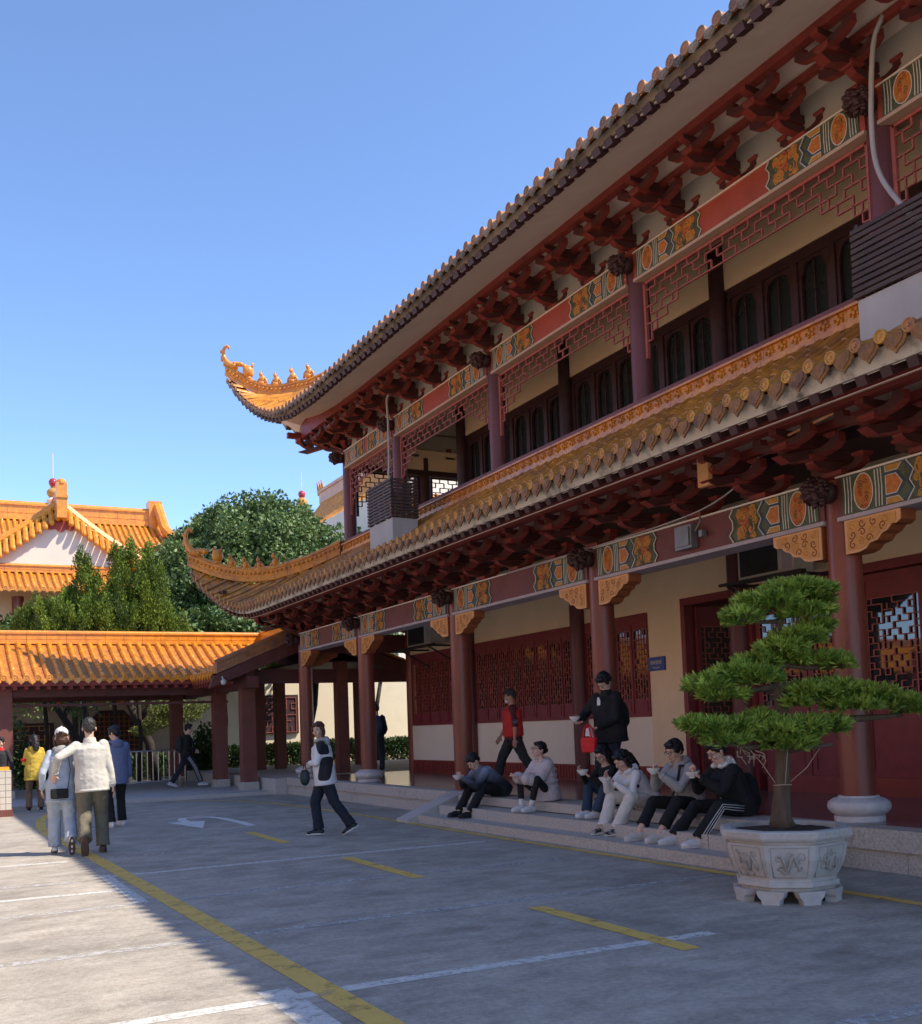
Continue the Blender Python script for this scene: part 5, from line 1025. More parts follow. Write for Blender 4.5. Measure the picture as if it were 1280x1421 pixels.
# hedges and shrubs
def hedge(x0, x1, y0, y1, z1, label, nm='hedge', z0=.1, per=3600, m='leaf_hedge'):
    V = (x1-x0)*(y1-y0)+(x1-x0)*(z1-z0)*2; n = int(per*V/3); P = np.column_stack([rng.uniform(x0, x1, n), rng.uniform(y0, y1, n), z0+(z1-z0)*rng.random(n)**.6]); P += rng.normal(0, .04, P.shape)
    o = leaves(nm, P, np.tile([0, -.3, .8], (n, 1)), .10, m, None, .5, None, .9); return tag(o, label, 'hedge')
hedge(7.9, 13.2, 35.6, 36.4, 1.05, 'clipped dark hedge along the garden wall left of the hall columns'); hedge(13.4, 20, 35.6, 36.4, 1.1, 'clipped dark hedge in front of the sunlit garden wall')
hedge(2.6, 7.6, 35.9, 36.6, .85, 'low dark hedge at the foot of the garden wall behind the barrier')
def shrub(x, y, r, h, label):
    cl = [(x+rr.uniform(-.3, .3)*r, y+rr.uniform(-.3, .3)*r, h*.5+rr.uniform(-.2, .3)*h, r*.7, r*.7, h*.45) for _ in range(6)]; P, D, T = clump_points(cl, 1400, .4); return tag(leaves('shrub', P, D, .12, 'leaf_hedge', None, .5, T, .7), label, 'shrub')
shrub(8.3, 33.5, .7, 1.7, 'dark rounded shrub between the walkway posts at the corner'); shrub(17.2, 31.5, .35, 1.3, 'bright leafy shrub behind the person with the blue backpack'); shrub(3.2, 34.6, .8, 1.6, 'dark shrub beside the fret window at the left')
# ================================================================= bonsai planter
PX, PY = 6.33, 6.42
pl = empty('octagonal_planter', (PX, PY, 0), 'pale carved octagonal stone planter on little feet in front of the steps', 'planter')
mat('planter_stone', (.50, .47, .43), .75, .12, 6, .25, 40, col2=(.30, .27, .23), c2amt=(.52, .75), c2scale=3)
mat('planter_relief', (.40, .37, .33), .8, .15, 10, .4, 50)
A0 = math.atan2(-PY, -PX)   # one flat face towards the yard corner
rot0 = A0+R(22.5)+R(4); c8 = 1/math.cos(R(22.5))
mb = MB(); prof = [(.36, .10), (.375, .13), (.40, .135), (.40, .175), (.375, .18), (.38, .20), (.42, .27), (.455, .36), (.47, .44), (.475, .475), (.455, .48), (.455, .50), (.50, .505), (.515, .53), (.515, .575), (.495, .585), (.43, .585), (.43, .54), (.1, .54)]
mb.lathe([(r*c8*.98, z) for r, z in prof], (PX, PY, 0), 8, rot=rot0); bo = mb.build('bowl', 'planter_stone', pl)
md = bo.modifiers.new('bevel', 'BEVEL'); md.width = .006; md.segments = 2; md.limit_method = 'ANGLE'; md.angle_limit = R(20)
rv = random.Random(21)
for k in range(8):
    a = rot0+R(45)*k+R(22.5); n = Vector((math.cos(a), math.sin(a), 0)); s = Vector((-n.y, n.x, 0))
    # scrolled foot at each corner
    ac_ = rot0+R(45)*k; f = Vector((math.cos(ac_), math.sin(ac_), 0)); g = Vector((-f.y, f.x, 0)); c = Vector((PX, PY, 0))+f*.375
    mb = MB(); pts = [(-.115, .105), (-.10, .06), (-.075, .035), (-.07, .0), (.07, .0), (.075, .035), (.10, .06), (.115, .105)]
    mb.prism([c+g*u+Vector((0, 0, z))-f*.05 for u, z in pts], f*.09); mb.build('foot', 'planter_stone', pl)
    # framed relief on each face (raised scrolls of leaves and cloud)
    def fp(u, v, d=0):
        z = .21+v*.25; rad = interp(z, [.20, .27, .36, .44, .475], [.38, .42, .455, .47, .475])*.98; return Vector((PX, PY, z))+n*(rad+d)+s*u
    mb = MB(); w0 = .105
    fr_ = [fp(-w0-.02, .02, .003), fp(-w0-.035, .5, .003), fp(-w0-.04, .98, .003), fp(w0+.04, .98, .003), fp(w0+.035, .5, .003), fp(w0+.02, .02, .003)]; mb.tube(fr_+[fr_[0]], .005, 5)
    for j in range(13):
        u, v = rv.uniform(-w0*.85, w0*.85), rv.uniform(.15, .85); r_ = rv.uniform(.018, .045); t0 = rv.uniform(0, 6); sg_n = rv.choice((-1, 1))
        mb.tube([fp(u+sg_n*r_*(1-i/14)*math.cos(t0+i*.55), v+r_*4*(1-i/14)*math.sin(t0+i*.55), .003) for i in range(13)], rv.uniform(.004, .008), 5)
    mb.tube([fp(-w0*.8+i*w0*1.6/12, .5+.25*math.sin(i*.9+k), .006) for i in range(13)], [.006+.008*math.sin(math.pi*i/12) for i in range(13)], 6)
    mb.build('carved_relief', 'planter_relief', pl, smooth=True)
    mb = MB()
    for i in range(7):
        u = -.16+i*.053; q = Vector((PX, PY, .555))+n*(.505)+s*u; mb.bar(q+Vector((0, 0, -.012)), q+Vector((0, 0, .012)), .006, .01); mb.bar(q+Vector((0, 0, .012)), q+s*.035+Vector((0, 0, .012)), .006, .006); mb.bar(q+s*.035+Vector((0, 0, .012)), q+s*.035+Vector((0, 0, -.004)), .006, .006); mb.bar(q+s*.035+Vector((0, 0, -.004)), q+s*.015+Vector((0, 0, -.004)), .006, .006)
    mb.build('rim_fret', 'planter_stone', pl)
mb = MB(); V = [(PX, PY, .575)]; n_ = 40
for k in range(1, 7):
    for j in range(n_): a = 2*math.pi*j/n_; V.append((PX+.425*k/6*math.cos(a), PY+.425*k/6*math.sin(a), .575-.03*(k/6)**2+rv.uniform(-.008, .008)))
F = [(0, 1+j, 1+(j+1) % n_) for j in range(n_)]+[(1+(k-1)*n_+j, 1+k*n_+j, 1+k*n_+(j+1) % n_, 1+(k-1)*n_+(j+1) % n_) for k in range(1, 6) for j in range(n_)]
mb.add(V, F); mb.build('soil', 'soil', pl, smooth=True)
bz = empty('bonsai_tree', (PX, PY, .575), 'large cloud-pruned podocarpus with flat green foliage pads growing in the stone planter', 'bonsai tree')
camR = Vector((math.cos(R(27.768)), -math.sin(R(27.768)), 0)); camF = Vector((math.sin(R(27.768)), math.cos(R(27.768)), 0))
def bp(px, py, d=0):   # position in the tree's own upright plane; 169 px per metre at that depth, base of trunk at (1090,1150)
    return Vector((PX, PY, 0))+camR*((px-1094+ (1150-py)*.055)/167)+camF*d+Vector((0, 0, .585+(1152-py-(px-1090)*.036)/167))
TR = [bp(1092, 1154), bp(1090, 1140), bp(1091, 1110), bp(1093, 1070), bp(1090, 1030), bp(1092, 990, .03), bp(1086, 940), bp(1082, 900, .02), bp(1092, 860)]
BR = []
def br(*p, r=.03): BR.append((list(p), [r*(1-.6*i/(len(p)-1)) for i in range(len(p))]))
br(bp(1090, 1040), bp(1040, 1045, -.1), bp(985, 1035, -.15), r=.035); br(bp(1091, 1050), bp(1120, 1045, -.15), bp(1150, 1040, -.2), r=.03); br(bp(1092, 1005), bp(1150, 1008, .05), bp(1220, 1004, .08), bp(1260, 1000, .05), r=.045)
br(bp(1086, 960), bp(1040, 968), bp(990, 965, -.05), r=.03); br(bp(1084, 930), bp(1130, 935, .05), bp(1180, 932, .08), r=.025); br(bp(1083, 905), bp(1120, 900), bp(1150, 888), r=.02); br(bp(1090, 870), bp(1060, 872), bp(1030, 868, -.05), r=.022); br(bp(1092, 860), bp(1110, 845), bp(1130, 835), r=.02)
trunk(TR, [.115, .085, .07, .062, .06, .058, .05, .04, .025], 'bark', bz, branches=BR)
# foliage pads: (px, py, half width px, half height px, depth offset, depth radius m)
PADS = [(1108, 832, 48, 24, 0, .27), (1075, 848, 38, 22, -.1, .22), (1145, 835, 26, 26, .05, .2), (1032, 868, 28, 20, -.05, .2), (1118, 862, 40, 14, -.12, .2), (1050, 846, 24, 16, .05, .2),
 (1142, 880, 26, 13, .05, .18), (1112, 896, 38, 18, -.05, .24), (1085, 912, 34, 18, -.12, .22), (1060, 930, 34, 17, .05, .24), (1030, 945, 36, 18, -.05, .24), (985, 962, 32, 18, -.08, .22), (1010, 975, 36, 12, 0, .2), (1050, 952, 36, 18, -.1, .2),
 (1105, 925, 30, 14, .1, .25), (1150, 926, 42, 14, .1, .24), (1172, 932, 24, 11, .05, .18),
 (1125, 972, 32, 20, 0, .24), (1165, 968, 40, 20, .05, .28), (1210, 975, 42, 21, .05, .3), (1250, 985, 34, 18, .05, .26), (1275, 993, 26, 15, .05, .22), (1185, 988, 40, 14, -.05, .26), (1110, 985, 22, 14, -.05, .2),
 (965, 1016, 24, 14, -.15, .18), (990, 1022, 30, 20, -.1, .25), (1030, 1022, 34, 22, -.05, .28), (1010, 1036, 34, 16, -.15, .24), (1075, 1026, 34, 26, -.15, .28), (1110, 1022, 36, 24, -.1, .28), (1150, 1018, 30, 20, -.05, .24), (1095, 1040, 36, 18, -.15, .26), (1060, 1008, 22, 14, 0, .2)]
PB = []; PD = []; PT = []
for (px, py, hw, hh, d, dr) in PADS:
    hw, hh, dr = hw-4, hh*.74, dr-.02
    n = int(6.6*(hw*.8+4)*(hh/18+dr*2)/1.3/3.4*2.6); c = np.array(bp(px, py, d)); a, h = hw/167, hh/167
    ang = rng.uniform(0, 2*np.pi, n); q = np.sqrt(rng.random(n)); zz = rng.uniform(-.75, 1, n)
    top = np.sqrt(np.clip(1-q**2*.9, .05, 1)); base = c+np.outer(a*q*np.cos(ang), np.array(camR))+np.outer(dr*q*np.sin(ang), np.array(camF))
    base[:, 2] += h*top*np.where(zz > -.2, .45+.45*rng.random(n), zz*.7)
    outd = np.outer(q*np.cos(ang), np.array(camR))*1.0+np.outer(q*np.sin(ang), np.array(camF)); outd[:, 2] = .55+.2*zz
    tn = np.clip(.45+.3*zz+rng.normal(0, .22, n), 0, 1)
    k = 13
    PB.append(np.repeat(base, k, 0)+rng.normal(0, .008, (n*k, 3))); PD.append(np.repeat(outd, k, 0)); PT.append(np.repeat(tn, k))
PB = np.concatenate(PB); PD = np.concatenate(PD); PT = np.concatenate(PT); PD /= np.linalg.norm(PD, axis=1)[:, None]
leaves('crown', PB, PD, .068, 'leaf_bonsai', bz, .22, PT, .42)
mb = MB(); kn = bp(1092, 1096)
for k in range(9): a = k*math.pi/4; 
mb.tube([kn+Vector((.075*math.cos(i*math.pi/6), .075*math.sin(i*math.pi/6), .004*math.sin(i))) for i in range(13)], .004, 5)
mb.tube([kn+camR*.04, bp(1120, 1072, -.1), bp(1138, 1045, -.1)], .0035, 5); mb.tube([kn-camR*.05, bp(1060, 1068, -.1), bp(1040, 1045, -.1)], .0035, 5); mb.tube([kn-camF*.07, bp(1093, 1060, -.1), bp(1094, 1035, -.12)], .003, 5); mb.build('guy_wires', 'wire', bz)
mb = MB()
for i in range(16):
    x, y = rv.uniform(1000, 1060), rv.uniform(1046, 1062); p = bp(x, y, -.1); pts = [p]
    for k in range(4): p = p+Vector((rv.uniform(-.04, .04), rv.uniform(-.04, .04), rv.uniform(-.06, .03))); pts.append(p)
    mb.tube(pts, [.005, .004, .004, .003, .002], 5)
mb.build('bare_twigs', 'wire', bz)
# ================================================================= people
mat('skin', (.64, .40, .29), .5, .06, 10, .03, 60); mat('skin_tan', (.46, .25, .17), .5, .06, 10, .03, 60)
mat('hair_black', (.012, .010, .010), .45, .3, 30, .4, 80); mat('hair_brown', (.07, .028, .014), .45, .3, 30, .4, 80); mat('hair_grey', (.035, .032, .03), .5, .4, 30, .4, 80)
def cloth(n, c, var=.12, bump=.45, bs=18, rough=.85, **k): return mat(n, c, rough, var, 6, bump, bs, **k)
for n, c in dict(c_black=(.012, .012, .013), c_charcoal=(.03, .03, .033), c_navy=(.015, .02, .035), c_jeans=(.03, .05, .085), c_paleblue=(.42, .47, .54), c_greyblue=(.17, .20, .27), c_white=(.72, .70, .68), c_offwhite=(.66, .62, .55), c_pink=(.55, .47, .46), c_stone=(.46, .42, .35), c_olive=(.16, .14, .095), c_red=(.55, .035, .03), c_maroon=(.10, .025, .03), c_yellow=(.60, .42, .06), c_khaki=(.22, .13, .08), c_grey=(.36, .35, .34), c_slate=(.14, .17, .28), c_teal=(.02, .08, .09), c_lightjeans=(.40, .45, .50)).items(): cloth(n, c)
cloth('c_bluebag', (.04, .07, .13)); cloth('c_cream', (.58, .54, .47)); mat('shoe_cream', (.62, .58, .50), .6, .05); mat('shoe_grey', (.42, .45, .50), .6, .1)
def fade(name, a, b, z0, z1, soft=.08):
    m = mat(name, a, .8, .05, 6, .25, 14); N = m.node_tree.nodes; L = m.node_tree.links; p_ = N['Principled BSDF']; src = p_.inputs['Base Color'].links[0].from_socket
    tc = N.new('ShaderNodeTexCoord'); sp = N.new('ShaderNodeSeparateXYZ'); L.new(tc.outputs['Object'], sp.inputs[0]); mr = N.new('ShaderNodeMapRange'); mr.inputs[1].default_value = z0; mr.inputs[2].default_value = z1; L.new(sp.outputs[2], mr.inputs[0])
    mx = N.new('ShaderNodeMix'); mx.data_type = 'RGBA'; L.new(mr.outputs[0], mx.inputs[0]); mx.inputs[6].default_value = (*b, 1); L.new(src, mx.inputs[7]); L.new(mx.outputs[2], p_.inputs['Base Color']); return m
fade('c_bluefade', (.26, .31, .40), (.02, .022, .03), .22, .46)
def panel_cloth(name, a, b):
    m = mat(name, a, .75, .04, 6, .25, 14); N = m.node_tree.nodes; L = m.node_tree.links; p_ = N['Principled BSDF']; src = p_.inputs['Base Color'].links[0].from_socket
    tc = N.new('ShaderNodeTexCoord'); sp = N.new('ShaderNodeSeparateXYZ'); L.new(tc.outputs['Object'], sp.inputs[0])
    def ell_(cy, cz, ry, rz, sk=0):
        u = N.new('ShaderNodeMath'); u.operation = 'MULTIPLY_ADD'; u.inputs[1].default_value = 1/ry; u.inputs[2].default_value = -cy/ry; L.new(sp.outputs[1], u.inputs[0])
        v = N.new('ShaderNodeMath'); v.operation = 'MULTIPLY_ADD'; v.inputs[1].default_value = 1/rz; v.inputs[2].default_value = -cz/rz; L.new(sp.outputs[2], v.inputs[0])
        k = N.new('ShaderNodeMath'); k.operation = 'MULTIPLY_ADD'; k.inputs[1].default_value = sk; L.new(v.outputs[0], k.inputs[0]); L.new(u.outputs[0], k.inputs[2])
        p1 = N.new('ShaderNodeMath'); p1.operation = 'POWER'; p1.inputs[1].default_value = 4; L.new(k.outputs[0], p1.inputs[0]); p2 = N.new('ShaderNodeMath'); p2.operation = 'POWER'; p2.inputs[1].default_value = 4; L.new(v.outputs[0], p2.inputs[0])
        q = N.new('ShaderNodeMath'); q.operation = 'ADD'; L.new(p1.outputs[0], q.inputs[0]); L.new(p2.outputs[0], q.inputs[1]); r = N.new('ShaderNodeMath'); r.operation = 'LESS_THAN'; r.inputs[1].default_value = 1; L.new(q.outputs[0], r.inputs[0]); return r
    s1 = ell_(-.02, .96, .095, .17, .35); s2 = ell_(.02, 1.27, .085, .11, -.3); ad = N.new('ShaderNodeMath'); ad.operation = 'MAXIMUM'; L.new(s1.outputs[0], ad.inputs[0]); L.new(s2.outputs[0], ad.inputs[1])
    mx = N.new('ShaderNodeMix'); mx.data_type = 'RGBA'; L.new(ad.outputs[0], mx.inputs[0]); L.new(src, mx.inputs[6]); mx.inputs[7].default_value = (*b, 1); L.new(mx.outputs[2], p_.inputs['Base Color'])
panel_cloth('c_panel', (.66, .66, .66), (.014, .014, .018))
mat('shoe_white', (.72, .70, .68), .5, .05); mat('shoe_black', (.015, .015, .016), .4, .1); mat('shoe_sole', (.6, .58, .54), .7, .05); mat('shoe_brown', (.10, .06, .045), .6, .1); mat('shoe_mixed', (.40, .35, .32), .6, .5, 25, col2=(.02, .02, .02), c2amt=(.48, .52), c2scale=18)
mat('porcelain', (.80, .78, .75), .2, .02, spec=.6); mat('lens', (.05, .05, .05), .1); mat('lip', (.32, .10, .09), .5, .05); mat('mask_white', (.7, .74, .78), .8, .03); mat('bag_dark', (.012, .03, .035), .5, .1); mat('noodle', (.45, .30, .15), .5, .3, 40)
def V3(*a): return Vector(a)
def ik(a, t, l1, l2, hint):
    a, t = Vector(a), Vector(t); d = t-a; L = d.length; mx = (l1+l2)*.995
    if L > mx: t = a+d*(mx/L); d = t-a; L = mx
    n = d.normalized(); h = Vector(hint); h = (h-n*h.dot(n)).normalized(); x = (l1*l1-l2*l2+L*L)/(2*L); y = math.sqrt(max(0, l1*l1-x*x)); return a+n*x+h*y, t
def etube(mb, pts, ab, side, n=16, m=None):
    """tube with elliptical sections: ab = (half width along side, half depth)"""
    P = [Vector(p) for p in pts]; V = []; k = len(P); side = Vector(side)
    for i in range(k):
        t = (P[min(i+1, k-1)]-P[max(i-1, 0)]).normalized(); s = (side-t*side.dot(t)).normalized(); u = t.cross(s); a, b = ab[i]
        for j in range(n): q = 2*math.pi*j/n; V.append(P[i]+s*math.cos(q)*a+u*math.sin(q)*b)
    F = [(i*n+j, i*n+(j+1) % n, (i+1)*n+(j+1) % n, (i+1)*n+j) for i in range(k-1) for j in range(n)]+[tuple(range(n-1, -1, -1)), tuple(range((k-1)*n, k*n))]
    mb.add(V, F, m)
def cap_tube(mb, pts, rs, n=10):
    mb.tube(pts, rs, n); mb.ell(pts[0], rs[0], n, 6); mb.ell(pts[-1], rs[-1], n, 6)
TEX = bpy.data.textures.new('wrinkles', 'CLOUDS'); TEX.noise_scale = .07; TEX.noise_depth = 2
TEXH = bpy.data.textures.new('strands', 'CLOUDS'); TEXH.noise_scale = .028; TEXH.noise_depth = 2
TEXP = bpy.data.textures.new('quilt', 'CLOUDS'); TEXP.noise_scale = .16
def fuse(o, vox, smooth=4, disp=0, tex=None):
    m = o.modifiers.new('remesh', 'REMESH'); m.mode = 'VOXEL'; m.voxel_size = vox; m.use_smooth_shade = True
    s = o.modifiers.new('smooth', 'SMOOTH'); s.iterations = smooth; s.factor = .5
    if disp: d = o.modifiers.new('folds', 'DISPLACE'); d.texture = tex or TEX; d.strength = disp; d.mid_level = .5; d.texture_coords = 'LOCAL'
def hand(mb, w, d, pn, sgn, curl=.6, s=1.0):
    """palm + five fingers from wrist w along d; pn = palm normal; sgn: +1 left hand, -1 right hand"""
    d = Vector(d).normalized(); pn = Vector(pn); pn = (pn-d*pn.dot(d)).normalized(); sd = d.cross(pn)*sgn   # towards the thumb
    q = Matrix((sd, d, pn)).transposed(); mb.ell(w+d*.045*s, (.040*s, .052*s, .016*s), 12, 8, q); mb.ell(w+d*.01*s, (.026*s, .03*s, .018*s), 10, 6, q)
    for i, (o, L) in enumerate(((.030, .072), (.010, .080), (-.010, .075), (-.029, .060))):
        p = w+d*(.082-.004*abs(i-1))*s+sd*o*s; a = curl*(.7+.1*i); pts = [p]; c = 0
        for k, f in enumerate((.45, .32, .23)):
            c += a*(.75 if k else .5); p = p+(d*math.cos(c)+pn*math.sin(c))*L*f*s; pts.append(p)
        cap_tube(mb, pts, [.0092*s, .0088*s, .0082*s, .0075*s], 7)
    p = w+d*.022*s+sd*.030*s; t = (sd*.75+d*.65+pn*.35*curl).normalized(); t2 = (sd*.25+d*.75+pn*(.3+.6*curl)).normalized()
    cap_tube(mb, [p-sd*.012*s, p+t*.034*s, p+t*.034*s+t2*.03*s], [.014*s, .0115*s, .009*s], 7)
def shoe(P, ank, fd, m, sole='shoe_sole', up=None, s=1.0, name='shoe'):
    fd = Vector(fd).normalized(); up = Vector(up).normalized() if up else Vector((0, 0, 1)); up = (up-fd*up.dot(fd)).normalized(); sd = fd.cross(up); Q = Matrix((sd, fd, up)).transposed()
    c = ank-up*.075*s; mb = MB(); mb.ell(c+fd*-.030*s+up*.038*s, (.043*s, .062*s, .050*s), 12, 8, Q); mb.ell(c+fd*.06*s+up*.036*s, (.047*s, .095*s, .046*s), 12, 8, Q); mb.ell(c+fd*.135*s+up*.026*s, (.049*s, .070*s, .036*s), 12, 8, Q)
    mb.tube([c-fd*.01*s+up*.03*s, ank+up*.01], [.045*s, .042*s], 10); mb.ell(c+fd*.045*s+up*.055*s, (.030*s, .05*s, .025*s), 10, 6, Q)
    o = mb.build(name, m, P); fuse(o, .008, 3)
    mb = MB(); n = 20; pts = []
    for j in range(n):
        a = 2*math.pi*j/n; x = math.cos(a); y = math.sin(a); wd = .051 if y > 0 else .044; pts.append(c+sd*x*wd*s+fd*(.055+.148*y)*s-up*.006)
    mb.prism(pts, up*.026*s); mb.build('sole', sole, o); return o
class Person: pass
def person(label, loc, rz, H=1.7, fem=False, seat=None, pelvis=(0, 0, .93), lean=(0, 0, 1), twist=0, look=(0, 1, -.05), htilt=0, hl=(-.25, .05, .82), hr=(.25, .05, .82), el=(-.6, -1, -.2), er=(.6, -1, -.2), al=(-.1, 0, .09), ar=(.1, 0, .09), kl=(-.1, 1, .1), kr=(.1, 1, .1), fl=(0, 1, 0), frr=(0, 1, 0), ul=None, ur=None,
           skin='skin', hair='short', hairm='hair_black', top='c_black', topw=1.0, toplen=.12, puffy=0, hood=None, trousers='c_black', tw=1.0, bare_ankle=False, shoes='shoe_white', sole='shoe_sole', collar=None, pnl=None, pnr=None, curl=.6, curlr=None, vox=.0075, group=None, sleeve=1.0, inner=None, vest=None, sleeve_m=None, cap=None, glasses=False, mask=False, stripes=False, socks=None, gap=0):
    s = H/1.7; P = Person(); P.M = Matrix.Translation(loc)@Matrix.Rotation(R(rz), 4, 'Z'); pel = Vector(pelvis)*s if seat is None else Vector(pelvis)
    up = Vector(lean).normalized(); rt = Vector((math.cos(R(twist)), math.sin(R(twist)), 0)); rt = (rt-up*rt.dot(up)).normalized(); fw = up.cross(rt)
    prt = Vector((1, 0, 0)); neck = pel+up*.49*s; sw = (.145 if fem else .162)*s; shl = neck-rt*sw-up*.055*s; shr = neck+rt*sw-up*.055*s
    lk = Vector(look).normalized(); hc = neck+up*.085*s+Vector((0, 0, .085*s))+lk*.025*s
    hr0 = lk.cross(Vector((0, 0, 1))).normalized(); hu = hr0.cross(lk).normalized(); ht = Matrix.Rotation(htilt, 3, lk); hr0 = ht@hr0; hu = ht@hu; HM = Matrix((hr0, lk, hu)).transposed()
    eL, wL = ik(shl, Vector(hl), .285*s, .25*s, el); eR, wR = ik(shr, Vector(hr), .285*s, .25*s, er)
    hipl = pel-prt*.09*s-Vector((0, 0, .02)); hipr = pel+prt*.09*s-Vector((0, 0, .02))
    kL, aL = ik(hipl, Vector(al), .43*s, .42*s, kl); kR, aR = ik(hipr, Vector(ar), .43*s, .42*s, kr)
    P.wl, P.wr, P.hc, P.neck, P.rt, P.up, P.fw, P.shl, P.shr, P.HM, P.pel, P.s, P.eR, P.eL = wL, wR, hc, neck, rt, up, fw, shl, shr, HM, pel, s, eR, eL
    b = MB(); f = .88 if fem else 1
    etube(b, [pel-up*.07*s, pel, pel+up*.14*s, pel+up*.28*s, pel+up*.40*s, neck-up*.03*s, neck+up*.01], [(.14*s, .10*s), (.155*s, .105*s), (.125*s*f, .09*s), (.145*s*f, .10*s), (.16*s*f, .095*s), (.10*s, .07*s), (.055*s, .055*s)], rt)
    b.tube([neck-up*.02, neck+up*.05*s, hc-hu*.04*s], [.056*s, .050*s*f+.003, .05*s*f+.003], 12)
    for a, e, w, pn, sg, cu in ((shl, eL, wL, pnl, 1, curl), (shr, eR, wR, pnr, -1, curlr if curlr is not None else curl)):
        cap_tube(b, [a, a.lerp(e, .5), e], [.050*s*f, .044*s*f, .036*s*f], 12); cap_tube(b, [e, e.lerp(w, .35), w], [.037*s*f, .038*s*f, .024*s], 12)
        d = (w-e).normalized(); pnv = Vector(pn) if pn else (-rt if sg < 0 else rt); hand(b, w, d, pnv, sg, cu, s*(.93 if fem else 1))
    for h, k, a, fd in ((hipl, kL, aL, fl), (hipr, kR, aR, frr)):
        lt_ = min(1, tw); cap_tube(b, [h, h.lerp(k, .5), k], [.080*s*lt_, .070*s*lt_, .052*s*lt_], 14); cap_tube(b, [k, k.lerp(a, .3), a], [.050*s*lt_, .052*s*lt_, .034*s], 12); fdv = Vector(fd).normalized(); cap_tube(b, [a, a+fdv*.06-Vector((0, 0, .035))], [.030, .022], 8)
    hs = s*1.10
    def hp(x, y, z): return hc+HM@Vector((x*hs, y*hs, z*hs))
    b.ell(hp(0, -.012, .03), (.073*s, .092*s, .088*s), 16, 12, HM); b.ell(hp(0, .012, -.028), (.062*s, .075*s, .078*s), 14, 10, HM); b.ell(hp(0, .052, -.078), (.034*s, .030*s, .026*s), 10, 8, HM)
    b.ell(hp(0, .030, -.005), (.060*s, .058*s, .06*s), 12, 8, HM); b.tube([hp(0, .080, .012), hp(0, .100, -.022), hp(0, .088, -.032)], [.009*s, .014*s, .012*s], 8); b.ell(hp(0, .080, -.055), (.024*s, .014*s, .010*s), 8, 6, HM)
    for q in (-1, 1): b.ell(hp(q*.074, -.008, -.01), (.010*s, .020*s, .030*s), 8, 6, HM); b.ell(hp(q*.035, .062, -.03), (.022*s, .02*s, .02*s), 8, 6, HM); b.ell(hp(q*.03, .072, .028), (.024*s, .012*s, .008*s), 8, 5, HM)
    o = b.build('person', skin); fuse(o, vox, 3); o.matrix_world = P.M; tag(o, label, 'person', group); P.o = o
    # face
    e = MB(); e.c = 0
    for q in (-1, 1):
        e.c = 0; e.ell(hp(q*.031, .078, .008), (.0105*s, .006*s, .0042*s), 8, 6, HM, 0); e.ell(hp(q*.031, .0835, .008), (.0052*s, .004*s, .0048*s), 8, 6, HM, 1); e.tube([hp(q*.015, .088, .026), hp(q*.032, .087, .031), hp(q*.05, .075, .026)], [.0018*s, .0024*s, .0012*s], 6, m=1); e.tube([hp(q*.018, .0865, .013), hp(q*.031, .0885, .0155), hp(q*.046, .079, .012)], .0011*s, 5, m=1)
    e.build('eyes', ['mask_white', 'hair_black'], o, smooth=True)
    e = MB(); e.tube([hp(-.022, .086, -.056), hp(0, .096, -.053), hp(.022, .086, -.056)], [.003*s, .006*s, .003*s], 8); e.build('mouth', 'lip', o, smooth=True)
    # hair
    h = MB(); h.ell(hp(0, -.020, .045), (.083*s, .098*s, .088*s), 16, 12, HM)
    if hair == 'short':
        h.ell(hp(0, -.060, .0), (.070*s, .05*s, .065*s), 12, 8, HM); 
        for q in (-1, 1): h.ell(hp(q*.066, .0, .03), (.014*s, .045*s, .04*s), 10, 7, HM)
        h.ell(hp(0, .050, .085), (.062*s, .040*s, .026*s), 12, 8, HM)
    elif hair == 'bowl':
        h.ell(hp(0, -.050, .01), (.080*s, .062*s, .085*s), 14, 9, HM); h.ell(hp(0, .042, .080), (.074*s, .050*s, .036*s), 14, 9, HM)
        for q in (-1, 1): h.ell(hp(q*.068, .01, .02), (.020*s, .055*s, .05*s), 10, 7, HM)
    elif hair == 'long':
        h.ell(hp(0, .040, .082), (.066*s, .048*s, .03*s), 12, 8, HM); h.tube([hp(0, -.06, .05), hp(0, -.085, -.05), hp(0, -.09, -.16), hp(0, -.085, -.24)], [.07*s, .08*s, .075*s, .05*s], 12)
        for q in (-1, 1): h.tube([hp(q*.06, .02, .07), hp(q*.078, .005, .0), hp(q*.078, -.01, -.09), hp(q*.07, -.015, -.17)], [.02*s, .026*s, .03*s, .018*s], 8)
    elif hair == 'bun':
        h.ell(hp(0, -.055, .0), (.070*s, .05*s, .06*s), 12, 8, HM); h.ell(hp(0, -.10, .01), (.045*s, .04*s, .045*s), 10, 8, HM); h.ell(hp(0, .045, .080), (.064*s, .042*s, .026*s), 12, 8, HM)
        for q in (-1, 1): h.ell(hp(q*.064, .0, .03), (.018*s, .055*s, .045*s), 10, 7, HM)
    elif hair == 'bob':
        h.ell(hp(0, .040, .080), (.068*s, .048*s, .032*s), 12, 8, HM); h.ell(hp(0, -.05, -.03), (.082*s, .058*s, .095*s), 12, 9, HM)
        for q in (-1, 1): h.tube([hp(q*.058, .03, .07), hp(q*.082, .012, .0), hp(q*.080, .01, -.10)], [.018*s, .026*s, .020*s], 8)
    ho = h.build('hair', hairm, o); fuse(ho, .007, 1, .022, TEXH)
    # garments
    t = MB(); g = (1.0+.0)*topw; pf = .02*puffy; lo = toplen*s; base = pel-up*lo if seat is None else pel-up*min(lo, .08)
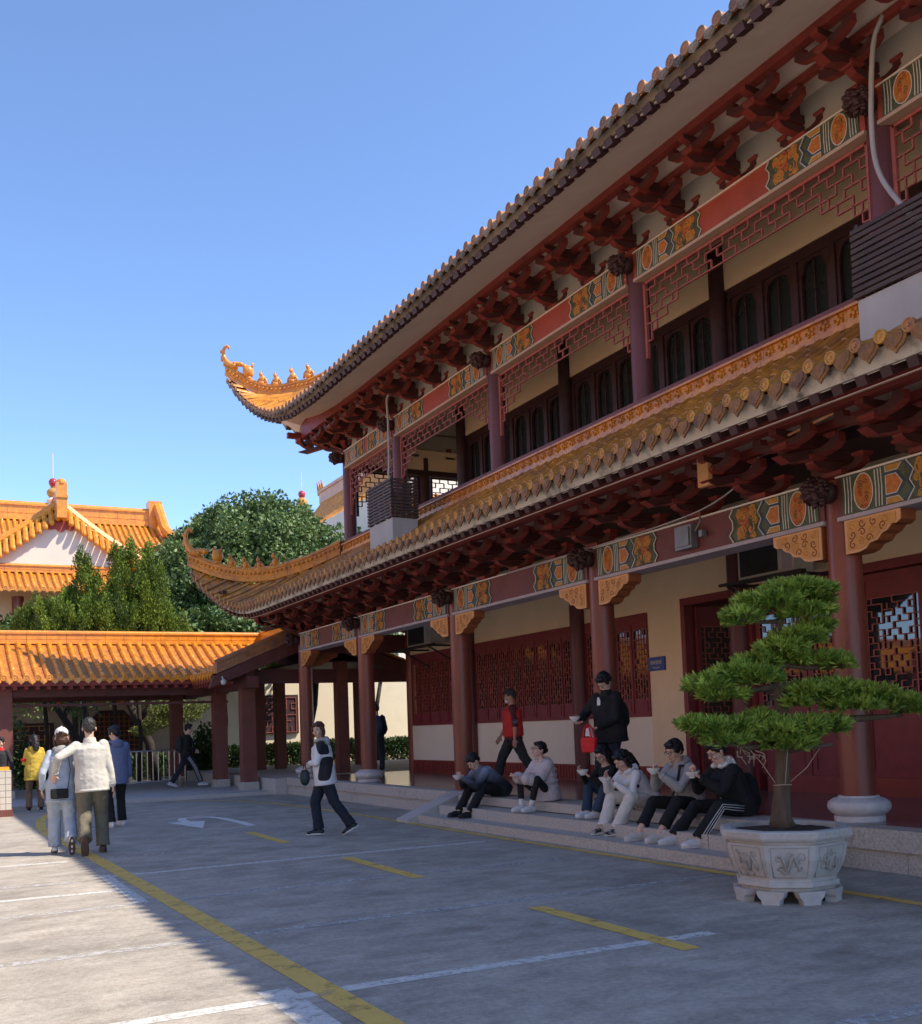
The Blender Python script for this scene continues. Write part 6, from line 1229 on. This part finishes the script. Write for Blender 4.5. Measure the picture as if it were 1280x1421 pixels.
    etube(t, [base, pel+up*.02, pel+up*.14*s, pel+up*.28*s, pel+up*.40*s, neck-up*.045*s, neck-up*.0*s], [((.178+pf)*s*g, (.135+pf)*s*g), ((.182+pf)*s*g, (.138+pf)*s*g), ((.168+pf)*s*g*f, (.128+pf)*s*g), ((.178+pf)*s*g*f, (.130+pf)*s*g), ((.182+pf)*s*g*f, (.118+pf)*s*g), ((.125+pf)*s, (.09+pf)*s), ((.075)*s, (.075)*s)], rt)
    sl = MB() if sleeve_m else t
    for a, e_, w in ((shl, eL, wL), (shr, eR, wR)):
        w2 = e_.lerp(w, .93*sleeve if sleeve > .3 else .02); r0 = .060*s*f*(1+(g-1)*.6)+pf*.8
        cap_tube(sl, [a+up*.005-rt*0, a.lerp(e_, .5), e_], [r0*1.05, r0*.95, r0*.86], 12)
        if sleeve > .3: cap_tube(sl, [e_, e_.lerp(w2, .5), w2], [r0*.86, r0*.80, r0*.68], 12)
    if puffy: 
        for k in range(5):
            q = pel+up*(.02+.085*k)*s; etube(t, [q-up*.025, q, q+up*.025], [(.15*s, .11*s), ((.200+pf)*s*f*g, (.155+pf)*s*g), (.15*s, .11*s)], rt)
        for a, e_ in ((shl, eL), (shr, eR), (eL, wL), (eR, wR)):
            for k in range(3): q = a.lerp(e_, .18+.3*k); t.ell(q, .078*s*f+pf*.6, 10, 7)
    if seat is not None and toplen > .25:  # coat skirt spreads behind on the seat
        t.ell(pel-Vector((0, .05, .02)), (.23*s, .20*s, .11*s), 16, 10)
    to = t.build('jacket', top, o); fuse(to, .0105, 3, .012 if not puffy else .014, TEX)
    if sleeve_m: so = sl.build('sleeves', sleeve_m, o); fuse(so, .0105, 4, .015)
    # hem band, cuffs and a front zip line
    hb_ = base+up*.012; ab_ = ((.180+pf)*s*g, (.137+pf)*s*g)
    if seat is None: c = MB(); etube(c, [hb_-up*.018, hb_+up*.018], [(ab_[0]*1.01, ab_[1]*1.01)]*2, rt, 20); c.build('hem', top, o, smooth=True)
    for e_, w in ((eL, wL), (eR, wR)):
        if sleeve > .3: p_ = e_.lerp(w, .93); d_ = (w-e_).normalized(); c = MB(); c.tube([p_-d_*.02, p_+d_*.012], [r0*.74, r0*.66], 12); c.build('cuff', sleeve_m or top, o, smooth=True)
    if not puffy and not inner and not vest: zz = MB(); zz.tube([pel+up*(.02+.075*k)*s+fw*((.136 if k < 2 else .128)+pf+.006)*s*g for k in range(6)], .0045, 4); zz.build('zip', 'c_charcoal' if top not in ('c_black',) else 'c_greyblue', o)
    if hood or collar:
        c = MB(); 
        if hood:
            q = neck-fw*.055*s+up*.01; 
            for j in range(9):
                a = math.pi*(j/8)*1.5-math.pi*.25+math.pi; p0 = neck+up*.015*s+rt*math.cos(a)*.088*s*1.0+fw*(math.sin(a)*.085*s-.01); c.ell(p0, (.040*s, .040*s, .030*s), 8, 6)
            c.ell(neck-fw*.095*s-up*.02*s, (.105*s, .055*s, .085*s), 12, 8, Matrix((rt, fw, up)).transposed())
        else: c.tube([neck-up*.03*s, neck+up*.025*s, neck+up*.05*s], [.088*s, .076*s, .068*s], 14)
        co = c.build('hood' if hood else 'collar', hood or collar, o); fuse(co, .010, 3, .01)
    if inner:
        c = MB(); q = neck-up*.15*s+fw*.112*s*topw; c.ell(q, (.036*s, .016*s, .12*s), 10, 8, Matrix((rt, fw, up)).transposed()); c.build('shirt', inner, o, smooth=True)
    if vest:
        c = MB(); etube(c, [pel-up*.05, pel+up*.14*s, pel+up*.28*s, pel+up*.40*s, neck-up*.05*s, neck-up*.0], [(.200*s*g, .155*s*g), (.188*s*g, .150*s*g), (.195*s*g, .150*s*g), (.186*s*g, .138*s*g), (.13*s, .105*s), (.08*s, .085*s)], rt); vo = c.build('vest', vest, o); fuse(vo, .0105, 4, .015)
    l = MB(); k_ = tw
    etube(l, [pel-up*.10*s, pel-up*.03, pel+up*.07*s], [(.150*s, .115*s), (.168*s, .125*s), (.155*s, .115*s)], prt)
    for h0, k0, a0 in ((hipl, kL, aL), (hipr, kR, aR)):
        end = k0.lerp(a0, .76 if bare_ankle else .985); cap_tube(l, [h0, h0.lerp(k0, .5), k0], [.094*s*k_, .084*s*k_, .070*s*k_], 14); l.tube([k0, k0.lerp(end, .4), k0.lerp(end, .93), end], [.070*s*k_, .068*s*k_, .066*s*k_*1.05, .070*s*k_*1.08], 14)
    lo_ = l.build('trousers', trousers, o); fuse(lo_, .0105, 3, .017)
    if stripes:
        c = MB()
        for h0, k0, a0, q in ((hipl, kL, aL, -1), (hipr, kR, aR, 1)):
            for j in (-1, 0, 1):
                def sp_(d): v = d.cross(prt*q).normalized(); return v*j*.027
                d1 = (k0-h0).normalized(); d2 = (a0-k0).normalized(); so_ = prt*q*k_*s
                c.tube([h0.lerp(k0, .25)+so_*.100+sp_(d1), h0.lerp(k0, .6)+so_*.090+sp_(d1), k0+so_*.079+sp_((d1+d2)*.5), k0.lerp(a0, .4)+so_*.077+sp_(d2), k0.lerp(a0, .97)+so_*.080+sp_(d2)], .0042, 5)
        c.build('stripes', 'c_white', o, smooth=True)
    if socks:
        c = MB()
        for k0, a0 in ((kL, aL), (kR, aR)): c.tube([k0.lerp(a0, .72), a0], [.040*s, .040*s], 12)
        c.build('socks', socks, o, smooth=True)
    shoe(o, aL, fl, shoes, sole, ul, s=s*(.93 if fem else 1.0)); shoe(o, aR, frr, shoes, sole, ur, s=s*(.93 if fem else 1.0))
    if glasses:
        c = MB()
        for q in (-1, 1): cc = hp(q*.033, .094, .006); c.tube([cc+HM@Vector((.024*s*math.cos(i*math.pi/7), 0, .018*s*math.sin(i*math.pi/7))) for i in range(15)], .0019, 5); c.tube([hp(q*.057, .092, .01), hp(q*.078, .0, .008)], .0025, 5)
        c.tube([hp(-.01, .096, .008), hp(.01, .096, .008)], .0025, 5); c.build('glasses', 'c_black', o)
    if mask:
        c = MB(); c.ell(hp(0, .068, -.065), (.046*s, .036*s, .034*s), 14, 9, HM); c.tube([hp(-.045, .05, -.05), hp(-.076, -.005, -.01)], .002, 4); c.tube([hp(.045, .05, -.05), hp(.076, -.005, -.01)], .002, 4); c.build('face_mask', 'mask_white', o, smooth=True)
    if cap:
        c = MB(); c.ell(hp(0, -.012, .062), (.090*s, .105*s, .080*s), 18, 12, HM); c.ell(hp(0, .10, .045), (.07*s, .065*s, .010*s), 14, 6, HM); c.tube([hp(0, -.012, .14), hp(0, -.012, .15)], .01, 8); co = c.build('cap', cap, o); fuse(co, .008, 2)
        c = MB(); c.box(-.02, .02, 0, .004, -.008, .008); c.v = [tuple(hp(0, -.119, .065)+HM@Vector(p)) for p in c.v]; c.build('cap_emblem', 'c_black', co)
    return P
def world(P, p): return P.M@Vector(p)
def bowl(P, p, label, r=.075, stick=True, grp='white bowls held by the people eating'):
    w_ = world(P, p); t = empty('bowl', w_, label, 'bowl', grp); mb = MB()
    mb.lathe([(.030, 0), (.034, .002), (.034, .012), (.050, .022), (.066, .042), (.075, .066), (.077, .070), (.074, .070), (.062, .044), (.045, .026), (.01, .020)], w_, 24); mb.build('rim_and_body', 'porcelain', t, smooth='auto')
    mb = MB(); mb.lathe([(.060, .043), (.062, .047), (.03, .052), (.0, .053)], w_, 16); mb.build('food', 'noodle', t, smooth=True); return t
# ---------------------------------------------------------------- seated on the steps (they face the yard, world -x)
EAT = 'people eating on the steps'
def seatp(label, x, y, sz, fz, fdx, spread=.11, rz=90, **k):
    d = fz-sz
    kw = dict(seat=sz, pelvis=(0, 0, .10), al=(-spread, fdx, d+.085), ar=(spread, fdx+.03, d+.085), kl=(-.35, .3, 1), kr=(.35, .3, 1), group=EAT); kw.update(k)
    return person(label, (x, y, sz), rz, **kw)
p1 = seatp('seated man in grey-blue gradient jacket bent over his bowl beside the ramp', 7.98, 14.0, .40, .12, .62, .15, H=1.72, lean=(0, .80, .70), look=(0, .75, -.75), hl=(-.04, .66, .30), hr=(.06, .66, .30), el=(-.6, .3, -1), er=(.6, .3, -1), pnl=(0, 0, 1), pnr=(0, 0, 1), hair='short', top='c_bluefade', collar='c_greyblue', trousers='c_black', shoes='shoe_black', sole='shoe_black', curl=.7, topw=1.22)
bowl(p1, (.0, .74, .29), 'white bowl held low by the seated man in the grey-blue jacket')
p2 = seatp('seated woman with glasses in pale quilted puffer coat holding a phone', 7.86, 12.50, .40, .27, .34, .09, H=1.60, fem=True, rz=96, lean=(0, .12, 1), look=(.15, 1, .18), hl=(-.03, .42, .34), hr=(.10, .44, .36), el=(-.35, -.1, -1), er=(.35, -.1, -1), pnl=(0, 0, 1), pnr=(0, 0, 1), hair='bun', top='c_pink', puffy=1.6, toplen=.3, hood='c_pink', trousers='c_black', tw=.72, shoes='shoe_white', glasses=True, socks='c_white', bare_ankle=True, topw=1.18)
mb = MB(); q = world(p2, (.04, .53, .38)); mb.box(q.x-.04, q.x+.04, q.y-.035, q.y+.035, q.z, q.z+.008); tag(mb.build('mobile_phone', 'c_white'), 'pale phone in the hands of the seated woman in the puffer coat', 'phone')
p3 = seatp('seated woman with long black hair and black top eating beneath the standing man', 8.02, 11.02, .40, .27, .42, .08, H=1.6, fem=True, rz=92, lean=(0, .42, 1), look=(-.15, .9, -.5), hl=(-.06, .48, .40), hr=(.10, .50, .46), el=(-.35, 0, -1), er=(.4, 0, -1), pnl=(0, 0, 1), pnr=(-1, 0, .2), hair='long', top='c_black', trousers='c_jeans', shoes='shoe_white', glasses=True)
bowl(p3, (-.02, .56, .42), 'white bowl held by the seated woman with long black hair')
p4 = seatp('seated woman in white hooded coat and cream trousers leaning over her bowl', 7.98, 10.36, .40, .12, .56, .12, H=1.66, fem=True, rz=90, lean=(0, .62, .8), look=(0, .85, -.62), hl=(-.06, .52, .34), hr=(.06, .56, .42), el=(-.45, .1, -1), er=(.5, .2, -1), pnl=(0, 0, 1), pnr=(-1, 0, .2), hair='long', top='c_white', toplen=.32, hood='c_white', collar=None, trousers='c_offwhite', tw=1.15, shoes='shoe_mixed', topw=1.2)
bowl(p4, (-.01, .63, .35), 'white bowl held by the seated woman in the white coat')
p5 = seatp('seated man in grey hooded jacket with black strap lifting bowl to his mouth', 8.02, 9.56, .40, .12, .66, .16, H=1.74, rz=92, lean=(0, .40, 1), look=(0, .95, -.35), hl=(-.05, .50, .46), hr=(.07, .48, .50), el=(-.4, .2, -1), er=(.5, .2, -1), pnl=(0, 0, 1), pnr=(-1, 0, .2), hair='bowl', top='c_grey', hood='c_grey', trousers='c_black', tw=1.0, bare_ankle=True, shoes='shoe_cream', glasses=True, topw=1.22)
bowl(p5, (.0, .57, .47), 'white bowl raised to the mouth of the man in grey')
p6 = seatp('seated man in black jacket with white hood and three-striped black trousers', 8.08, 8.85, .40, .12, .70, .20, H=1.76, rz=84, lean=(0, .45, 1), look=(.1, .9, -.5), hl=(-.08, .54, .44), hr=(.08, .52, .46), el=(-.4, .2, -1), er=(.5, .2, -1), pnl=(0, 0, 1), pnr=(0, 0, 1), hair='short', top='c_black', hood='c_white', trousers='c_black', stripes=True, shoes='shoe_white', glasses=True, topw=1.28)
bowl(p6, (.0, .60, .44), 'white bowl held by the man in striped trousers')
mb = MB(); q_ = p4.eL.lerp(p4.shl, .45)-p4.rt*.085; mb.ell(q_, (.006, .022, .022), 12, 6); mb.build('sleeve_badge', 'c_navy', p4.o)
# strap and rucksacks
mb = MB(); mb.tube([world(p5, (-.14, .42, .22)), world(p5, (-.17, .36, .40)), world(p5, (-.13, .28, .56)), world(p5, (-.10, .12, .52))], .022, 6, flat=.35); mb.build('shoulder_strap', 'c_black').parent = None
tag(bpy.data.objects['shoulder_strap'], 'black shoulder strap across the grey jacket of the eating man', 'strap')
def rucksack(M, c, sc, m, label, rzl=0):
    t = empty('backpack', M@Vector(c), label, 'backpack'); q = Matrix.Rotation(rzl, 3, 'Z'); w_ = M@Vector(c); MR = M.to_3x3()
    mb = MB(); mb.ell(w_, (.15*sc, .095*sc, .22*sc), 16, 12, MR); mb.ell(w_+MR@Vector((0, -.06*sc, -.06*sc)), (.115*sc, .06*sc, .11*sc), 14, 9, MR); o = mb.build('body', m, t); fuse(o, .012, 3, .01)
    mb = MB()
    for s_ in (-1, 1): mb.tube([w_+MR@Vector((s_*.09*sc, .06*sc, .18*sc)), w_+MR@Vector((s_*.12*sc, .14*sc, .22*sc)), w_+MR@Vector((s_*.13*sc, .26*sc, .16*sc)), w_+MR@Vector((s_*.14*sc, .28*sc, .0)), w_+MR@Vector((s_*.13*sc, .12*sc, -.14*sc))], .018*sc, 6, flat=.5)
    mb.build('straps', m, t); return t
rucksack(p6.M, (.05, -.16, .22), 1.1, 'c_black', 'black backpack behind the seated man in striped trousers')
# standing man with bowl
p7 = person('standing man in black jacket and backpack looking down with bowl and red bag', (8.38, 11.62, .40), 100, H=1.76, lean=(0, .10, 1), look=(0, .75, -.68), hl=(-.04, .26, 1.02), hr=(.22, .36, 1.10), el=(-1, -.3, -.6), er=(1, -.2, -.6), pnl=(0, 0, 1), pnr=(0, 0, 1), hair='bowl', top='c_black', toplen=.14, inner='c_white', trousers='c_navy', shoes='shoe_black', glasses=True, topw=1.38, al=(-.1, 0, .085), ar=(.1, .05, .085), collar='c_black')
bowl(p7, (.22, .45, 1.10), 'white bowl with chopsticks balanced by the standing man in black')
q = world(p7, (.22, .45, 1.175)); mb = MB(); mb.tube([q+V3(-.1, -.05, .02), q+V3(.12, .06, .0)], .0035, 5); mb.tube([q+V3(-.1, -.03, .02), q+V3(.12, .07, .004)], .0035, 5); tag(mb.build('chopsticks', 'queti_edge'), 'wooden chopsticks lying across the bowl of the standing man', 'chopsticks')
rucksack(p7.M, (0, -.20, 1.16), 1.0, 'c_black', 'black backpack on the back of the standing man in black')
rb = empty('tote_bag', world(p7, (.0, .40, .70)), 'bright red tote bag hanging from the hand of the standing man', 'bag'); w_ = world(p7, (.02, .40, .70)); MR = p7.M.to_3x3()
mb = MB(); pts = [(-.12, .02), (.12, .02), (.14, .22), (-.14, .22)]; mb.prism([w_+MR@Vector((a, -.03, b-.04)) for a, b in pts], MR@Vector((0, .06, 0))); o = mb.build('bag_body', 'cloth_red', rb); fuse(o, .012, 4, .02)
mb = MB()
for d in (-.03, .03): mb.tube([w_+MR@Vector((-.08, d, .18)), w_+MR@Vector((-.05, d, .30)), w_+MR@Vector((0, d*.3, .36)), w_+MR@Vector((.05, d, .30)), w_+MR@Vector((.08, d, .18))], .011, 6)
mb.build('handles', 'cloth_red', rb); mb = MB(); mb.prism([w_+MR@Vector((a, -.035, b)) for a, b in ((-.05, .20), (.05, .20), (.03, .30), (-.02, .31))], MR@Vector((0, .05, 0))); mb.build('paper_inside', 'c_white', rb)
# man in red vest walking
p8 = person('walking man in bright red vest over maroon shirt with face mask', (9.25, 15.7, .40), 60, H=1.70, lean=(0, .02, 1), look=(0, 1, -.25), hl=(-.22, -.02, .80), hr=(.24, .24, .86), el=(-.3, -1, 0), er=(.3, -1, 0), al=(-.09, -.42, .15), ar=(.09, .34, .085), kl=(0, 1, .1), kr=(0, 1, .1), fl=(0, 1, -.45), ul=(0, .45, 1), hair='short', hairm='hair_grey', skin='skin_tan', top='c_maroon', vest='c_red', sleeve=.1, sleeve_m='c_maroon', trousers='c_charcoal', shoes='shoe_black', sole='shoe_black', mask=True, toplen=.10, tw=1.22, topw=1.18)
mb = MB(); a, b = p8.eL.lerp(p8.shl, .02), p8.eL.lerp(p8.shl, .28); mb.tube([a, b], [.055, .06], 12); o = mb.build('armband', 'c_greyblue', p8.o, smooth=True)
# woman crossing the yard
p9 = person('woman in white and black windbreaker walking and looking towards the camera', (5.20, 14.2, 0), 70, H=1.62, fem=True, lean=(0, .10, 1), look=(-.85, .55, -.12), hl=(.02, .20, 1.04), hr=(.10, .24, .98), el=(-1, -.3, -.3), er=(1, -.2, -.6), al=(-.07, -.36, .15), ar=(.08, .10, .085), kl=(0, 1, .1), kr=(0, 1, .1), fl=(0, 1, -.55), ul=(0, .55, 1), hair='bob', hairm='hair_brown', top='c_panel', hood='c_grey', trousers='c_navy', shoes='shoe_black', tw=1.15, topw=1.25, toplen=.16, pnl=(0, 0, -1), pnr=(0, 0, 1))
hbg = empty('handbag', world(p9, (.05, .27, .84)), 'small dark green handbag held in front by the woman crossing the yard', 'bag'); w_ = world(p9, (.05, .28, .84)); mb = MB(); mb.ell(w_, (.06, .075, .125), 14, 10, p9.M.to_3x3()); o = mb.build('bag_body', 'bag_dark', hbg); fuse(o, .01, 3, .01); mb = MB(); mb.tube([w_+V3(0, -.06, .10), w_+V3(0, -.03, .2), w_+V3(0, .03, .2), w_+V3(0, .06, .10)], .008, 6); mb.build('handle', 'bag_dark', hbg)
# couple walking away
p10 = person('man in cream jacket and olive trousers walking away, arm around the woman', (2.06, 14.45, 0), -7, H=1.76, lean=(-.04, .03, 1), look=(0, 1, -.05), hl=(-.46, .02, 1.06), hr=(.27, .0, .82), el=(-1, -.4, -.8), er=(.3, -1, 0), al=(-.10, -.26, .20), ar=(.13, .10, .085), fl=(0, .35, -1), ul=(0, 1, .35), kl=(0, 1, .1), kr=(0, 1, .1), hair='short', hairm='hair_grey', top='c_cream', collar='c_cream', trousers='c_olive', tw=1.22, shoes='shoe_brown', sole='shoe_brown', topw=1.16, toplen=.14, pnl=(.3, 1, 0), curl=.35)
p11 = person('woman in white cap and pale grey hoodie walking away beside the man', (1.72, 14.78, 0), -5, H=1.64, fem=True, lean=(.02, .03, 1), look=(0, 1, -.05), hl=(-.24, .05, .86), hr=(.20, .10, .92), el=(-.5, -1, 0), er=(.5, -1, 0), al=(-.09, .12, .085), ar=(.11, -.26, .19), frr=(0, .4, -1), ur=(0, 1, .4), kl=(0, 1, .1), kr=(0, 1, .1), hair='bob', hairm='hair_brown', cap='c_white', top='c_paleblue', hood='c_grey', trousers='c_lightjeans', tw=1.25, shoes='shoe_white', sole='shoe_brown', topw=1.12, toplen=.22)
sb = empty('shoulder_bag', world(p11, (-.02, -.22, .80)), 'small black shoulder bag on the hip of the woman in the white cap', 'bag'); w_ = world(p11, (-.03, -.19, .80)); MR = p11.M.to_3x3(); mb = MB(); V_ = MB(); V_.box(-.11, .11, -.035, .035, -.065, .065); mb.v = [tuple(w_+MR@Vector(p)) for p in V_.v]; mb.f = V_.f; mb.m = V_.m; o = mb.build('bag_body', 'c_black', sb); md = o.modifiers.new('bevel', 'BEVEL'); md.width = .015; md.segments = 3
mb = MB(); mb.tube([w_+MR@Vector((.10, 0, .05)), w_+MR@Vector((.14, .02, .3)), w_+MR@Vector((.10, .10, .60))], .008, 6, flat=.5); mb.build('strap', 'c_black', sb)
# group beyond them
p12 = person('person in yellow coat and ponytail seen from behind, khaki trousers', (2.25, 23.9, 0), -6, H=1.62, fem=True, look=(-.3, 1, -.3), hl=(-.10, .25, 1.0), hr=(.12, .25, 1.0), hair='long', top='c_yellow', hood='c_yellow', toplen=.22, trousers='c_khaki', shoes='shoe_black', topw=1.2, al=(-.12, 0, .085), ar=(.12, .05, .085))
mb = MB(); q = p12.eL.lerp(p12.shl, .25); mb.tube([q-V3(0, 0, .03), q+V3(0, 0, .03)], [.085, .088], 12); mb.build('armband', 'cloth_red', p12.o, smooth=True)
p13 = person('dark-haired person in teal top facing the yellow coat', (3.1, 25.3, .085), 120, H=1.62, look=(.0, 1, -.25), hl=(-.15, .2, .95), hr=(.15, .2, .95), hair='bob', top='c_teal', trousers='c_black', shoes='shoe_black', glasses=True)
p14 = person('person in dark coat with hair tied back, standing behind the tiled pier', (1.62, 24.3, 0), 150, H=1.60, fem=True, look=(-.2, 1, -.1), hair='bun', top='c_charcoal', toplen=.3, trousers='c_black', shoes='shoe_black', collar='cloth_red')
p15 = person('man with dark hair in slate blue hooded jacket and black trousers, turned away', (3.03, 18.5, 0), 10, H=1.70, look=(-.6, 1, -.25), hl=(-.12, .28, 1.02), hr=(.25, .05, .82), al=(-.12, -.08, .085), ar=(.13, .10, .085), hair='bowl', top='c_slate', hood='c_slate', toplen=.2, trousers='c_black', tw=1.1, shoes='shoe_white', topw=1.15)
p16 = person('person in black striding right under the walkway with white-striped trousers', (6.5, 28.45, .085), -103, H=1.72, lean=(0, .08, 1), look=(0, 1, -.1), hl=(-.12, .22, 1.02), hr=(.15, .22, 1.0), al=(-.09, -.42, .13), ar=(.09, .40, .085), fl=(0, 1, -.35), ul=(0, .35, 1), kl=(0, 1, .1), kr=(0, 1, .1), hair='bowl', top='c_black', trousers='c_navy', stripes=True, shoes='shoe_grey', vox=.010, topw=1.1)
rucksack(p16.M, (0, -.17, 1.18), 1.1, 'c_charcoal', 'grey backpack of the person striding right under the walkway')
p17 = person('person in navy standing behind the second column with back turned', (10.2, 24.0, .40), -35, H=1.70, look=(-.5, 1, -.2), hair='short', top='c_navy', trousers='c_navy', shoes='shoe_black', vox=.010, hl=(-.12, .25, .98), hr=(.14, .25, .98))
rucksack(p17.M, (0, -.17, 1.18), 1.2, 'c_bluebag', 'blue backpack half hidden behind the second column')

for o in bpy.data.objects:   # hundreds of like pieces that stay one part of their building
    if o.type == 'MESH' and o.name.split('.')[0] in ('rafter_ends', 'rafters', 'eave_end_tiles', 'drip_tiles', 'lower_roof_tiles', 'upper_roof_tiles', 'end_roof_tiles', 'roof_tiles', 'pan_tiles', 'tile_coping'): o['kind'] = 'stuff'
